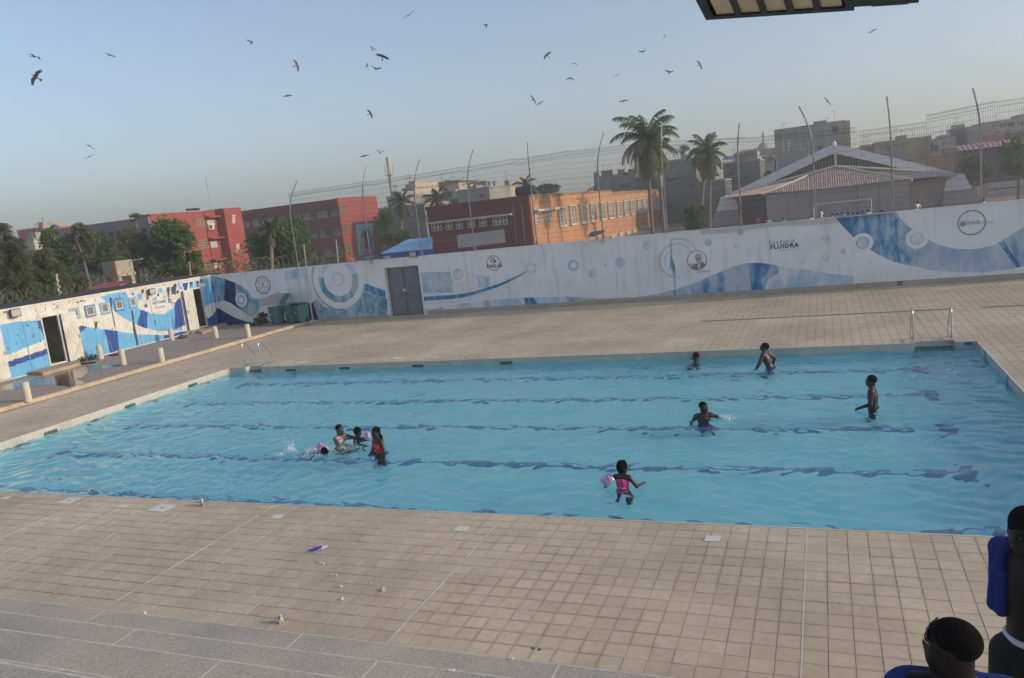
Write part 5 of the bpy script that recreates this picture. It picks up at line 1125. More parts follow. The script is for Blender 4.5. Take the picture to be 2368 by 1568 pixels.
for i, (x, y0, y1) in enumerate(UP+LO):
    w_ = np.interp(x, [530, 1830], [78, 34]); ua = QO.hit(zp('A4', x-w_/2, (y0+y1)/2))[0]; ub = QO.hit(zp('A4', x+w_/2, (y0+y1)/2))[0]; um = (ua+ub)/2; hw = (ub-ua)/2*.92; zt_ = QO.hit(zp('A4', x, y0))[1]; zl = QO.hit(zp('A4', x, y1))[1]
    if i >= len(UP) and x > 1550: hw *= .9
    wn_ = part('lattice_window', M_LATW, og, lambda b: (QO.box(b, um-hw, um-hw+.12, zl, zt_, 0, .22), QO.box(b, um+hw-.12, um+hw, zl, zt_, 0, .22), QO.box(b, um-hw+.12, um+hw-.12, zt_-.12, zt_, 0, .22), QO.box(b, um-hw+.12, um+hw-.12, zl, zl+.2, 0, .22)))
    part('backing', M_GRILLE, wn_, lambda b: QO.box(b, um-hw+.12, um+hw-.12, zl+.2, zt_-.12, .004, .03))
    def lat(b):
        n1, n2 = 4, 9
        for j in range(1, n1): u = um-hw+.12+(2*hw-.24)*j/n1; QO.box(b, u-.03, u+.03, zl+.2, zt_-.12, .05, .14)
        for j in range(1, n2): z = zl+.2+(zt_-zl-.32)*j/n2; QO.box(b, um-hw+.12, um+hw-.12, z-.035, z+.035, .06, .15)
    part('lattice', M_LATW, wn_, lat)
u0, z0 = QO.hit(zp('A4', 225, 1228)); u1, z1 = QO.hit(zp('A4', 467, 1200)); part('ledge', M_LATW, og, lambda b: QO.box(b, u0, u1, z0-.06, z0+.12, 0, .5))
for x, y in ((245, 1283), (307, 1275), (357, 1268), (410, 1260)):
    u, z = QO.hit(zp('A4', x, y)); vent = part('vent', M_LATW, og, lambda b: [QO.box(b, u-.45, u+.45, z+k*.34-.15, z+k*.34+.15, .004, .09) for k in (-1.5, -.5, .5, 1.5)][:4]); part('vent_hole_shade', M_DARK, vent, lambda b: [QO.box(b, u+j*.22-.12, u+j*.22+.12, z+k*.34-.09, z+k*.34+.09, .09, .1) for k in (-1.5, -.5, .5, 1.5) for j in (-1, 1)])['kind'] = 'stuff'  # dark blocks on the plates stand for the shaded holes
ann = part('rear_annex', M_ORANGE, og, lambda b: QO.box(b, o1+3, o1+16, 0, zo1+.5, -9, .9)); part('rear_recess', M_RED2, og, lambda b: QO.box(b, o1+.01, o1+3, 0, zo1+.1, -9, -.4))
# flag on the roof
u, z = QO.hit(zp('A4', 1130, 965)); q = QO.pt(u, z, -3); fl = thing('flag', 'small green yellow and red flag on the orange building roof', 'flag', (q[0], q[1], zo1+.3)); part('staff', M_POLE, fl, lambda b: b.tube([(q[0]-.5, q[1], zo1-.3), (q[0]-.2, q[1], q[2]+.9)], .04, 5))
for k, m_ in enumerate((mat('flag_green', (.02, .22, .10), .8), mat('flag_yellow', (.65, .50, .05), .8), mat('flag_red', (.5, .04, .04), .8))):
    part('stripe', m_, fl, lambda b: b.prism([(q[0]+.75-.5*k, q[1]-.1, q[2]+.75-.25*k), (q[0]+.25-.5*k, q[1], q[2]+.5-.25*k), (q[0]+.12-.5*k, q[1]+.1, q[2]-.9-.1*k+.2), (q[0]+.62-.5*k, q[1], q[2]-.75-.1*k+.2)], (0, .02, 0)))
# ---- blue sheet-metal shed roof
M_BLUES = mat('blue_sheet_metal', (.10, .26, .52), .5, .15, .6, stain=(.30, .28, .27), stretch=(.3, 1, 1)); M_BLUED = mat('dark_blue_sheet', (.03, .12, .42), .5, .12, 1)
e0, e1_, g0_, g1_ = onY(zp('A3', 605, 1147), 48), onY(zp('A3', 1180, 1084), 48), onY(zp('A3', 915, 985), 55), onY(zp('A3', 1180, 960), 55)
shed = thing('blue_shed', 'low shed with a blue corrugated roof beside the dark red building', 'shed', ((e0[0]+e1_[0])/2, 51, 0))
ze, zg_ = (e0[2]+e1_[2])/2, (g0_[2]+g1_[2])/2
def corr(b, P00, P10, P11, P01, n, amp):
    P00, P10, P11, P01 = map(lambda p: np.array(p, float), (P00, P10, P11, P01)); nn = np.cross(P10-P00, P01-P00); nn /= np.linalg.norm(nn); L = []
    for i in range(n*2+1):
        t = i/(n*2); o = nn*amp*(1 if i % 2 else -1); L.append((P00+(P10-P00)*t+o, P01+(P11-P01)*t+o))
    for i in range(n*2): b.face([L[i][0], L[i+1][0], L[i+1][1], L[i][1]])
part('roof', M_BLUES, shed, lambda b: corr(b, (e0[0], 48, ze), (e1_[0], 48, ze), (g1_[0], 55, zg_), (g0_[0], 55, zg_), 26, .025)); part('fascia', M_BLUED, shed, lambda b: b.box(e0[0], e1_[0], 48.05, 48.1, ze-.75, ze-.05)); part('wall', M_CONC, shed, lambda b: b.box(e0[0]+.3, e1_[0]-.9, 48.4, 49.6, 0, ze-.3))
part('lap_strip', mat('rusted_lap', (.20, .17, .15), .8), shed, lambda b: [b.obox(((e0[0]+(g0_[0]-e0[0])*.5)+k*2.2+1, 51.5, (ze+zg_)/2+.06), (.9, .35, .035), (-.05, .12, 0), (0, 0, .01)) for k in range(4)])
# ---- houses: boxes whose front lies on a plane of constant Y
def house(name, label, Y, k, xl, xr, yt, m, depth=10, xm=None, parapet=True, wins=(), wm_=None, z0=0.0, parent=None):
    """front face between pane columns xl..xr with its top at pane row yt (taken at xm)"""
    pl = Plane((-400, Y), (400, Y)); ym = yt
    a = pl.hit(zp(k, xl, yt))[0]; b_ = pl.hit(zp(k, xr, yt))[0]; z = pl.hit(zp(k, xm if xm is not None else (xl+xr)/2, yt))[1]
    t = parent or thing(name, label, 'building', pl.pt((a+b_)/2, 0, -depth/2))
    w_ = part('wall', m, t, lambda b: pl.box(b, a, b_, z0, z, -depth, 0))
    if parapet: part('parapet', M_CONC, t, lambda b: pl.box(b, a-.06, b_+.06, z-.18, z+.05, -depth-.06, .06))
    rh = random.Random(int(a*13+Y))
    for _ in range(3):
        ua = rh.uniform(a+.3, b_-.3); hh_ = rh.uniform(.8, 2.4); part('aerial', M_POLE, t, lambda b: (b.tube([pl.pt(ua, z, -1), pl.pt(ua+.1, z+hh_, -1)], .035, 4), b.tube([pl.pt(ua-.35, z+hh_*.85, -1), pl.pt(ua+.45, z+hh_*.9, -1)], .025, 4)))
    ua = rh.uniform(a, max(a+.1, b_-2.2)); part('roof_box', M_CONC, t, lambda b: pl.box(b, ua, min(ua+rh.uniform(1.0, 2.2), b_), z, z+rh.uniform(.4, 1.0), -depth*.7, -1.2))
    for (x0, y0, x1, y1) in wins:
        u0, u1, za_, zb2 = zr(pl, k, [((x0+x1)/2, y0), ((x0+x1)/2, y1), (x0, (y0+y1)/2), (x1, (y0+y1)/2)])
        fr = part('window', M_DARK, t, lambda b: pl.box(b, u0, u1, za_, zb2, .0, .02)); part('sill', M_CONC, fr, lambda b: pl.box(b, u0-.1, u1+.1, za_-.12, za_, 0, .15))
    return t, pl, a, b_, z
house('block_house', 'low dark blockwork house behind the bushy tree right of the red school', 100, 'A3', 580, 1090, 618, M_BLK2, 8, wins=((1020, 690, 1050, 720), (800, 690, 850, 730)))
house('block_house', 'small grey blockwork house left of the pale houses, below the mast', 112, 'A3', 675, 840, 508, M_BLK1, 8)
t, pl, a, b_, z = house('pale_house', 'pale house with a square rooftop room behind the palms', 118, 'A3', 843, 985, 420, M_CONC, 16, wins=((880, 470, 960, 500), (870, 560, 905, 600), (925, 555, 960, 590)))
u0 = pl.hit(zp('A3', 905, 360))[0]; u1 = pl.hit(zp('A3', 975, 360))[0]; zz = pl.hit(zp('A3', 940, 352))[1]; part('rooftop_room', M_PALEW, t, lambda b: (pl.box(b, u0, u1, z, zz, -9, -.5), pl.box(b, u0-.1, u1+.1, zz, zz+.12, -9.2, -.3)))
part('lit_side', M_PALEW, t, lambda b: pl.box(b, b_, b_+.02, 0, z-.2, -15.9, -.1))  # paler sheet over the side wall, sunlight put into its colour
t, pl, a, b_, z = house('pale_house', 'pale flat-roofed house with an overhanging roof slab, centre of the skyline', 128, 'A3', 1228, 1468, 362, M_PALEW, 8, wins=((1300, 420, 1345, 450),)); part('roof_slab', M_CONC, t, lambda b: pl.box(b, a-.3, b_+.6, z+.05, z+.3, -8.4, .8))
house('pale_house', 'low pale house wall below the overhanging roof slab', 120, 'A3', 1065, 1475, 480, M_PALEW, 9, wins=((1395, 540, 1465, 600), (1330, 470, 1395, 520)))
house('pale_house', 'grey house with a sunlit yellow side right of centre', 112, 'A3', 1465, 1805, 425, M_CONC, 9, wins=((1700, 490, 1735, 520),))
house('pale_house', 'narrow pale house left of the black water tank', 120, 'A3', 1950, 1998, 398, M_PALEW, 9)
pl = Plane((-400, 116), (400, 116)); u0, zt_ = pl.hit(zp('A3', 1570, 362)); u1, zl = pl.hit(zp('A3', 1770, 420)); pv_ = thing('roof_pavilion', 'open concrete roof shelter on posts above the grey house', 'shelter', pl.pt((u0+u1)/2, zl-.6, -2))
part('slab', M_CONC, pv_, lambda b: pl.box(b, u0-.3, u1+.3, zt_-.25, zt_, -4, 0))
for k in range(4): u = u0+(u1-u0)*k/3; part('post', M_CONC, pv_, lambda b: (pl.box(b, u-.14, u+.14, zl-1.2, zt_-.25, -.4, -.1), pl.box(b, u-.14, u+.14, zl-1.2, zt_-.25, -3.9, -3.6)))
t, pl, a, b_, z = house('ruined_block', 'unfinished dark blockwork house with a ragged top left of the tall palm', 150, 'A4', 890, 1350, 822, M_BLK2, 9, parapet=False, wins=((1228, 795, 1268, 845), (1180, 920, 1300, 975)))
for (x0, x1, y) in ((892, 950, 815), (975, 1100, 800), (1155, 1230, 788), (1270, 1345, 780)):
    u0, zz = pl.hit(zp('A4', x0, y)); u1 = pl.hit(zp('A4', x1, y))[0]; part('ragged_course', M_BLK2, t, lambda b: pl.box(b, u0, u1, z, zz+.3, -.3, 0))
part('rebar', M_GRILLE, t, lambda b: [b.tube([pl.pt(u, z, -.2), pl.pt(u+.1, z+2.2, -.2)], .03, 4) for u in np.linspace(a+.5, b_-.5, 6)])
house('dark_house', 'dark blockwork house between the two palms', 125, 'A4', 1640, 2010, 655, M_BLK2, 9, wins=((1690, 860, 1820, 900),)); house('dark_house', 'grey sheet-fronted house behind the tall palm trunk', 128, 'A4', 1350, 1520, 840, mat('dull_blue_sheet', (.10, .11, .14), .7, .2, 1), 8)
t, pl, a, b_, z = house('stained_house', 'soot-stained grey house with a tin-roofed hut on top beside the smaller palm', 118, 'A5', 440, 905, 765, M_SOOT, 10, wins=((325, 930, 398, 975), (520, 905, 580, 955), (290, 1120, 395, 1180)))
u0, zz = pl.hit(zp('A5', 580, 625)); u1 = pl.hit(zp('A5', 868, 625))[0]; part('roof_hut', M_CONC, t, lambda b: pl.box(b, u0, u1, z, zz-.5, -6, -.4)); part('tin_roof', mat('rusty_tin', (.22, .15, .13), .8, .3, 2), t, lambda b: corr(b, pl.pt(u0-.2, zz-.9, .5), pl.pt(u1+.2, zz-.6, .5), pl.pt(u1+.2, zz+.1, -6), pl.pt(u0-.2, zz-.1, -6), 10, .04))
part('blue_tarp', mat('pale_blue_tarp', (.36, .36, .60), .8), t, lambda b: b.prism([pl.pt(*pl.hit(zp('A5', *p)), -.3) for p in ((430, 755), (460, 715), (585, 700), (585, 745))], pl.n*.3))
house('dark_house', 'low dark house at the foot of the smaller palm', 108, 'A5', 140, 470, 1010, M_SOOT, 8, wins=((240, 1280, 280, 1320),)); house('pale_house', 'narrow concrete house below the minaret', 135, 'A5', 925, 1090, 770, M_CONC, 8)
# unfinished tall block
t, pl, a, b_, z = house('unfinished_building', 'tall unfinished grey blockwork building with a right side coloured as sunlit', 150, 'A5', 1085, 1975, 372, M_BLK1, 9, xm=1110, parapet=False, wins=((1815, 335, 1885, 408), (1635, 575, 1697, 640), (1790, 548, 1905, 575), (1520, 660, 1560, 710)))
for (x0, x1, y) in ((1395, 1510, 352), (1510, 1735, 322), (1735, 1975, 282)):
    u0, zz = pl.hit(zp('A5', x0, y)); u1 = pl.hit(zp('A5', x1, y))[0]; part('upper_course', M_BLK1, t, lambda b: pl.box(b, u0, u1, z, zz, -9, 0))
u0, zz = pl.hit(zp('A5', 1972, 262)); u1 = pl.hit(zp('A5', 2038, 262))[0]; part('sunlit_side_strip', mat('sunlit_block_edge', (.36, .26, .13), .9, .25, 1.2), t, lambda b: pl.box(b, u0, u1, 0, zz, -8.8, .1))  # ochre strip for the right side, sunlight put into its colour
for x in (1195, 1405, 1740): u = pl.hit(zp('A5', x, 450))[0]; part('concrete_column', M_CONC, t, lambda b: pl.box(b, u-.25, u+.25, 0, z-.1, 0, .06))
part('floor_beam', M_CONC, t, lambda b: [pl.box(b, a, u0, zz2-.15, zz2+.15, 0, .05) for zz2 in (z-3.1, z-6.2)])
house('pale_house', 'flat grey wall with a white pillar in front of the unfinished building', 135, 'A5', 1125, 1525, 655, mat('bluish_grey_render', (.26, .27, .28), .9, .1, 1), 6); q = onY(zp('A5', 1155, 780), 134.6)
# minaret
pl = Plane((-400, 190), (400, 190)); um, zb2 = pl.hit(zp('A5', 968, 770)); _, zf = pl.hit(zp('A5', 968, 665)); _, zd = pl.hit(zp('A5', 962, 570)); mq = pl.pt(um, 0)
mn = thing('minaret', 'small domed minaret rising behind the stained house', 'minaret', mq); M_MIN = mat('minaret_stone', (.36, .33, .28), .9, .12, .6)
part('shaft', M_MIN, mn, lambda b: [b.box(mq[0]+dx-.9, mq[0]+dx+.9, mq[1]-1.6, mq[1]+1.6, zb2-8, zf) for dx in (-2, 2)]+[b.box(mq[0]-2.9, mq[0]+2.9, mq[1]-1.6, mq[1]+1.6, 0, zb2)])
part('balcony', M_MIN, mn, lambda b: b.box(mq[0]-3.6, mq[0]+3.6, mq[1]-2.2, mq[1]+2.2, zf, zf+.8)); part('lantern', M_MIN, mn, lambda b: [b.tube([(mq[0]+1.4*math.cos(a_), mq[1]+1.4*math.sin(a_), zf+.8), (mq[0]+1.4*math.cos(a_), mq[1]+1.4*math.sin(a_), zd-2.0)], .3, 6) for a_ in np.arange(0, 6.2, .8)])
part('dome', M_MIN, mn, lambda b: b.lathe((mq[0], mq[1], zd-2.1), [(1.9, 0), (2.0, .5), (1.7, 1.5), (1.0, 2.3), (.3, 2.9), (.12, 3.6), (.3, 4.2), (.08, 5.4)], 16), smooth=True)
# ---- sports hall with wide gabled roof
YH = 100.0; PHL = Plane((-400, YH), (400, YH)); PF = Plane((-400, 93.0), (400, 93.0))
def h5(k, x, y): return PHL.hit(zp(k, x, y))
L0, AP, R0 = h5('A5', 478, 1200), h5('A5', 1840, 548), h5('A6', 1358, 1235)
sp = thing('sports_hall', 'grey sports hall with a wide white gabled roof and rusty lower roof', 'building', PHL.pt((L0[0]+R0[0])/2, 0, -10)); M_WROOF = mat('white_roof_sheet', (.72, .71, .74), .6, .08, .6); M_HALL = mat('mauve_grey_hall_wall', (.35, .32, .335), .9, .08, .5); M_TINR = mat('rusty_corrugated_roof', (.46, .33, .28), .8, .3, 1.5, stain=(.34, .28, .26), stretch=(2, 1, .3))
li, ri, ai, ai2 = h5('A5', 1085, 1022), h5('A6', 660, 1176), h5('A5', 1800, 682), h5('A5', 1885, 680)
part('roof_edge', M_WROOF, sp, lambda b: (b.prism([PHL.pt(u, z, .5) for u, z in (L0, AP, ai, li, (L0[0]+.3, L0[1]-.35))], PHL.n*-.5), b.prism([PHL.pt(u, z, .5) for u, z in (AP, R0, (R0[0]-.3, R0[1]-.35), ri, ai2, ai)], PHL.n*-.5)))
part('roof_slope', M_WROOF, sp, lambda b: (b.prism([PHL.pt(L0[0], L0[1], 0), PHL.pt(*AP, 0), PHL.pt(*AP, -38), PHL.pt(L0[0], L0[1], -38)], (0, 0, -.2)), b.prism([PHL.pt(*AP, 0), PHL.pt(*R0, 0), PHL.pt(*R0, -38), PHL.pt(*AP, -38)], (0, 0, -.2))))
part('ridge_cap', M_WROOF, sp, lambda b: b.lathe(PHL.pt(AP[0], AP[1]-.4, .3), [(.35, 0), (.25, .4), (.08, .7)], 10))
col0 = h5('A5', 1842, 680); col1 = h5('A5', 1870, 820); part('gable_post', M_WROOF, sp, lambda b: PHL.box(b, col0[0], col1[0], col1[1]-.2, col0[1]+.1, .3, .6))
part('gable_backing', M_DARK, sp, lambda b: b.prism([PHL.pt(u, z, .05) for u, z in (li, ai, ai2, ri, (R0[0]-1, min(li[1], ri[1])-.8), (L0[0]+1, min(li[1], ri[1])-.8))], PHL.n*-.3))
def gable_lattice(b):
    lat_m = h5('A5', 1850, 830)
    def top(u): return np.interp(u, [li[0], ai[0], ai2[0], ri[0]], [li[1], ai[1], ai2[1], ri[1]])
    def bot(u): return np.interp(u, [li[0], lat_m[0], ri[0]], [li[1]-.05, lat_m[1]-.1, ri[1]-.05])
    u = li[0]
    while u < ri[0]:
        if top(u)-bot(u) > .15: PHL.box(b, u-.05, u+.05, bot(u), top(u), .12, .2)
        u += .32
    z = min(li[1], ri[1])
    while z < ai[1]:
        uu = np.linspace(li[0], ri[0], 160); seg = [x for x in uu if bot(x) <= z <= top(x)]
        for x in seg: PHL.box(b, x-.13, x+.13, z-.05, z+.05, .1, .18)
        z += .34
tag(part('gable_lattice', mat('brown_lattice', (.34, .28, .22), .9, .12, 1), sp, gable_lattice), kind='stuff')
# lower rusty roof in front of the gable
def low_roof(b):
    n = 120; L = []
    for i in range(n+1):
        u = fl_[0]+(fr_[0]-fl_[0])*i/n; o = .06 if i % 2 else -.06
        zb3 = np.interp(u, [fl_[0], fm[0]-3, fr_[0]], [fl_[1], fm[1], fr_[1]]); zt3 = np.interp(u, [fl_[0], ta[0], fr_[0]], [fl_[1]+.04, ta[1]-.1, fr_[1]+.04]); f = np.interp(u, [fl_[0], ta[0], fr_[0]], [.04, 1, .04])
        L.append((PF.pt(u, zb3+o, .4), PF.pt(u, zt3+o, -6.2*f)))
    for i in range(n): b.face([L[i][0], L[i+1][0], L[i+1][1], L[i][1]])
tl, ta, tr = h5('A5', 505, 1205), h5('A5', 1850, 832), h5('A6', 1335, 1240); fl_, fm, fr_ = PF.hit(zp('A5', 985, 1172)), PF.hit(zp('A5', 2000, 1085)), PF.hit(zp('A6', 750, 1308))
part('trim', M_LATW, sp, lambda b: (b.tube([PHL.pt(li[0]-1.5, li[1]-.45, .8), PHL.pt(*ta, .8), PHL.pt(ri[0]+1.5, ri[1]-.4, .8)], .16, 6), b.tube([PF.pt(fl_[0]-.3, fl_[1]-.1, .1), PHL.pt(h5('A5', 1500, 950)[0], h5('A5', 1500, 950)[1], 1.2), PHL.pt(*ta, .85)], .14, 6), b.tube([PF.pt(fr_[0]+.3, fr_[1]-.1, .1), PHL.pt(*ta, .85)], .14, 6)))
part('lower_roof', M_TINR, sp, lambda b: (low_roof(b),
     corr(b, PHL.pt(tl[0], tl[1]-.15, 3), PF.pt(*fl_, .2), PHL.pt(ta[0]-2.5, ta[1]-.8, .55), PHL.pt(tl[0]+2, tl[1]+.5, .4), 22, .05), corr(b, PF.pt(*fr_, .2), PHL.pt(tr[0], tr[1]-.1, 3), PHL.pt(tr[0]-2, tr[1]+.4, .4), PHL.pt(ta[0]+2.5, ta[1]-.8, .55), 22, .05)))
wl = part('front_wall', M_HALL, sp, lambda b: (PF.box(b, fl_[0], fr_[0], 0, min(fl_[1], fr_[1])-.02, -6, 0), b.prism([PF.pt(fl_[0], min(fl_[1], fr_[1])-.03, -.05), PF.pt(fm[0]-3, fm[1]-.05, -.05), PF.pt(fr_[0], min(fl_[1], fr_[1])-.03, -.05)], PF.n*-5)))
part('side_wall', M_HALL, sp, lambda b: (PHL.box(b, L0[0]+.6, PF.pt(fl_[0], 0)[0]+400, 0, L0[1]-.3, -20, 0), )); M_PALEH = mat('lit_hall_wall', (.52, .48, .45), .9, .12, .4)
part('lit_wall', M_PALEH, sp, lambda b: PHL.box(b, fr_[0]+.1, R0[0]-.6, 0, R0[1]-.35, -20, 2.0))  # pale copy of the hall wall, its lit look put into the colour
for x in (1310, 1580): u = PF.hit(zp('A5', x, 1200))[0]; part('pilaster', M_HALL, wl, lambda b: PF.box(b, u-.25, u+.25, 0, min(fl_[1], fr_[1])-.3, 0, .12))
for x in (150, 415): u = PF.hit(zp('A6', x, 1420))[0]; part('pilaster', M_HALL, wl, lambda b: PF.box(b, u-.25, u+.25, 0, min(fl_[1], fr_[1])-.3, 0, .12))
part('string_course', M_HALL, wl, lambda b: PF.box(b, fl_[0], fr_[0], 1.7, 1.85, 0, .08))
for (u, z, s) in ((L0[0], L0[1], -1), (R0[0], R0[1], 1)):
    bt = part('buttress', M_WROOF, sp, lambda b: b.prism([PHL.pt(u-s*.2, z, 3), PHL.pt(u+s*.25, z-.1, 3), PHL.pt(u+s*.9, z-1.7, 3), PHL.pt(u-s*1.7, z-1.7, 3), PHL.pt(u-s*1.5, z-.6, 3)], PHL.n*-2))
    part('buttress_foot', M_HALL, bt, lambda b: b.prism([PHL.pt(u+s*.9, z-1.7, 3), PHL.pt(u-s*1.7, z-1.7, 3), PHL.pt(u-s*2.0, 0, 3), PHL.pt(u+s*2.0, 0, 3)], PHL.n*-2))
u, z = PF.hit(zp('A5', 575, 1430)); part('doorway', M_RED2, sp, lambda b: PHL.box(b, L0[0]+2.2, L0[0]+3.6, 0, 1.6, 3, 3.05))
# goal frame in front of the hall
ga, gb = onY(zp('B3', 140, 300), 82), onY(zp('B3', 742, 268), 82); zc_ = (ga[2]+gb[2])/2; gl = thing('goal_frame', 'white goal frame on the pitch before the sports hall', 'goal', ((ga[0]+gb[0])/2, 82, 0)); M_GOAL = mat('dirty_white_metal', (.5, .46, .38), .6, .1, 2)
for x in (ga[0], gb[0]): part('post', M_GOAL, gl, lambda b: b.tube([(x, 82, 0), (x, 82, zc_)], .06, 8))
part('crossbar', M_GOAL, gl, lambda b: b.tube([(ga[0], 82, zc_), (gb[0], 82, zc_)], .06, 8))
# ---- right-hand houses
house('tan_house', 'long tan blockwork house with blue tarpaulins right of the sports hall', 160, 'A6', 320, 1035, 840, M_BLK3, 10, xm=400, wins=((1025, 845, 1060, 960), (470, 890, 540, 950)))
house('grey_house', 'low grey house at the left of the tan blockwork house', 165, 'A6', 95, 330, 905, M_CONC, 8)
pl = Plane((-400, 159.4), (400, 159.4))
for pts, nm in (([(400, 955), (700, 925), (700, 965), (410, 1000)], 'tarpaulin hanging on the tan house, upper one'), ([(555, 1015), (720, 990), (725, 1045), (560, 1055)], 'tarpaulin hanging on the tan house, lower one')):
    b = MB(); b.prism([pl.pt(*pl.hit(zp('A6', *p))) for p in pts], (0, -.05, 0)); tag(b.build('tarpaulin', mat('faded_blue_tarp', (.16, .27, .42), .8, .15, 1)), 'blue '+nm, 'tarpaulin', 'blue tarpaulins')
house('grey_house', 'grey house with a dark strip window behind the hall roof', 165, 'A6', 1035, 1335, 790, mat('pale_grey_render', (.33, .32, .30), .9, .1, .6), 9, wins=((1070, 885, 1200, 950),)); house('brick_hut', 'ragged-topped blockwork hut on the skyline right of centre', 168, 'A6', 1285, 1500, 668, M_BLK2, 6)
house('grey_house', 'stepped grey wall between the hut and the far apartment block', 164, 'A6', 1500, 1700, 705, M_CONC, 6); house('orange_house', 'terracotta house wall with a grey panel below the apartment block', 150, 'A6', 1710, 2400, 705, mat('terracotta_render', (.42, .15, .08), .9, .1, .6), 8, wins=((1955, 700, 2030, 810),)); house('apartment_block', 'grey flat-roofed apartment block on the right skyline', 185, 'A6', 1665, 2500, 585, M_CONC, 12, xm=1800, wins=((1800, 625, 1825, 670), (1890, 610, 1970, 655), (1990, 600, 2075, 650), (2120, 590, 2190, 635), (2240, 580, 2320, 625)))
house('terracotta_house', 'small terracotta wall behind the hall roof at right', 140, 'A6', 1100, 1190, 1000, mat('terracotta_render', (.4, .15, .08), .9), 5); house('grey_house', 'plain brownish grey wall left of the purple shed', 142, 'A6', 1190, 1335, 905, mat('brownish_render', (.26, .21, .18), .9, .12, .6), 6)
pl = Plane((-400, 125), (400, 125)); pr = Plane((-400, 131), (400, 131)); s0, s1 = pl.hit(zp('A6', 1360, 948)), pl.hit(zp('A6', 2050, 880)); k0, k1 = pr.hit(zp('A6', 1330, 893)), pr.hit(zp('A6', 2040, 812)); M_PURP = mat('dark_purple_sheet', (.10, .035, .055), .7, .15, .8)
ps = thing('purple_shed', 'dark purple sheet-metal shed with a pink roof at the right', 'shed', pl.pt((s0[0]+s1[0])/2, 0, -3)); zz = (s0[1]+s1[1])/2; part('roof', mat('dusty_pink_roof', (.42, .19, .20), .7, .12, 1), ps, lambda b: corr(b, pl.pt(s0[0], zz, .2), pl.pt(s1[0]+8, zz, .2), pr.pt(k1[0]+8, (k0[1]+k1[1])/2), pr.pt(k0[0], (k0[1]+k1[1])/2), 24, .05)); part('wall', M_PURP, ps, lambda b: pl.box(b, s0[0]+.3, s1[0]+8, 0, zz-.05, -6, -.2))
pl = Plane((-400, 106), (400, 106)); u0, zt_ = pl.hit(zp('A6', 1745, 1338)); u1, zt2 = pl.hit(zp('A6', 2190, 1320)); pw = thing('panel_wall', 'whitewashed concrete panel wall at the far right behind the pitch', 'wall', pl.pt((u0+u1)/2, 0)); hgt = (zt_+zt2)/2
k = u0
while k < u1+10:
    for za_, zb2 in ((0, hgt/2-.04), (hgt/2+.04, hgt)): part('concrete_panel', mat('whitewashed_concrete', (.42, .41, .40), .9, .2, .8, stain=(.25, .25, .25)), pw, lambda b: pl.box(b, k+.05, k+2.9, za_+rng.gauss(0, .02), zb2+rng.gauss(0, .03), -.12, rng.gauss(0, .02)))
    k += 2.95
u2, z2 = pl.hit(zp('A6', 1435, 1395)); bf = thing('board_fence', 'grey weathered board fence beside the whitewashed wall', 'fence', pl.pt((u0+u2)/2, 0)); k = u2
while k < u0-.1:
    part('board', M_GREYT if rng.random() < .3 else M_CONC, bf, lambda b: pl.box(b, k, k+.34, 0, z2+rng.gauss(0, .1), -.05, rng.gauss(0, .02))); k += .36
# ---- telecom mast
pl = Plane((-400, 150), (400, 150)); um, zt_ = pl.hit(zp('A3', 690, 80)); ub, zl = pl.hit(zp('A3', 738, 500)); _, zp1 = pl.hit(zp('A3', 708, 262)); _, zp2 = pl.hit(zp('A3', 700, 245)); mq = pl.pt(ub, 0); ms = thing('telecom_mast', 'cream cylindrical telecom mast rising above the pale houses', 'mast', mq)
M_MAST = mat('cream_mast', (.48, .43, .31), .7, .15, .5); xt = pl.pt(um, 0)[0]
part('shaft', M_CONC, ms, lambda b: b.tube([mq, (xt+.6*(mq[0]-xt), 150, zp1)], [.42, .34], 12), smooth=True); part('antenna_drum', M_MAST, ms, lambda b: b.tube([(xt+.4*(mq[0]-xt), 150, zp1), (xt, 150, zt_)], [.46, .46], 14), smooth=True); part('platform', M_CONC, ms, lambda b: (b.lathe((xt+.5*(mq[0]-xt), 150, zp1-.4), [(.95, 0), (.95, .15)], 12), [b.tube([(xt+.5*(mq[0]-xt)+0.9*math.cos(a_), 150+0.9*math.sin(a_), zp1), (xt+.5*(mq[0]-xt)+0.9*math.cos(a_), 150+0.9*math.sin(a_), zp1+1.6)], .04, 5) for a_ in np.arange(0, 6.2, .8)]))
# ---- concrete water tank on legs behind the container
pl = Plane((-60, 35), (0, 35)); u0, zt_ = pl.hit(zp('A1', 1272, 945)); uc_, zt2 = pl.hit(zp('A1', 1440, 925)); _, zl = pl.hit(zp('A1', 1440, 1090)); wt_ = thing('concrete_water_tank', 'square concrete water tank on legs behind the container', 'tank', pl.pt((u0+uc_)/2, 0, -1)); M_OLDC = mat('old_pale_concrete', (.36, .32, .24), .9, .2, 1.2, stain=(.22, .19, .15)); s = uc_-u0; zt_ = (zt_+zt2)/2
part('tank', M_OLDC, wt_, lambda b: pl.box(b, u0, uc_, zl, zt_, -s*1.15, 0)); part('rim', M_OLDC, wt_, lambda b: pl.box(b, u0-.05, uc_+.05, zl-.18, zl, -s*1.2, .05)); part('pipe', M_RED, wt_, lambda b: b.tube([pl.pt(uc_-.08, zt_, .06), pl.pt(uc_-.05, .5, .06)], .04, 6)); part('spout', M_GREYT, wt_, lambda b: b.tube([pl.pt(uc_, zt_-.1, -s), pl.pt(uc_+1.0, zt_-.05, -s)], .04, 6))
for uu in (u0+.14, uc_-.14):
    for dd in (-.16, -s*1.15+.16): part('leg', M_OLDC, wt_, lambda b: pl.box(b, uu-.13, uu+.13, 0, zl-.18, dd-.13, dd+.13))
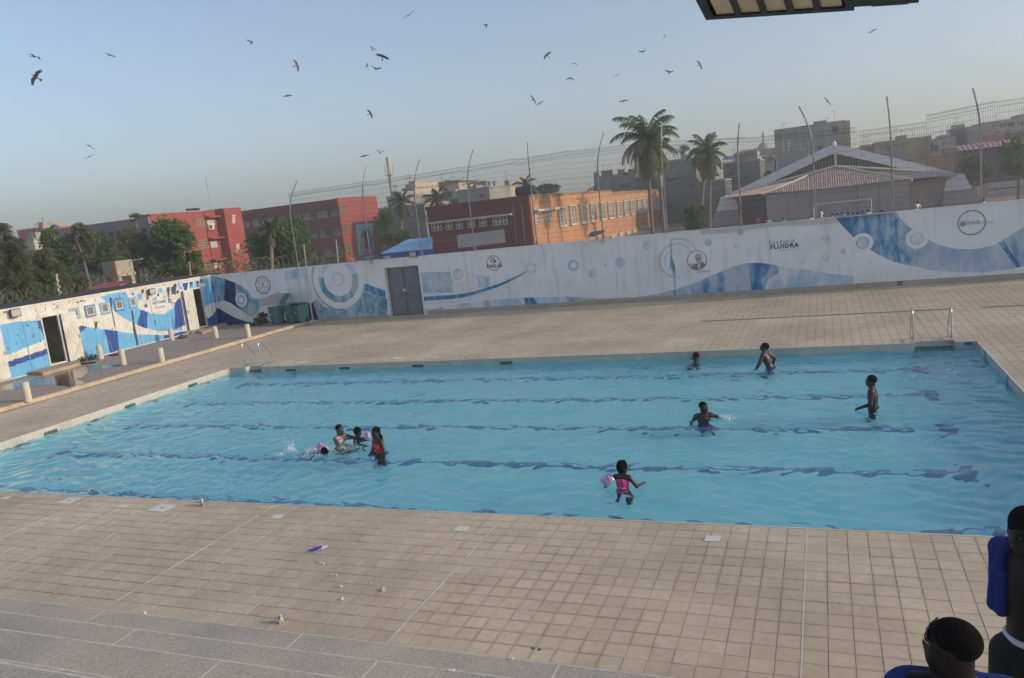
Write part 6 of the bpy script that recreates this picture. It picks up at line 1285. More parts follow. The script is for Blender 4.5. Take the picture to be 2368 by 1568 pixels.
a_, c_ = onY(zp('A1', 1200, 1265), 33), onY(zp('A1', 1590, 1235), 33); tr_ = thing('tin_shelter', 'low maroon tin roof with a teal railing behind the container', 'shelter', ((a_[0]+c_[0])/2, 32, 0)); part('roof', mat('maroon_tin', (.22, .06, .07), .7, .15, 2), tr_, lambda b: corr(b, (a_[0], 31.5, a_[2]-.15), (c_[0], 31.5, a_[2]-.1), (c_[0], 33.5, a_[2]+.25), (a_[0], 33.5, a_[2]+.2), 12, .03)); part('post', M_POLE, tr_, lambda b: [b.tube([(x, 32, 0), (x, 32, a_[2]-.1)], .05, 6) for x in (a_[0]+.2, c_[0]-.2)]); part('railing', mat('teal_metal', (.10, .38, .33), .5), tr_, lambda b: [b.tube([(a_[0]+1.6, 31.2, a_[2]-dz), (c_[0], 31.2, a_[2]-dz+.05)], .03, 5) for dz in (.2, .42)])
# far-left red parapet and tank
pl = Plane((-400, 100), (400, 100)); u0, zt_ = pl.hit(zp('A1', 207, 532)); u1, _ = pl.hit(zp('A1', 538, 505)); house('red_house', 'orange-red house top at the far left above the trees', 100, 'A1', 205, 540, 518, mat('orange_red_render', (.40, .09, .05), .9, .1, .6), 8)
q = onY(zp('A1', 690, 552), 92); tank((q[0], q[1], q[2]-.35), 'black upright water tank at the left end of the mauve wing', 1.0, False); part('tank_plinth', M_MAUVE, sch, lambda b: b.box(q[0]-.9, q[0]+.9, q[1]-.9, q[1]+.9, 0, q[2]-.36))
house('pale_house', 'cream low house roof showing among the far-left trees', 80, 'A1', 95, 420, 665, M_PALEW, 6)
# small lamp post, striped pole and fence posts behind the wall
for k, x, y0, y1, Y, nm, lb, m_ in (('A2', 330, 1060, 1290, 37, 'lamp_post', 'short lamp post with a black head beyond the container end', M_GALV), ('A1', 705, 1090, 1420, 29, 'pole', 'slim cream segmented pole behind the container at left', M_LATW), ('A2', 1770, 868, 1130, 37.5, 'pole', 'short grey post right of the first curved fence pole', M_POLE), ('A3', 118, 985, 1215, 40, 'pole', 'ochre post leaning before the red school end wall', M_OLDC)):
    tq, bq = onY(zp(k, x, y0), Y), onY(zp(k, x, y1), Y); t = thing(nm, lb, 'post', (bq[0], Y, 0)); part('shaft', m_, t, lambda b: b.tube([(bq[0], Y, 0), (tq[0], Y, tq[2])], .045 if nm == 'pole' else .04, 7))
    if nm == 'lamp_post': part('head', M_BLK, t, lambda b: b.obox((tq[0], Y, tq[2]+.15), (.12, 0, .03), (0, .06, 0), (-.02, 0, .26)))
    elif 'segmented' in lb: part('ring', M_OLDC, t, lambda b: [b.tube([(tq[0], Y, z), (tq[0], Y, z+.12)], .08, 7) for z in np.arange(tq[2]-1.6, tq[2], .3)])['kind'] = 'stuff'
# ================================================================== trees and palms
M_BARK = mat('grey_bark', (.16, .12, .09), .95, .25, 3, bump=.4, bscale=12); M_PBARK = mat('palm_bark', (.20, .16, .12), .95, .2, 4, bump=.4, bscale=10)
LF = {'bright': leafmat('bright_leaf', (.075, .14, .025), (.17, .26, .06)), 'mid': leafmat('mid_leaf', (.075, .13, .03), (.15, .22, .06)), 'dark': leafmat('dark_leaf', (.07, .105, .035), (.14, .185, .065)), 'dry': leafmat('dry_leaf', (.11, .125, .055), (.20, .215, .095)), 'palm': leafmat('palm_leaf', (.075, .105, .03), (.155, .185, .065)), 'palmdry': leafmat('dead_palm_leaf', (.16, .11, .04), (.26, .19, .08))}
def crown_tree(name, label, cx, cy, top, rx, rz, leaf, n=2600, size=.2, seed=1, lobes=9, group='trees beyond the wall', low=None, cat='tree', ry=None):
    """trunk, limbs and leaf clumps spread through several uneven lobes"""
    r = random.Random(seed); t = thing(name, label, cat, (cx, cy, 0), group); ry = ry or rx
    zc = top-rz; zlow = low if low is not None else max(.2, zc-rz)
    L = []
    for i in range(lobes):
        a = r.uniform(0, 6.28); q = r.random()**.6; h = r.uniform(-.75, .85); w_ = math.sqrt(max(0, 1-h*h))
        L.append((cx+rx*.72*q*w_*math.cos(a), cy+ry*.72*q*w_*math.sin(a), zc+rz*.78*h, r.uniform(.28, .5)))
    L.append((cx, cy, top-rz*.36, .34))
    br = MB(); hub = np.array([cx, cy, max(.3, zc-rz*.55)]); br.tube([(cx, cy, -.05), (cx+r.gauss(0, .1), cy, hub[2]*.6), tuple(hub)], [.16*max(1, rx/2.5), .12*max(1, rx/2.5), .09*max(1, rx/2.5)], 8)
    tr_ = br.build('trunk', M_BARK, t, smooth=True)
    lb_ = MB()
    for (x, y, z, s) in L: m_ = (hub+np.array([x, y, z]))/2+np.array([r.gauss(0, .2), r.gauss(0, .2), .2]); lb_.tube([tuple(hub), tuple(m_), (x, y, z)], [.07, .045, .015], 5)
    lb_.build('limbs', M_BARK, tr_)
    b = MB(); cs = []
    for (x, y, z, s) in L:
        m_ = int(n/len(L)*(s/.39))
        for _ in range(m_):
            d = np.array([r.gauss(0, 1), r.gauss(0, 1), r.gauss(0, 1)]); d /= np.linalg.norm(d); k = r.random()**.38*(1+.18*math.sin(7*d[0]+5*d[2]+x))
            p = (x+d[0]*rx*s*1.15*k, y+d[1]*ry*s*1.15*k, z+d[2]*rz*s*1.15*k)
            if p[2] > zlow-.3: cs.append(p)
    leaves(b, cs, size, r, .7); b.build('crown', LF[leaf], t, fix=False); return t
def P3(px, D): return dist(px, D)
def tree_px(name, label, k, x, ytop, xr, ybot, D, leaf, n, size, seed, lobes=9, group='trees beyond the wall', cat='tree', **kw):
    """place from the pane: centre column, top row, half-width in pane columns, bottom row of the crown"""
    tp = dist(zp(k, x, ytop), D); ed = dist(zp(k, x+xr, (ytop+ybot)/2), D); bt = dist(zp(k, x, ybot), D); c0 = dist(zp(k, x, (ytop+ybot)/2), D)
    rx = math.hypot(ed[0]-c0[0], ed[1]-c0[1])*(1.25 if k == 'A1' else 1.1); n = int(n*(1.5 if k == 'A1' else 1.15)); rz = (tp[2]-max(bt[2], .2))/2
    return crown_tree(name, label, c0[0], c0[1], tp[2], rx, rz, leaf, n, size, seed, lobes, group, cat=cat, **kw)
tree_px('leafy_tree', 'bright green leafy tree in front of the mauve and red school corner', 'A1', 2130, 380, 290, 1180, 66, 'bright', 5200, .17, 11, 13)
tree_px('leafy_tree', 'round leafy tree before the red gallery with a small palm inside', 'A2', 1440, 560, 400, 1180, 60, 'mid', 6800, .16, 12, 15)
tree_px('leafy_tree', 'taller round tree crown behind the leafy tree, right of the stair tower', 'A2', 1650, 500, 230, 950, 66, 'mid', 2600, .17, 13, 8)
tree_px('thorn_tree', 'sparse olive tree rising over the mauve wing', 'A1', 1010, 450, 190, 1000, 62, 'dry', 1900, .12, 14, 10)
tree_px('thorn_tree', 'dense dark tree behind the concrete water tank', 'A1', 1300, 560, 300, 1180, 65, 'dark', 3600, .13, 15, 11)
tree_px('thorn_tree', 'olive tree right of the concrete water tank', 'A1', 1680, 520, 250, 1150, 67, 'dry', 2800, .13, 16, 10)
tree_px('leafy_tree', 'dark green tree left of the water tank', 'A1', 780, 640, 260, 1250, 62, 'dark', 3200, .14, 17, 10)
tree_px('leafy_tree', 'green shrub behind the container roof left of the maroon shelter', 'A1', 930, 1110, 170, 1360, 50, 'mid', 1700, .11, 18, 7)
tree_px('leafy_tree', 'green shrub behind the container at the slim segmented pole', 'A1', 520, 1040, 200, 1420, 48, 'mid', 1900, .10, 19, 7)
tree_px('leafy_tree', 'light green tree top beside the black upright tank', 'A1', 610, 520, 130, 800, 70, 'bright', 900, .15, 20, 6)
tree_px('thorn_tree', 'thin branches of a tree behind the mauve wing roof', 'A1', 1690, 330, 120, 430, 82, 'dry', 260, .12, 21, 6)
# feathery casuarina-like trees at the left edge
def feathery(label, k, x, y, D, rx_px, h_px, seed, n=150, lean=0.25):
    r = random.Random(seed); tp = dist(zp(k, x, y), D); ed = dist(zp(k, x+rx_px, y), D); bt = dist(zp(k, x, y+h_px), D); rx = math.hypot(ed[0]-tp[0], ed[1]-tp[1]); t = thing('casuarina_tree', label, 'tree', (tp[0], tp[1], 0), 'feathery trees at the left')
    b = MB(); b.tube([(tp[0], tp[1], -.05), (tp[0]+.1, tp[1], tp[2]*.6), (tp[0], tp[1], tp[2]-.6)], [.14, .09, .02], 7); tk = b.build('trunk', M_BARK, t, smooth=True)
    bb, fb = MB(), MB()
    for i in range(n):
        z0 = r.uniform(max(.8, bt[2]), tp[2]-.5); f = (tp[2]-z0)/(tp[2]-max(.8, bt[2])); L = rx*(.45+.75*f)*r.uniform(.5, 1.1); a = r.uniform(0, 6.28); up = r.uniform(.25, .9); pts = []
        for s in np.linspace(0, 1, 6): pts.append((tp[0]+math.cos(a)*L*s, tp[1]+math.sin(a)*L*s, z0+L*up*s-L*.55*s*s))
        bb.tube(pts, [.022, .018, .014, .011, .008, .004], 3, False)
        for s in np.linspace(.2, 1, 14):
            q = np.array([np.interp(s, np.linspace(0, 1, 6), [p[j] for p in pts]) for j in range(3)])
            for _ in range(3):
                d = np.array([r.gauss(0, .35)+math.cos(a)*.5, r.gauss(0, .35)+math.sin(a)*.5, -r.uniform(.1, .9)]); d *= r.uniform(.22, .5)/np.linalg.norm(d); w_ = np.cross(d, (r.gauss(0, 1), r.gauss(0, 1), .3)); w_ *= .016/np.linalg.norm(w_); fb.face([q-w_, q+w_, q+d+w_*.4, q+d-w_*.4])
    bb.build('branches', M_BARK, tk, fix=False); fb.build('crown', LF['dry'], t, fix=False)
feathery('feathery grey-green casuarina at the left picture edge', 'A1', 60, 560, 47, 330, 900, 31, 170)
feathery('feathery casuarina in front of the far-left trees', 'A1', 420, 690, 49, 330, 700, 32, 150)
feathery('feathery casuarina whose lone sprays reach into the sky at far left', 'A1', -60, 330, 52, 260, 900, 33, 110)
# palms
def palm(label, k, cx, cy, D, rpx, nf, seed, lean=(0, 0), cr=1.0, dead=4, group='coconut palms', base=None, trunk_r=.14):
    r = random.Random(seed); c = dist(zp(k, cx, cy), D); ed = dist(zp(k, cx+rpx, cy), D); L0_ = math.hypot(ed[0]-c[0], ed[1]-c[1])*1.55; bx, by = c[0]+lean[0], c[1]+lean[1]
    if base is not None: q = dist(zp(k, *base), D); e_ = (q-c)/(q[2]-c[2])*-c[2]; bx, by = c[0]+e_[0], c[1]+e_[1]
    t = thing('palm_tree', label, 'palm', (bx, by, 0), group); n = 18; pts = [(bx+(c[0]-bx)*(s**1.3), by+(c[1]-by)*(s**1.3), (c[2])*s) for s in np.linspace(0, 1, n)]
    part('trunk', M_PBARK, t, lambda b: b.tube(pts, [trunk_r*(1.35-.5*i/(n-1))*(1+.06*(i % 2)) for i in range(n)], 10), smooth=True)
    for i in range(nf+dead):
        isd = i >= nf; a = 2.4*i+r.uniform(-.3, .3); f = i/max(nf-1, 1); el = R(86-150*f+r.uniform(-10, 10)) if not isd else R(-50+r.uniform(-25, 20)); L = L0_*r.uniform(.85, 1.1)*(.95 if isd else 1); pp_ = []; p = np.array(c, float); e = el
        for s in range(11):
            pp_.append(p.copy()); p = p+L/10*np.array([math.cos(a)*math.cos(e), math.sin(a)*math.cos(e), math.sin(e)]); e -= R(3.5+s*1.2+f*3.5)*(1.0 if not isd else .5)
            e = max(e, R(-88))
        b = MB(); b.tube(pp_, [.035*(1-.085*s) for s in range(11)], 4, False); side = np.array([-math.sin(a), math.cos(a), 0])
        for s in np.linspace(.08, 1, 40):
            q = np.array([np.interp(s*10, range(11), [v[j] for v in pp_]) for j in range(3)]); fw = np.array([np.interp(min(s*10+.4, 10), range(11), [v[j] for v in pp_]) for j in range(3)])-q; fw /= np.linalg.norm(fw)+1e-9; ll = L*.27*(math.sin(math.pi*min(.98, .12+s*.83))**.7)
            for sg_ in (-1, 1):
                d = side*sg_*.75+fw*.55+np.array([0, 0, -.35-.5*r.random()]); d /= np.linalg.norm(d); d *= ll*r.uniform(.8, 1.1); w_ = fw*.042; m_ = q+d*.5+np.array([0, 0, .03*ll]); e2 = q+d+np.array([0, 0, -.18*ll]); b.face([q-w_, q+w_, m_+w_*.8, m_-w_*.8]); b.face([m_-w_*.8, m_+w_*.8, e2])
        b.build('frond', LF['palmdry'] if isd or (f > .9 and r.random() < .4) else LF['palm'], t, fix=False)
    part('coconuts', mat('coconut', (.10, .09, .03), .7), t, lambda b: [b.lathe((c[0]+.22*math.cos(k_), c[1]+.22*math.sin(k_), c[2]-.5), [(.05, 0), (.11, .1), (.06, .24)], 7) for k_ in range(5)])
palm('tall coconut palm with a shaggy crown before the orange building', 'A4', 1475, 430, 72, 300, 32, 41, base=(1540, 1450), dead=10)
palm('second coconut palm leaning behind the tall one', 'A4', 1590, 520, 76, 190, 17, 42, base=(1668, 1440), dead=5)
palm('shorter coconut palm beside the soot-stained house', 'A5', 235, 660, 84, 225, 30, 43, base=(190, 1400), dead=9)
palm('slim palm trunk and crown behind the shorter coconut palm', 'A5', 290, 800, 88, 150, 11, 44, base=(285, 1400), dead=4)
palm('palm with drooping fronds beside the red school end', 'A3', 850, 580, 92, 130, 17, 45, base=(850, 900), dead=6); palm('palm in front of the pale rooftop houses', 'A3', 1240, 540, 96, 125, 17, 46, base=(1250, 800), dead=3)
palm('small palm above the black tank on the skyline', 'A4', 140, 935, 105, 95, 13, 47, base=(150, 1100), dead=1); palm('young palm poking from the leafy tree by the red gallery', 'A2', 1360, 700, 58, 150, 15, 48, base=(1380, 1100), dead=2)
tree_px('leafy_tree', 'loose green tree between the red school end and the dark red building', 'A3', 690, 660, 120, 1080, 80, 'bright', 1900, .17, 22, 9); tree_px('leafy_tree', 'low green bush above the blue shed roof', 'A3', 870, 880, 110, 1060, 66, 'mid', 1300, .14, 23, 7)
tree_px('round_tree', 'round dark tree on the skyline right of the black tank', 'A4', 400, 925, 135, 1040, 110, 'dark', 1400, .2, 24, 8); tree_px('leafy_bush', 'dense green bush at the end of the orange building', 'A4', 2010, 1150, 170, 1440, 70, 'dark', 2600, .15, 25, 8)
tree_px('thorn_tree', 'faint bare tree behind the two tall palms', 'A4', 1870, 500, 95, 640, 130, 'dry', 320, .18, 26, 6); tree_px('leafy_tree', 'dusty dark tree before the purple shed', 'A6', 1560, 1010, 260, 1400, 100, 'dark', 2400, .2, 27, 9)
tree_px('leafy_tree', 'green tree with layered branches at the right picture edge', 'A6', 2120, 720, 270, 1300, 95, 'mid', 2300, .19, 28, 9); tree_px('leafy_bush', 'small bush behind the sports hall roof', 'A5', 1020, 890, 60, 980, 112, 'dark', 300, .2, 29, 5)
tree_px('leafy_tree', 'round tree beyond the container end below the stair tower', 'A2', 420, 970, 120, 1250, 56, 'bright', 900, .12, 30, 6)
# wide mass of scrub behind the container line
b = MB(); r = random.Random(77); cs = []
for i in range(9000):
    x = r.uniform(-66, -36); y = r.uniform(28, 64); h = 2.2+1.2*math.sin(x*.7)+.8*math.sin(y*.5+x*.3)
    if y > 46 or x < -50: cs.append((x, y, max(.05, h*r.random()**.6)))
leaves(b, cs, .22, r, .8); tag(b.build('scrub', LF['mid'], fix=False), 'mass of dark scrub behind the container and wall', 'scrub', kind='stuff')
# ================================================================== people (bodies grown as one smooth surface from a distance field)
def surface_nets(F, org, h):
    """F: field on a grid, inside < 0. Returns vertices and quads."""
    S = F < 0; nx, ny, nz = F.shape
    c = np.zeros((nx-1, ny-1, nz-1), int); cnt = np.zeros(c.shape); acc = np.zeros(c.shape+(3,))
    for i in (0, 1):
        for j in (0, 1):
            for k in (0, 1): c += S[i:nx-1+i, j:ny-1+j, k:nz-1+k]
    act = (c > 0) & (c < 8)
    for ax in range(3):
        o = [a for a in range(3) if a != ax]
        for p in (0, 1):
            for q in (0, 1):
                s0 = [slice(0, n-1) for n in F.shape]; s0[o[0]] = slice(p, F.shape[o[0]]-1+p); s0[o[1]] = slice(q, F.shape[o[1]]-1+q); s1 = list(s0); s1[ax] = slice(1, F.shape[ax])
                a, b = F[tuple(s0)], F[tuple(s1)]; m = (a < 0) != (b < 0); t = np.where(m, a/(a-b+1e-20), 0); cnt += m
                acc[..., ax] += t*m; acc[..., o[0]] += p*m; acc[..., o[1]] += q*m
    idx = -np.ones(c.shape, int); I = np.argwhere(act); idx[act] = np.arange(len(I)); V = org+h*(I+acc[act]/cnt[act][:, None])
    Q = []
    for ax in range(3):
        o = [a for a in range(3) if a != ax]; s0 = [slice(1, n-1) for n in F.shape]; s0[ax] = slice(0, F.shape[ax]-1); s1 = list(s0); s1[ax] = slice(1, F.shape[ax])
        a, b = S[tuple(s0)], S[tuple(s1)]
        for flip, m in ((0, a & ~b), (1, ~a & b)):
            e = np.argwhere(m)
            if len(e) == 0: continue
            e[:, o[0]] += 1; e[:, o[1]] += 1; qs = []
            for (p, q) in ((0, 0), (1, 0), (1, 1), (0, 1)):
                g_ = e.copy(); g_[:, o[0]] -= p; g_[:, o[1]] -= q; qs.append(idx[g_[:, 0], g_[:, 1], g_[:, 2]])
            qs = np.stack(qs, 1); Q.append(qs[:, ::-1] if flip ^ (ax == 1) else qs)
    Q = np.concatenate(Q); return V, Q[(Q >= 0).all(1)]
def ev(pr, P):
    k = pr[0]
    if k == 'c':
        a, b, ra, rb = map(np.array, pr[1:5]); ab = b-a; t = np.clip(((P-a) @ ab)/(ab @ ab+1e-12), 0, 1); return np.linalg.norm(P-a-t[..., None]*ab, axis=-1)-(ra+(rb-ra)*t)
    if k == 'e':
        c, r = np.array(pr[1]), np.array(pr[2]); q = P-c
        if len(pr) > 3 and pr[3] is not None: q = q @ pr[3]
        k0 = np.linalg.norm(q/r, axis=-1); k1 = np.linalg.norm(q/(r*r), axis=-1)+1e-9; return k0*(k0-1)/k1
    if k == 'p':
        n = np.array(pr[2], float); n /= np.linalg.norm(n); return (P-np.array(pr[1])) @ n
def bounds(pr):
    if pr[0] == 'c': a, b = np.array(pr[1]), np.array(pr[2]); r = max(pr[3], pr[4]); return np.minimum(a, b)-r, np.maximum(a, b)+r
    c, r = np.array(pr[1]), np.array(pr[2]); r = np.full(3, r.max()) if len(pr) > 3 and pr[3] is not None else r; return c-r, c+r
def field_mesh(prims, h, subs=(), cuts=(), grow=0.0):
    """prims: (shape, blend radius). subs: shapes carved away. cuts: planes to keep below."""
    lo = np.min([bounds(p)[0] for p, k in prims], 0)-.03-grow; hi = np.max([bounds(p)[1] for p, k in prims], 0)+.03+grow
    n = np.ceil((hi-lo)/h).astype(int)+2; F = np.full(n, .25)
    ax = [lo[i]+h*np.arange(n[i]) for i in range(3)]
    def reg(p, pad):
        a, b = bounds(p); i0 = np.clip(np.floor((a-pad-lo)/h).astype(int), 0, n-1); i1 = np.clip(np.ceil((b+pad-lo)/h).astype(int)+1, 1, n); return tuple(slice(x, y) for x, y in zip(i0, i1))
    def grid(s): return np.stack(np.meshgrid(ax[0][s[0]], ax[1][s[1]], ax[2][s[2]], indexing='ij'), -1)
    for p, k in prims:
        s = reg(p, .06+k+grow); d = ev(p, grid(s))-grow; f = F[s]; hh = np.clip(.5+.5*(f-d)/max(k, 1e-4), 0, 1); F[s] = f*(1-hh)+d*hh-k*hh*(1-hh)
    for p, k in subs:
        s = reg(p, .05+k); d = -ev(p, grid(s)); f = F[s]; hh = np.clip(.5-.5*(f-d)/max(k, 1e-4), 0, 1); F[s] = f*(1-hh)+d*hh+k*hh*(1-hh)
    if cuts:
        G = np.stack(np.meshgrid(*ax, indexing='ij'), -1)
        for c in cuts: F = np.maximum(F, ev(c, G))
    return surface_nets(F, lo, h)
def RM(yaw=0, pitch=0, roll=0): return np.array(Matrix.Rotation(yaw, 3, 'Z') @ Matrix.Rotation(pitch, 3, 'X') @ Matrix.Rotation(roll, 3, 'Y'))
def unit(v): v = np.array(v, float); return v/np.linalg.norm(v)
class Body:
    """local frame: x right of the person, y forward, z up; feet near z = 0 when standing"""
    def __init__(s, Hh, head=.145, pelvis=None, lean=(0, 0), yaw_chest=0, head_yaw=0, head_pitch=0, head_roll=0, arms=None, legs=None, build=1.0, fingers=True, female=False, long=True):
        s.H = Hh; hd = head*Hh; s.hd = hd; g = build
        pz_ = .50*Hh if pelvis is None else pelvis; s.pel = np.array([0, 0, pz_]); s.R = RM(yaw_chest); up = unit((lean[0], lean[1], 1)); tl = Hh*(.335-.35*(head-.13))
        s.chest = s.pel+up*tl*.66; s.neck = s.pel+up*tl; s.up = up; fw = s.R @ np.array([0, 1, 0]); rt = s.R @ np.array([1, 0, 0]); s.fw, s.rt = fw, rt; sw = .112*Hh*(1 if not female else .92)*g
        B = s.B = []
        Rt = np.stack([rt, np.cross(up, rt), up], 1)
        B += [(('e', s.pel+up*.02*Hh, (.085*Hh*g, .062*Hh*g, .075*Hh), Rt), .02), (('e', s.pel+up*tl*.36, (.074*Hh*g, .054*Hh*g, .10*Hh), Rt), .05), (('e', s.chest, (.092*Hh*g, .062*Hh*g, .115*Hh), Rt), .05),
              (('c', s.neck-rt*sw*.78-up*.018*Hh, s.neck+rt*sw*.78-up*.018*Hh, .036*Hh*g, .036*Hh*g), .05)]
        if female: B += [(('e', s.chest+rt*x*.042*Hh+fw*.052*Hh-up*.01*Hh, (.034*Hh, .03*Hh, .036*Hh)), .03) for x in (-1, 1)]
        HR = s.HR = s.R @ RM(head_yaw, head_pitch, head_roll); nl = .022*Hh+.10*hd; s.hc = s.neck+up*nl+HR @ np.array([0, .10*hd, .48*hd]); hx = lambda x, y, z: s.hc+HR @ (np.array([x, y, z])*hd)
        s.hx = hx; B += [(('c', s.neck-up*.02*Hh, hx(0, -.10, -.22), .036*Hh*g, .034*Hh*g), .03)]
        s.headp = [(('e', hx(0, -.06, .12), np.array([.335, .425, .375])*hd, HR), .01), (('e', hx(0, .08, -.16), np.array([.27, .30, .33])*hd, HR), .06), (('e', hx(0, .22, -.36), np.array([.14, .12, .10])*hd, HR), .08), (('e', hx(0, .02, -.30), np.array([.24, .24, .16])*hd, HR), .06),
                   (('c', hx(0, .355, .04), hx(0, .43, -.12), .035*hd, .055*hd), .04), (('e', hx(-.05, .39, -.135), np.array([.05, .045, .035])*hd, HR), .02), (('e', hx(.05, .39, -.135), np.array([.05, .045, .035])*hd, HR), .02),
                   (('e', hx(0, .345, -.255), np.array([.115, .055, .032])*hd, HR), .02), (('e', hx(0, .335, -.31), np.array([.10, .055, .034])*hd, HR), .02), (('c', hx(-.17, .315, .085), hx(.17, .315, .085), .03*hd, .03*hd), .05)]
        s.headp += [(('e', hx(x*.335, -.06, -.06), np.array([.035, .075, .115])*hd, HR), .015) for x in (-1, 1)]
        s.heads = [(('e', hx(x*.135, .40, .0), np.array([.075, .06, .05])*hd, HR), .03) for x in (-1, 1)]
        s.eyes = [hx(x*.135, .325, .0) for x in (-1, 1)]
        arms = arms or {}; s.hand = {}
        for side, x in (('L', -1), ('R', 1)):
            ua, fa = arms.get(side, ((x*.25, .05, -1), (x*.05, .25, -1))); U = s.R @ unit(ua); Fv = s.R @ unit(fa); sh = s.neck+rt*x*sw-up*.028*Hh; el = sh+U*.172*Hh; wr = el+Fv*.150*Hh
            B += [(('c', sh, el, .034*Hh*g, .026*Hh*g), .03), (('c', el, wr, .026*Hh*g, .0175*Hh*g), .015)]; s.hand[side] = (wr, Fv); s._hand(wr, Fv, x, Hh, fingers)
        legs = legs or {}
        for side, x in (('L', -1), ('R', 1)):
            ul, fl_ = legs.get(side, ((x*.05, .03, -1), (x*.02, -.05, -1))); U = unit(ul); Fv = unit(fl_); hp = s.pel+np.array([x*.048*Hh, 0, -.015*Hh]); kn = hp+U*.235*Hh; an = kn+Fv*.225*Hh
            B += [(('c', hp, kn, .056*Hh*g, .036*Hh*g), .03), (('c', kn, an, .036*Hh*g, .021*Hh*g), .02), (('e', kn+(an-kn)*.3-np.array([0, .012*Hh, 0]), (.03*Hh*g, .034*Hh*g, .07*Hh)), .03)]
            ft = unit((Fv[0]*.2+x*.12, 1, -.15)) if Fv[2] < -.4 else unit((0, .3, -1)); B += [(('c', an-np.array([0, .012*Hh, .01*Hh]), an+ft*.085*Hh-np.array([0, 0, .014*Hh]), .022*Hh, .017*Hh), .02), (('c', an+ft*.07*Hh-np.array([0, 0, .016*Hh]), an+ft*.115*Hh-np.array([0, 0, .02*Hh]), .02*Hh, .012*Hh), .02)]
            setattr(s, 'leg'+side, (hp, kn, an))
    def _hand(s, wr, d, x, Hh, fingers):
        k = Hh*.0062/.01*.01*1.0; a = np.array([0, 0, 1.]) if abs(d[2]) < .8 else np.array([0, 1., 0]); n = unit(np.cross(d, np.cross(a, d))); sd = unit(np.cross(d, n)); L = .05*Hh
        s.B += [(('e', wr+d*L*.55, (max(.024*Hh, .02),)*2+(max(.024*Hh, .02),), None), .012)] if not fingers else [(('c', wr+d*L*.15, wr+d*L*.8, .017*Hh, .02*Hh), .012), (('c', wr+d*L*.5-sd*.012*Hh, wr+d*L*.95-sd*.012*Hh, .012*Hh, .011*Hh), .008), (('c', wr+d*L*.5+sd*.012*Hh, wr+d*L*.95+sd*.012*Hh, .012*Hh, .011*Hh), .008)]
        if fingers:
            for i, (o, l) in enumerate(((-1.5, .8), (-.5, .98), (.5, .92), (1.5, .72))):
                b0 = wr+d*L*.95+sd*o*.0115*Hh; m = b0+(d*.95+sd*o*.09-n*.22)*L*.42*l; e = m+(d*.75-n*.6)*L*.40*l; r_ = max(.0056*Hh, .0075); s.B += [(('c', b0, m, r_, r_*.95), .004), (('c', m, e, r_*.95, r_*.8), .003)]
            tb = wr+d*L*.35-sd*x*.016*Hh; tm = tb+(d*.6-sd*x*.75)*L*.38; s.B += [(('c', tb, tm, max(.0072*Hh, .0085), max(.0062*Hh, .008)), .006), (('c', tm, tm+(d*.95-sd*x*.2)*L*.36, max(.0062*Hh, .008), max(.005*Hh, .007)), .003)]
def to_obj(name, VQ, m, parent, smooth=True):
    V, Q = VQ; me = bpy.data.meshes.new(name); me.from_pydata(V.tolist(), [], Q.tolist()); me.materials.append(m); me.polygons.foreach_set('use_smooth', [True]*len(me.polygons))
    bm = bmesh.new(); bm.from_mesh(me); bmesh.ops.smooth_vert(bm, verts=bm.verts, factor=.5, use_axis_x=True, use_axis_y=True, use_axis_z=True); bmesh.ops.recalc_face_normals(bm, faces=bm.faces); bm.to_mesh(me); bm.free(); me.update()
    o = bpy.data.objects.new(name, me); C.objects.link(o); o.parent = parent; return o
def skin(name, c): return mat(name, c, .42, .12, 9, spec=.45)
SK = skin('deep_brown_skin', (.027, .0155, .011)); SK2 = skin('brown_skin', (.07, .037, .023)); SK3 = skin('very_dark_skin', (.016, .010, .008)); SK4 = mat('near_black_skin', (.014, .009, .007), .5, .15, 9, spec=.25); M_HAIR = mat('black_hair', (.006, .005, .005), .95, .3, 60, bump=.3, bscale=160, spec=.08); M_EYE = mat('eye_white', (.16, .14, .12), .3, .02, 5); M_PUP = mat('dark_iris', (.01, .008, .007), .2, .02, 5)  # darkest skin is one even near-black base colour
def person(label, body, loc, rz, sk, h=.0085, hair=None, clothes=(), group='people in the pool', eyes=True):
    t = thing('person', label, 'person', loc, group); t.rotation_euler = (0, 0, rz)
    bo = to_obj('body', field_mesh(body.B+body.headp, h, body.heads), sk, t)
    if eyes:
        for e in body.eyes:
            b = MB(); bm = bmesh.new(); bmesh.ops.create_icosphere(bm, subdivisions=2, radius=.045*body.hd); b.raw([v.co+Vector(e) for v in bm.verts], [[v.index for v in f.verts] for f in bm.faces]); bm.free(); me = b.mesh('eye'); me.materials.append(M_EYE); o = link('eye', me, None, bo)
            b = MB(); d = body.HR @ np.array([0, 1, 0]); bm = bmesh.new(); bmesh.ops.create_icosphere(bm, subdivisions=1, radius=.028*body.hd); b.raw([v.co+Vector(e+d*.032*body.hd) for v in bm.verts], [[v.index for v in f.verts] for f in bm.faces]); bm.free(); me = b.mesh('iris'); me.materials.append(M_PUP); link('iris', me, None, bo)
    if hair: to_obj('hair', hair(body, h), M_HAIR, t)
    for nm, vq, m in clothes: to_obj(nm, vq, m, t)
    return t
def short_hair(gr=.03, line=.12, back=-.28, bump=0):
    def f(b, h):
        hx, hd, HR = b.hx, b.hd, b.HR
        pr = [(('e', hx(0, -.07, .13), np.array([.345+gr, .435+gr, .385+gr])*hd, HR), .01)]
        return field_mesh(pr, h*.8, [(('e', hx(0, .42, -.22), np.array([.36, .38, .42])*hd, HR), .02)], [('p', hx(0, -.2, back), HR @ np.array([0, .45, -1]))])
    return f
def cloth(body, idx, cuts, grow, h): return field_mesh([body.B[i] for i in idx], h, (), cuts, grow)
UP3 = np.array([0, 0, 1.])
WL = WZ
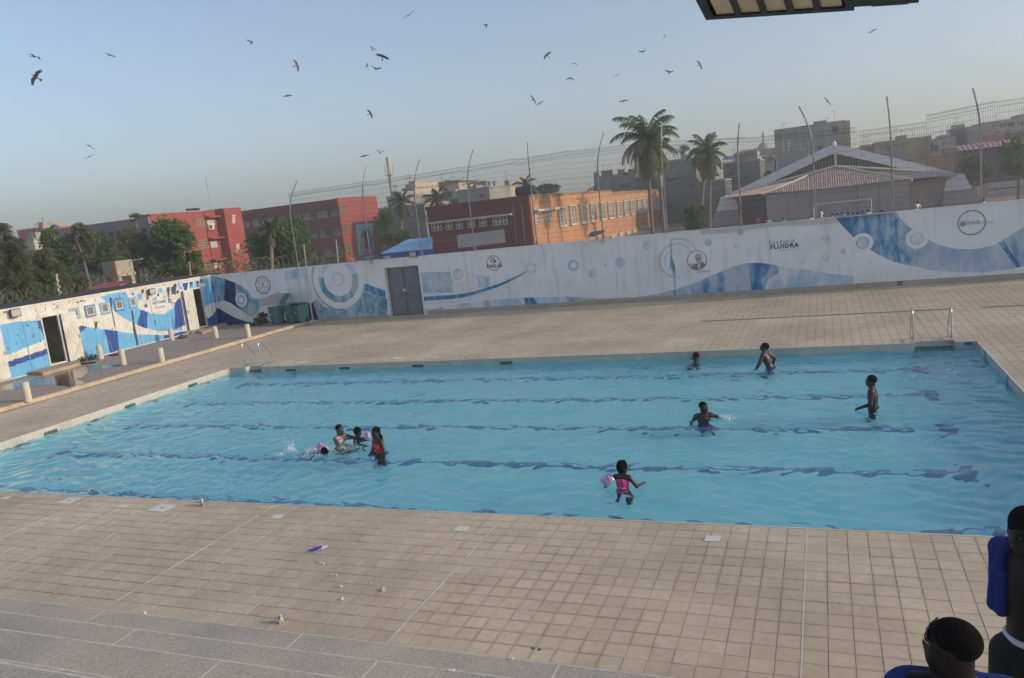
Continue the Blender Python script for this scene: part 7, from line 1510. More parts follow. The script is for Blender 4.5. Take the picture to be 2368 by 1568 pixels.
def in_pool(px_water, body, face, label, sk, z_off, **k):
    """stand the figure where its body meets the water in the photograph"""
    q = gnd(px_water, WL); return person(label, body, (q[0], q[1], z_off), face, sk, **k)
def rzf(dx, dy): return math.atan2(-dx, dy)              # rotation that turns +Y towards (dx, dy)
TR_BLUE = mat('blue_trunks', (.02, .05, .25), .8, .15, 20); TR_DARK = mat('dark_trunks', (.015, .02, .03), .8, .1, 20)
def trunks(b, h): return cloth(b, (0, 1), [('p', b.pel+UP3*.055*b.H, (0, 0, 1))], .008, h)
def shorts(b, h, L=.7):
    n = 4+sum(1 for _ in ()); legs = [(('c', hp, hp+(kn-hp)*L, .062*b.H, .056*b.H), .02) for hp, kn, an in (b.legL, b.legR)]; return field_mesh([b.B[0]]+legs, h, (), [('p', b.pel+UP3*.05*b.H, (0, 0, 1))], .007)
# --- boy standing at the right, in profile, facing left
b1 = Body(1.48, .15, lean=(0, .02), head_yaw=R(2), head_pitch=R(6), build=1.16, arms={'L': ((-.3, .1, -1), (-.25, 1, -.35)), 'R': ((.35, -.2, -1), (-.1, .55, -.85))})
q = gnd((2018.5, 940.4), WL); ztop = height_at((2015.5, 868.2), q); person('bare-chested boy in profile standing waist-deep at the right, facing left', b1, (q[0], q[1], ztop-(b1.hc[2]+.5*b1.hd)), rzf(-1, .12), SK3, hair=short_hair(.05), clothes=[('swim_trunks', shorts(b1, .012), TR_DARK)])
# --- boy near the far edge, leaning forward, facing left
b2 = Body(1.5, .15, lean=(0, .32), head_yaw=R(4), head_pitch=R(26), build=1.16, arms={'L': ((-.5, .35, -1), (-.15, .55, -1)), 'R': ((.5, -.75, -.8), (.2, .35, -1))})
q = gnd((1777, 847.6), WL); ztop = height_at((1767.5, 793), q); person('bare-chested boy leaning forward in blue trunks near the far pool edge', b2, (q[0]+.05, q[1], ztop-(b2.hc[2]+.52*b2.hd)), rzf(-1, .25), SK, hair=short_hair(.045), clothes=[('swim_trunks', shorts(b2, .012), TR_BLUE)])
# --- boy with only his head above the water by the far edge
b3 = Body(1.4, .155, head_yaw=R(0), head_pitch=R(8), build=.9, arms={'L': ((-1, .3, -.5), (-.3, 1, -.2)), 'R': ((1, .2, -.5), (.3, 1, -.2))}, legs={'L': ((-.15, 1, -.45), (0, -.8, -.5)), 'R': ((.15, 1, -.5), (0, -.8, -.5))})
q = gnd((1614.8, 825.8), WL); ztop = height_at((1617.5, 806), q); person('child with only the head out of the water beside the far edge', b3, (q[0], min(q[1], 22.85), ztop-(b3.hc[2]+.52*b3.hd)), rzf(-1, .1), SK3, hair=short_hair(.045), clothes=[('swim_shirt', cloth(b3, (1, 2), [], .008, .012), mat('green_shirt', (.03, .20, .10), .8))])
# --- boy mid-pool with one arm swept out to the right
b4 = Body(1.45, .155, lean=(.02, -.02), head_yaw=R(40), head_pitch=R(4), build=1.05, arms={'R': ((.45, -.35, -1), (.2, .1, -1)), 'L': ((-.9, .1, -.45), (-.95, .25, -.42))}, legs={'L': ((-.15, 1, -.45), (0, -.7, -.75)), 'R': ((.15, 1, -.5), (0, -.7, -.75))})
q = gnd((1628.4, 969), WL); ztop = height_at((1621.6, 928.7), q); person('boy chest-deep in mid pool sweeping an arm out to the right', b4, (q[0], q[1], ztop-(b4.hc[2]+.52*b4.hd)), rzf(.05, -1) if False else rzf(.35, -1), SK, hair=short_hair(.012), clothes=[('swim_trunks', shorts(b4, .012), TR_BLUE)])
# --- girl in a red top with long braids
b5 = Body(1.42, .155, lean=(.03, .02), head_yaw=R(8), build=1.0, female=True, arms={'L': ((-.3, -.05, -1), (.2, .75, -.55)), 'R': ((.3, .15, -1), (-.75, .75, -.12))})
def braids(b, h):
    hx, hd, HR = b.hx, b.hd, b.HR; pr = [(('e', hx(0, -.08, .13), np.array([.39, .47, .42])*hd, HR), .01)]
    for i in range(9):
        x = -.34+.085*i; pr.append((('c', hx(x*.9, -.22, .05), hx(x*1.05-.05, -.42, -.55), .055*hd, .055*hd), .01)); pr.append((('c', hx(x*1.05-.05, -.42, -.55), hx(x*.9-.12, -.46, -1.75-.12*(i % 3)), .05*hd, .035*hd), .006))
    return field_mesh(pr, h, [(('e', hx(0, .44, -.18), np.array([.31, .36, .46])*hd, HR), .02)])
red = mat('coral_red_top', (.72, .06, .06), .6, .08, 20)
q = gnd((878.7, 1047), WL); ztop = height_at((871.4, 987.2), q); z5 = ztop-(b5.hc[2]+.53*b5.hd); f5 = rzf(-.55, -1)
wrap = [(('e', b5.pel+np.array([0, 0, .02]), (.17, .14, .08)), .02)]
person('girl with long black braids in a red swim top standing in the left group', b5, (q[0], q[1], z5), f5, SK, hair=braids, clothes=[('swim_top', field_mesh([b5.B[2], b5.B[4], b5.B[5], b5.B[1]], .009, [(('e', b5.neck+b5.fw*.03-UP3*.01, (.075, .12, .11)), .02)], [('p', b5.chest+UP3*.075, (0, 0, 1)), ('p', b5.pel+UP3*.12, (0, 0, -1))], .007), red), ('straps', field_mesh([(('c', b5.chest+b5.rt*x*.06+b5.fw*.085+UP3*.05, b5.neck+b5.rt*x*.075+UP3*.03, .011, .011), .003) for x in (-1, 1)]+[(('c', b5.neck+b5.rt*x*.075+UP3*.03, b5.chest+b5.rt*x*.06-b5.fw*.09+UP3*.05, .011, .011), .003) for x in (-1, 1)], .007), red), ('wrap_skirt', field_mesh([(('e', b5.pel+np.array([.08, -.04, .03]), (.22, .18, .06)), .02)], .011), TR_BLUE)])
# --- woman turned to the right, reaching out
b6 = Body(1.6, .145, lean=(0, .12), head_yaw=R(-5), head_pitch=R(2), build=.98, female=True, arms={'L': ((-.3, .9, -.25), (.1, 1, .12)), 'R': ((.3, .8, -.6), (-.1, 1, -.1))}, legs={'L': ((-.15, 1, -.35), (0, -.8, -.6)), 'R': ((.15, 1, -.4), (0, -.8, -.6))})
def cornrow(b, h):
    hx, hd, HR = b.hx, b.hd, b.HR; pr = [(('e', hx(0, -.07, .12), np.array([.36, .45, .40])*hd, HR), .01)]+[(('c', hx(x, -.38, -.2), hx(x*.9, -.40, -.62), .035*hd, .025*hd), .01) for x in (-.16, 0, .16)]
    return field_mesh(pr, h, [(('e', hx(0, .42, -.18), np.array([.36, .40, .46])*hd, HR), .02)], [('p', hx(0, -.2, -.7), HR @ np.array([0, .2, -1]))])
q = gnd((783.5, 1018), WL); ztop = height_at((782, 979.6), q); z6 = ztop-(b6.hc[2]+.52*b6.hd); mauve = mat('mauve_swim_shirt', (.42, .26, .27), .6, .1, 20)
person('woman in a mauve swim shirt with cornrows reaching right in the left group', b6, (q[0], q[1], z6), rzf(1, -.25), SK2, hair=cornrow, clothes=[('swim_shirt', cloth(b6, (0, 1, 2, 3, 4, 5), [('p', b6.neck+UP3*.02, (0, 0, 1))], .009, .011), mauve)])
# --- child seen from behind with arms out
b7 = Body(1.15, .185, lean=(0, .1), head_pitch=R(-6), build=.95, arms={'L': ((-1, .15, -.35), (-.8, .3, -.2)), 'R': ((1, .15, -.3), (.9, .2, .05))}, legs={'L': ((-.2, .5, -1), (0, -.4, -.8)), 'R': ((.2, .5, -1), (0, -.4, -.8))})
q = gnd((824.5, 1018), WL); ztop = height_at((826, 988.4), q); z7 = ztop-(b7.hc[2]+.53*b7.hd); f7 = rzf(.15, 1); p7 = person('child seen from behind in a dark swimsuit between woman and girl', b7, (q[0], q[1], z7), f7, SK3, hair=short_hair(.05, back=-.5), clothes=[('swimsuit', cloth(b7, (0, 1, 2), [('p', b7.neck-UP3*.09, (0, 0, 1))], .008, .011), TR_DARK)])
# --- small child swimming with an armband
b8 = Body(1.02, .20, head_yaw=R(10), build=.98, arms={'L': ((-.9, .5, .1), (-.4, 1, .1)), 'R': ((.8, .7, -.2), (.4, 1, -.2))})
q = gnd((757, 1047), WL); t8 = person('small child swimming face-down forward amid splashes in the left group', b8, (0, 0, 0), 0, SK2, hair=short_hair(.03, back=-.4), clothes=[('swimsuit', cloth(b8, (0, 1, 2), [], .008, .011), mat('pink_swimsuit', (.55, .25, .42), .7, .3, 30))])
Mx = Matrix.Translation((q[0]-.50, q[1]+.10, WL-.13)) @ Matrix.Rotation(rzf(1, -.35), 4, 'Z') @ Matrix.Rotation(R(-68), 4, 'X') @ Matrix.Translation((0, 0, -.45)); t8.location = Mx.to_translation(); t8.rotation_euler = Mx.to_euler()
for o in list(t8.children):
    if o.name.split('.')[0] == 'hair': pass
# lift the swimmer's head
# --- small girl in a pink swimsuit seen from behind
b9 = Body(1.08, .20, lean=(.02, .06), head_yaw=R(-10), head_pitch=R(-4), build=1.12, arms={'L': ((-.85, .15, -.75), (-.5, .3, -.85)), 'R': ((.6, .0, -.8), (.35, .95, .0))}, legs={'L': ((-.22, .25, -1), (-.05, -.4, -.9)), 'R': ((.25, .2, -1), (.05, -.45, -.9))})
def twists(b, h):
    hx, hd, HR = b.hx, b.hd, b.HR; pr = [(('e', hx(0, -.08, .11), np.array([.44, .50, .45])*hd, HR), .01), (('e', hx(0, -.28, -.14), np.array([.34, .26, .30])*hd, HR), .03)]
    r = random.Random(5)
    for i in range(16):
        a = i*.52; pr.append((('e', hx(.26*math.cos(a), -.1+.3*math.sin(a), .44+.03*(i % 2)), np.array([.06, .06, .06])*hd, HR), .02))
    for x in (-.3, -.24, .26, .31): pr.append((('c', hx(x, -.15, -.2), hx(x*1.08, -.2, -.62), .035*hd, .02*hd), .01))
    return field_mesh(pr, h, [(('e', hx(0, .46, -.15), np.array([.33, .36, .5])*hd, HR), .02)])
q = gnd((1439, 1128.6), WL); ztop = height_at((1434.4, 1066.4), q); z9 = ztop-(b9.hc[2]+.55*b9.hd); pink = mat('hot_pink_fabric', (.75, .05, .20), .7, .1, 20); mag = mat('magenta_fabric', (.42, .02, .25), .7, .15, 20); whi = mat('white_frill', (.62, .60, .62), .8, .1, 20)
def frill(z0, z1, rx, ry, wob, m):
    b = MB(); n = 40
    for i in range(n):
        q_ = []
        for (j, z) in ((i, z1), (i+1, z1), (i+1, z0), (i, z0)):
            a = 2*math.pi*j/n; k = 1+(wob*math.sin(a*9) if z == z0 else 0)+(.10 if z == z0 else 0); q_.append((b9.pel[0]+rx*k*math.cos(a), b9.pel[1]+ry*k*math.sin(a), z+(.012*math.sin(a*7) if z == z0 else 0)))
        b.face(q_)
    v = np.array(b.v); return (v, np.array(b.f))
pz9 = b9.pel[2]
p9 = person('small girl from behind in a frilled pink swimsuit near the front', b9, (q[0], q[1], z9), rzf(.12, 1), SK, hair=twists, clothes=[('swimsuit', cloth(b9, (0, 1, 2), [('p', b9.chest+UP3*.055+b9.fw*0, (0, .35, 1))], .008, .009), pink), ('frill', frill(pz9+.10, pz9+.17, .098, .08, .06, 0), whi), ('frill', frill(pz9+.05, pz9+.115, .104, .085, .06, 0), mag), ('skirt', frill(pz9-.02, pz9+.07, .108, .09, .08, 0), whi), ('skirt', frill(pz9-.075, pz9-.01, .122, .10, .08, 0), mag), ('straps', field_mesh([(('c', b9.chest+b9.rt*x*.05-b9.fw*.075+UP3*.03, b9.neck+b9.rt*x*.062+UP3*.022, .008, .008), .003) for x in (-1, 1)]+[(('c', b9.neck+b9.rt*x*.062+UP3*.022, b9.chest+b9.rt*x*.05+b9.fw*.085+UP3*.04, .008, .008), .003) for x in (-1, 1)], .006), whi)])
# --- armbands
M_BAND1 = None
def bandmat():
    m, n, l, p = newmat('printed_armband'); p.inputs['Roughness'].default_value = .15; g = n.new('ShaderNodeTexCoord'); v = n.new('ShaderNodeTexVoronoi'); v.inputs['Scale'].default_value = 26; l.new(g.outputs['Object'], v.inputs['Vector'])
    rp = n.new('ShaderNodeValToRGB'); rp.color_ramp.interpolation = 'CONSTANT'; e = rp.color_ramp.elements; e[0].color = (.72, .36, .62, 1); e[1].position = .5; e[1].color = (.62, .55, .75, 1)
    for ps, c in ((.66, (.75, .10, .35, 1)), (.78, (.10, .06, .20, 1)), (.87, (.70, .48, .20, 1)), (.94, (.25, .35, .70, 1))): k = e.new(ps); k.color = c
    sp_ = n.new('ShaderNodeSeparateColor'); l.new(v.outputs['Color'], sp_.inputs[0]); l.new(sp_.outputs[0], rp.inputs[0]); l.new(rp.outputs[0], p.inputs['Base Color']); return m
M_ARMB = bandmat()
def armband(c, axis, across, label, s=1.0):
    """inflated sleeve: two puffed cushions with flat welded rims, worn round an upper arm"""
    axis, across = unit(axis), unit(across); nrm = unit(np.cross(axis, across)); b = MB(); n = 13
    for sd in (-1, 1):
        V = []
        for i in range(n):
            for j in range(n):
                u, v = -1+2*i/(n-1), -1+2*j/(n-1); pf = max(0, (1-u**4)*(1-v**4))**.6; V.append(np.array(c)+axis*v*.085*s*(1-.12*abs(u))+across*u*.105*s+nrm*sd*(.004+.045*s*pf))
        b.raw(V, [(i*n+j, (i+1)*n+j, (i+1)*n+j+1, i*n+j+1) for i in range(n-1) for j in range(n-1)])
    t = b.build('armband', M_ARMB, smooth=2, origin=tuple(c)); tag(t, label, 'armband', 'printed swimming armbands'); return t
def world_of(t, v): return np.array(Matrix.Translation(t.location) @ t.rotation_euler.to_matrix().to_4x4() @ Vector(v))
q = onY(zp('B5', 505, 755), p9.location.y-.05); armband(q, (.55, 0, -.8), (.8, .1, .55), 'pink printed armband on the left arm of the girl in pink', 1.05)
q = onY(zp('B4', 1455, 357), p7.location.y-.08); armband(q, (1, .1, .15), (-.1, .0, 1), 'pink printed armband on the outstretched arm of the child seen from behind', .95)
q = onY(zp('B4', 712, 530), gnd((757, 1047), WL)[1]+.05); armband(q, (.6, -.2, -.7), (.75, 0, .6), 'lilac printed armband of the swimming child, half hidden by splashes', 1.0)
# --- splashes
M_FOAM = mat('white_water', (.85, .90, .92), .25, .05, 20)
def splash(label, k, pts, seed):
    r = random.Random(seed); bm = bmesh.new()
    for (x, y, n, sx, sz, s) in pts:
        c = gnd(zp(k, x, y), WL)
        for _ in range(n):
            p = Vector((c[0]+r.gauss(0, sx), c[1]+r.gauss(0, sx*.7), WL+abs(r.gauss(0, sz)))); bmesh.ops.create_icosphere(bm, subdivisions=1, radius=s*r.uniform(.3, 1.0)**1.5, matrix=Matrix.Translation(p) @ Matrix.Rotation(r.uniform(0, 3), 4, 'X') @ Matrix.Diagonal((1, r.uniform(.5, 1), r.uniform(.6, 1.8), 1)))
    bm.verts.index_update(); b = MB(); b.raw([v.co for v in bm.verts], [[v.index for v in f.verts] for f in bm.faces]); bm.free(); o = b.build('splash', M_FOAM, smooth=2); tag(o, label, 'splash', kind='stuff'); return o
splash('white splash around the swimming child', 'B4', [(650, 640, 170, .13, .06, .020), (700, 620, 120, .07, .10, .016), (820, 610, 90, .10, .07, .012), (560, 660, 80, .2, .02, .014)], 1)
splash('small white burst left of the swimming child', 'B4', [(250, 625, 130, .07, .12, .016), (70, 680, 60, .12, .04, .012)], 2)
splash('spray of drops between the woman and the child', 'B4', [(1080, 520, 130, .16, .16, .009), (1060, 570, 60, .08, .05, .012), (1180, 560, 60, .15, .05, .008)], 3)
splash('white water thrown up by the mid-pool boy hand', 'B6', [(880, 1400, 120, .09, .05, .014), (800, 1370, 60, .06, .05, .012), (1000, 1330, 30, .15, .04, .007)], 4)
splash('glinting drops below the left pool ladder', 'C5', [(565, 1120, 10, .05, .02, .02), (660, 1150, 8, .05, .02, .015), (540, 1180, 5, .05, .01, .012)], 5)
# --- seated man in the foreground
qh = ray((2200, 1490)); qh = EYE+qh/np.linalg.norm(qh)*4.1; M_BLUET = mat('royal_blue_cotton', (.010, .022, .16), .85, .15, 14, bump=.2, bscale=30)
bm1 = Body(1.78, .13, pelvis=.10, lean=(0, .16), head_yaw=R(66), head_pitch=R(4), build=1.05, arms={'L': ((-.3, .5, -.9), (.25, 1, -.2)), 'R': ((.3, .5, -.9), (-.25, 1, -.2))}, legs={'L': ((-.2, 1, -.05), (0, .1, -1)), 'R': ((.2, 1, -.05), (0, .1, -1))})
off = qh-bm1.hc; loc = (off[0], off[1], off[2])
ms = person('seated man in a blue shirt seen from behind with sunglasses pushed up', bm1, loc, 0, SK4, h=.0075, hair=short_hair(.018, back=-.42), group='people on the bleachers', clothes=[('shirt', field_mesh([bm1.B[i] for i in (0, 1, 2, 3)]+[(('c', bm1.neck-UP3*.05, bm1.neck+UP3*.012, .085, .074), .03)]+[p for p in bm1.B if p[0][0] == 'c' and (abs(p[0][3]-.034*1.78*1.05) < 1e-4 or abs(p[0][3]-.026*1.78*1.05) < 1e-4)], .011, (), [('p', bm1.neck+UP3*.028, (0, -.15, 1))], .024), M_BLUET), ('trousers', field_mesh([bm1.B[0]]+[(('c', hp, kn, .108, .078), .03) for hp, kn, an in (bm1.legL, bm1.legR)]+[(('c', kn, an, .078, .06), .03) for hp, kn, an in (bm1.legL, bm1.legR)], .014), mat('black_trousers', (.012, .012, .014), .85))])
hx, hd, HR = bm1.hx, bm1.hd, bm1.HR
gl = thing('sunglasses', 'black sunglasses with gold trim pushed up on the seated man head', 'sunglasses', tuple(np.array(loc)+bm1.hc)); L_ = np.array(loc); M_GOLDF = mat('gold_metal', (.75, .55, .22), .25, .05, 5, metal=1.0); M_LENS = mat('dark_lens', (.012, .013, .016), .12, .05, 5)
for x in (-1, 1):
    part('lens', M_LENS, gl, lambda b: b.obox(L_+hx(x*.19, .40, .16), HR @ np.array([.16*hd, -.02*x*hd, 0]), HR @ np.array([0, .012*hd, .004*hd]), HR @ np.array([0, -.02*hd, .095*hd])))
    part('temple', M_BLK, gl, lambda b: b.tube([L_+hx(x*.345, .40, .17), L_+hx(x*.375, .20, .10), L_+hx(x*.375, -.05, .0)], .012*hd*1.6, 6))
    part('gold_trim', M_GOLDF, gl, lambda b: b.tube([L_+hx(x*.35, .405, .21), L_+hx(x*.37, .36, .12), L_+hx(x*.385, .28, .09)], .014*hd, 6))
part('bridge', M_BLK, gl, lambda b: b.tube([L_+hx(-.06, .425, .18), L_+hx(.06, .425, .18)], .018*hd, 6))
# --- standing boy at the right edge, blue towel over the shoulder
qb = ray((2372, 1226)); qb = EYE+qb/np.linalg.norm(qb)*5.1; fb_ = rzf(-qb[0]+.05, -qb[1])
bm2 = Body(1.64, .14, lean=(.02, -.08), yaw_chest=R(-48), head_yaw=R(54), head_pitch=R(-14), build=.95, arms={'L': ((-.35, .1, -1), (-.1, .3, -1)), 'R': ((-.12, -.32, -1), (-.3, -.1, -1))})
rz_ = fb_; hcw = np.array(Matrix.Rotation(rz_, 3, 'Z') @ Vector(bm2.hc)); lb2 = qb-hcw
blk = mat('black_shorts', (.012, .012, .014), .85, .1, 10)
N3, r3_, f3_ = bm2.neck, bm2.rt, bm2.fw
towel = [(('c', N3+r3_*.10+UP3*.02, N3+r3_*.165-UP3*.03, .044, .064), .02), (('c', N3+r3_*.165-UP3*.03, N3+r3_*.17-UP3*.2+f3_*.02, .064, .05), .02), (('c', N3+r3_*.05+UP3*.03-f3_*.04, N3+r3_*.085+UP3*.0+f3_*.06, .024, .028), .02), (('c', N3+r3_*.085+f3_*.06, N3+r3_*.095+f3_*.095-UP3*.15, .028, .036), .02), (('c', N3+r3_*.095+f3_*.095-UP3*.15, N3+r3_*.095+f3_*.105-UP3*.31, .038, .044), .015),
         (('c', N3+r3_*.05+f3_*.09-UP3*.12, N3+r3_*.05+f3_*.105-UP3*.33, .032, .036), .012), (('c', N3+r3_*.125+f3_*.06-UP3*.14, N3+r3_*.135+f3_*.07-UP3*.29, .024, .032), .012)]
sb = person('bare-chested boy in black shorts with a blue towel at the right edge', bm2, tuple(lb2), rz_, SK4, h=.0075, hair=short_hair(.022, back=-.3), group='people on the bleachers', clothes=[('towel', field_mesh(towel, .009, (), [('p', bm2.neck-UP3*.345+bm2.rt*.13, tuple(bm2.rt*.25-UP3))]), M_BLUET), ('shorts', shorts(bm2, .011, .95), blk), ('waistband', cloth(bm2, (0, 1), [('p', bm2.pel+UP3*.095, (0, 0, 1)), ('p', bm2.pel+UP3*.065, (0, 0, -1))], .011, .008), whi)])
# --- distant people on the pitch
def far_person(k, x, ytop, Y, hgt, shirt, label, pants=(.05, .05, .08), pose=0):
    tp = gnd(zp(k, x, ytop), hgt-.03); Y = tp[1]; bb = Body(hgt, .14, arms={'L': ((-.4, .1, -1), (.3, .6, -.6)), 'R': ((.4, .1, -1), (.2, .4, -.9))} if pose == 0 else {'L': ((-.8, .1, -.7), (-.7, .2, -.7)), 'R': ((.9, .1, -.6), (.7, .2, -.7))}, fingers=False); z = min(tp[2]-bb.hc[2]-.5*bb.hd, .3)
    z = tp[2]-bb.hc[2]-.5*bb.hd; t = thing('person', label, 'person', (tp[0], Y, max(z, -.0) if False else z), 'people on the pitch beyond the wall'); t.rotation_euler = (0, 0, math.pi+(x % 7)*.2); to_obj('body', field_mesh(bb.B+bb.headp, .026), SK3, t)
    to_obj('shirt', cloth(bb, (0, 1, 2, 3, 4, 6 if False else 5), [('p', bb.pel+UP3*.0, (0, 0, -1))], .016, .026), mat('shirt_%d_%d_%d' % tuple(int(c*99) for c in shirt), shirt, .85, .1, 5), t); to_obj('trousers', shorts(bb, .026, 1.0), mat('trousers_%d' % int(pants[2]*99), pants, .85, .1, 5), t)
W_ = (.62, .61, .60)
for i, (k, x, y, Y, hh, sh, lb, po) in enumerate((('A5', 1672, 1365, 84, 1.7, W_, 'standing man in a white shirt at the left goal post', 1), ('A5', 862, 1445, 88, 1.75, (.25, .03, .03), 'person in a dark red shirt at the left before the hall', 0), ('A5', 1008, 1475, 86, 1.6, W_, 'person in a white vest left of the goal', 0), ('A5', 1198, 1468, 86, 1.65, (.12, .42, .38), 'person in a turquoise shirt left of the goal', 0), ('A5', 1557, 1442, 83, 1.6, W_, 'person in white just left of the goal post', 0), ('A5', 1620, 1430, 83, 1.6, (.20, .06, .05), 'person in dark red beside the goal post', 0), ('A5', 1812, 1418, 83, 1.6, (.40, .40, .42), 'leftmost of the row behind the goal, in grey', 0), ('A5', 1868, 1415, 83, 1.6, (.20, .22, .42), 'person in blue second in the row behind the goal', 0), ('A5', 1940, 1398, 83, 1.65, (.42, .36, .26), 'person in a tan shirt third in the row behind the goal', 0), ('B3', 502, 383, 83, 1.62, (.16, .12, .12), 'person in brown fourth in the row behind the goal', 0), ('B3', 550, 383, 83, 1.6, (.18, .08, .08), 'person in maroon fifth in the row behind the goal', 0), ('B3', 598, 380, 83, 1.62, (.22, .19, .17), 'person in khaki sixth in the row behind the goal', 0), ('B3', 650, 365, 83, 1.7, (.12, .05, .06), 'tall person in dark red seventh in the row behind the goal', 0), ('B3', 710, 358, 83, 1.7, W_, 'person in white at the right goal post', 0), ('B3', 853, 362, 84, 1.65, (.10, .10, .11), 'person in black right of the goal', 0), ('B3', 982, 340, 84, 1.7, (.14, .07, .06), 'person in dark clothes beside the curved fence pole', 0), ('B3', 1222, 272, 80, 1.75, W_, 'walking man in a white vest and blue shorts before the pale hall wall', 1), ('B3', 1915, 242, 88, 1.7, (.55, .50, .44), 'person in pale clothes at the whitewashed wall', 0))):
    far_person(k, x, y, Y, hh, sh, lb, (.05, .08, .30) if po and i > 5 else (.04, .04, .05), po)
# ================================================================== birds and the lamp
M_BIRD = mat('dark_brown_feathers', (.035, .026, .022), .8, .25, 8); M_BIRDP = mat('pale_brown_feathers', (.16, .11, .075), .8, .25, 8)
def kite_mesh(inner, outer, sweep, span=1.5, fold=1.0):
    """inner / outer: dihedral of the wing arm and hand in degrees; sweep of the hand; body along +y, wings along x"""
    b = MB()
    b.tube([(0, -.30, 0), (0, -.2, .01), (0, -.02, 0), (0, .14, 0), (0, .22, .012), (0, .28, .012), (0, .315, -.005)], [.012, .04, .062, .055, .036, .034, .006], 8)
    b.prism([(-.02, -.26, .0), (.02, -.26, .0), (.13, -.56, .0), (.03, -.51, .0), (0, -.49, .0), (-.03, -.51, .0), (-.13, -.56, .0)], (0, 0, .012))
    for s in (-1, 1):
        a0, a1 = R(inner), R(outer); L1, L2 = span*.22*fold, span*.28*fold; root = np.array([s*.03, .0, .02]); d1 = np.array([s*math.cos(a0), .12, math.sin(a0)]); el = root+d1*L1; d2 = np.array([s*math.cos(a1)*math.cos(R(sweep)), -math.sin(R(sweep)), math.sin(a1)]); tip = el+d2*L2
        ch = np.array([0, 1., 0]); f0, f1 = root+ch*.13, el+ch*.12; r0_, r1_ = root-ch*.15, el-ch*.17; tf, tr_ = el+d2*L2*.55+ch*.09, el+d2*L2*.55-ch*.16; n = np.cross(d1, ch)*s; n = n/np.linalg.norm(n)*.014
        b.prism([r0_, r1_, f1, f0], n); b.prism([r1_, tr_, tf, f1], n)
        for k in range(5):
            t0 = k/5; q0 = tr_+(tf-tr_)*t0; q1 = tr_+(tf-tr_)*(t0+.19); e = el+d2*L2*(1.0-.05*abs(k-3))+ch*(-.14+.055*k)+d2*L2*.06*k*.3; b.prism([q0, q1, e+ch*.012, e-ch*.012], n*.5)
    return b
POSES = {'glide': (8, -6, 14), 'up': (38, 22, 8), 'down': (-18, -40, 20), 'vee': (30, 34, 5), 'bank': (5, -3, 24), 'flap': (62, 55, 0), 'arch': (20, -22, 18)}
BIRDS = [('C6', 232, 385, 85, 22, 'arch', 20, 'kite gliding with arched wings at the far upper left'), ('C6', 240, 520, 100, -58, 'bank', 78, 'large kite banking with spread wing feathers at the far left'), ('C6', 748, 376, 16, 20, 'glide', 30, 'tiny kite alone right of the two at far left'), ('C6', 607, 988, 62, 30, 'glide', 12, 'upper of two kites low at the left'), ('C6', 605, 1062, 62, -22, 'glide', 15, 'lower of two kites low at the left'),
    ('C6', 1707, 286, 42, 70, 'flap', 30, 'small kite with raised wings at upper left of centre'), ('C6', 2010, 445, 78, 70, 'bank', 70, 'large brown kite wheeling with pale wing patches'), ('C6', 1945, 647, 52, -10, 'glide', 14, 'kite flying level below the large brown one'),
    ('C7', 1077, 102, 78, -34, 'glide', 16, 'kite high at the top centre with slanting wings'), ('C7', 1605, 172, 52, 50, 'flap', 40, 'kite flapping with wings raised at top centre right'), ('C7', 832, 335, 48, 30, 'up', 45, 'kite just above the wide-winged one near centre'), ('C7', 898, 380, 84, 20, 'glide', 45, 'wide-winged kite seen from below near centre'), ('C7', 790, 452, 46, 60, 'flap', 30, 'kite with one tall raised wing below the wide-winged one'), ('C7', 850, 464, 72, 14, 'down', 10, 'pale kite with drooping wings right of the raised-wing one'), ('C7', 815, 770, 36, 60, 'bank', 70, 'small dark kite alone above the telecom mast'), ('C7', 772, 1052, 30, -12, 'arch', 12, 'tiny faint kite left of the telecom mast top'), ('C7', 882, 1034, 30, 10, 'up', 30, 'tiny kite closest above the telecom mast'), ('C7', 2008, 372, 32, -45, 'bank', 60, 'small kite high above the centre right'), ('C7', 2190, 431, 40, -5, 'down', 12, 'thin kite with curved wings right of centre'), ('C7', 2166, 526, 34, 0, 'vee', 10, 'thin kite with wings in a vee right of centre'), ('C7', 1917, 673, 18, 60, 'bank', 50, 'tiny dark kite above the thin slanting one'), ('C7', 1960, 697, 52, -30, 'glide', 8, 'thin slanting kite low right of centre'),
    ('C8', 1035, 238, 42, 60, 'flap', 35, 'dark kite below the left end of the lamp'), ('C8', 905, 325, 56, -18, 'down', 10, 'kite with drooping wings left of the dark one below the lamp'), ('C8', 742, 478, 48, -35, 'vee', 10, 'thin kite with one wing up above the tall palm'), ('C8', 1070, 455, 36, 5, 'down', 14, 'small kite with hooked wings right of the tall palm'), ('C8', 1262, 410, 38, 60, 'bank', 65, 'compact dark kite below the middle of the lamp'), ('C8', 782, 634, 36, -10, 'arch', 10, 'faint kite just above the tall palm crown'), ('C8', 2068, 640, 30, 50, 'bank', 50, 'small dark kite above the unfinished building'), ('C8', 2355, 193, 52, -28, 'glide', 10, 'thin kite at upper right below the lamp arm')]
rgt, upv, bck = RC[:, 0], RC[:, 1], RC[:, 2]
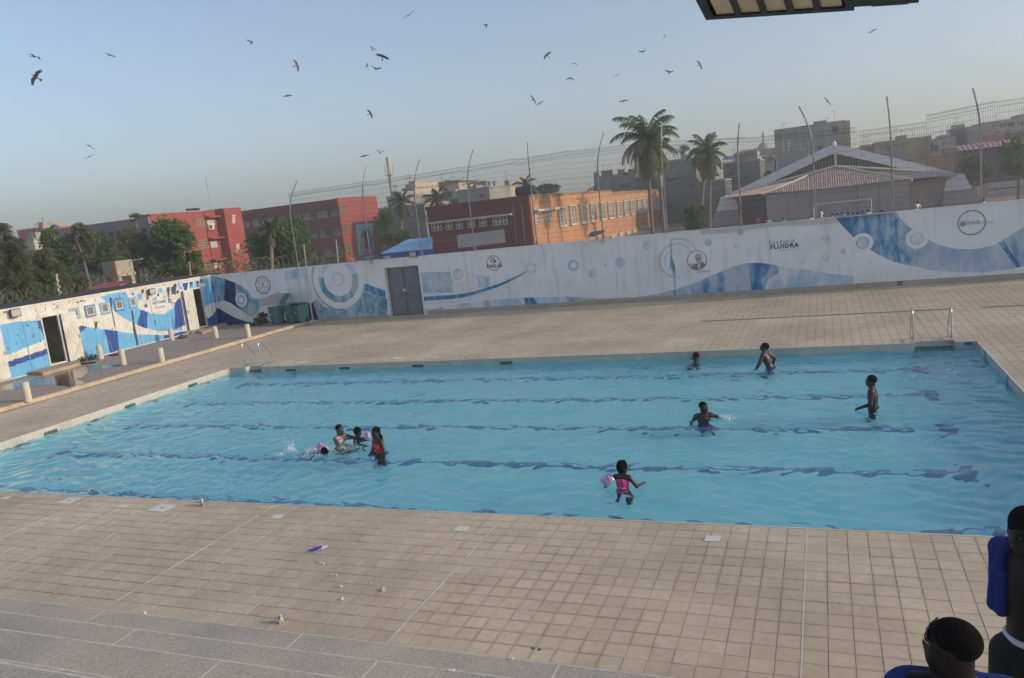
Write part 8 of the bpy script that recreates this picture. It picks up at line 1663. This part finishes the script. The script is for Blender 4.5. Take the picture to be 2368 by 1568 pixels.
for i, (k, x, y, sp_px, ang, pose, tilt, lb) in enumerate(BIRDS):
    s = PANES[k][2]; spv = sp_px/s/1.7305; D = min(1.45*FPX/spv, 92) if spv > 0 else 60; r3 = ray(zp(k, x, y)); P = EYE+r3/np.linalg.norm(r3)*D
    if P[2] > 43: P = EYE+r3/r3[2]*(43-H); D = np.linalg.norm(P-EYE)
    scl = spv*D/FPX/1.45; scl = max(scl, .75 if spv < 15 else scl)
    mb = kite_mesh(*POSES[pose], fold=1.0); me = mb.mesh('bird'); me.materials.append(M_BIRDP if 'pale wing' in lb else M_BIRD)
    a = R(-ang); wing = rgt*math.cos(a)+upv*math.sin(a); perp = -rgt*math.sin(a)+upv*math.cos(a); tl = R(tilt); fwd = -bck*math.cos(tl)*-1+perp*math.sin(tl) if i % 2 else -bck*math.cos(tl)+perp*math.sin(tl); fwd = fwd/np.linalg.norm(fwd); nz3 = np.cross(wing, fwd)
    o = link('bird', me); o.matrix_world = Matrix.Translation(P) @ Matrix(np.stack([wing, fwd, nz3], 1).tolist()).to_4x4() @ Matrix.Diagonal((scl, scl, scl, 1)); tag(o, lb, 'bird', 'kites circling in the sky')
# --- LED lamp over the stand
def at(px, D): r3 = ray(px); return EYE+r3/np.linalg.norm(r3)*D
c0 = at((1632, 47), 3.45); c1 = at((2140, 14), 3.35); ax_ = unit(c1-c0); c2 = at((1588, -6), 3.27); dv = unit((c2-c0)-ax_*np.dot(c2-c0, ax_)); nn = unit(np.cross(ax_, dv)); 
if nn[2] < 0: nn = -nn
LL = np.linalg.norm(c1-c0); lamp = thing('led_lamp', 'dark LED street lamp head with five yellowish panels at the top edge', 'lamp', tuple(c0+ax_*LL/2)); M_LAMP = mat('dark_lamp_metal', (.025, .03, .035), .45, .1, 6); M_LED = mat('yellowed_led_panel', (.74, .64, .40), .35, .12, 12)
WD = .36; hl_ = LL*.70
def lb_(b, a0, a1, w0, w1, t0, t1): b.obox(c0+ax_*(a0+a1)/2+dv*(w0+w1)/2+nn*(t0+t1)/2, ax_*(a1-a0)/2, dv*(w1-w0)/2, nn*(t1-t0)/2)
part('housing', M_LAMP, lamp, lambda b: (lb_(b, 0, hl_, 0, WD, .02, .07), lb_(b, 0, .035, 0, WD, 0, .02), lb_(b, hl_-.03, hl_, 0, WD, 0, .02), lb_(b, .035, hl_-.03, 0, .028, 0, .02), lb_(b, .035, hl_-.03, WD-.028, WD, 0, .02)))
pt_ = (hl_-.065)/5
for k in range(5):
    part('led_panel', M_LED, lamp, lambda b: lb_(b, .035+k*pt_+.012, .035+(k+1)*pt_-.012, .028, WD-.028, .008, .02))
    if k: part('divider', M_LAMP, lamp, lambda b: lb_(b, .035+k*pt_-.012, .035+k*pt_+.012, .028, WD-.028, 0, .02))
part('driver_box', M_LAMP, lamp, lambda b: (lb_(b, hl_, LL*.97, .03, WD-.03, .0, .09), lb_(b, hl_+.06, LL*.93, .05, WD-.05, -.012, .0)))
arm = [c0+ax_*LL*.95+dv*WD/2+nn*.05, c0+ax_*(LL+.1)+dv*WD/2+nn*.09, c0+ax_*(LL+.9)+dv*WD/2+nn*.55, np.array([4.2, 2.0, 6.6]), np.array([4.6, .9, 6.7])]
part('arm', M_LAMP, lamp, lambda b: b.tube(arm, .045, 10), smooth=True); part('post', M_POLE, lamp, lambda b: b.tube([(4.6, .9, 2.6), (4.6, .9, 6.9)], .07, 12), smooth=True)
# ================================================================== dusty air over the town
hz = MB(); hz.box(-640, 640, -640, 640, -1.4, 46)
hm = bpy.data.materials.new('dusty_air'); hm.use_nodes = True; hn = hm.node_tree.nodes; hl = hm.node_tree.links; hn.remove(hn['Principled BSDF'])
pv3 = hn.new('ShaderNodeVolumePrincipled'); pv3.inputs['Color'].default_value = (.95, .95, .95, 1); pv3.inputs['Density'].default_value = .0017; pv3.inputs['Anisotropy'].default_value = .3
hl.new(pv3.outputs[0], hn['Material Output'].inputs['Volume'])
tag(hz.build('haze', hm), kind='stuff')
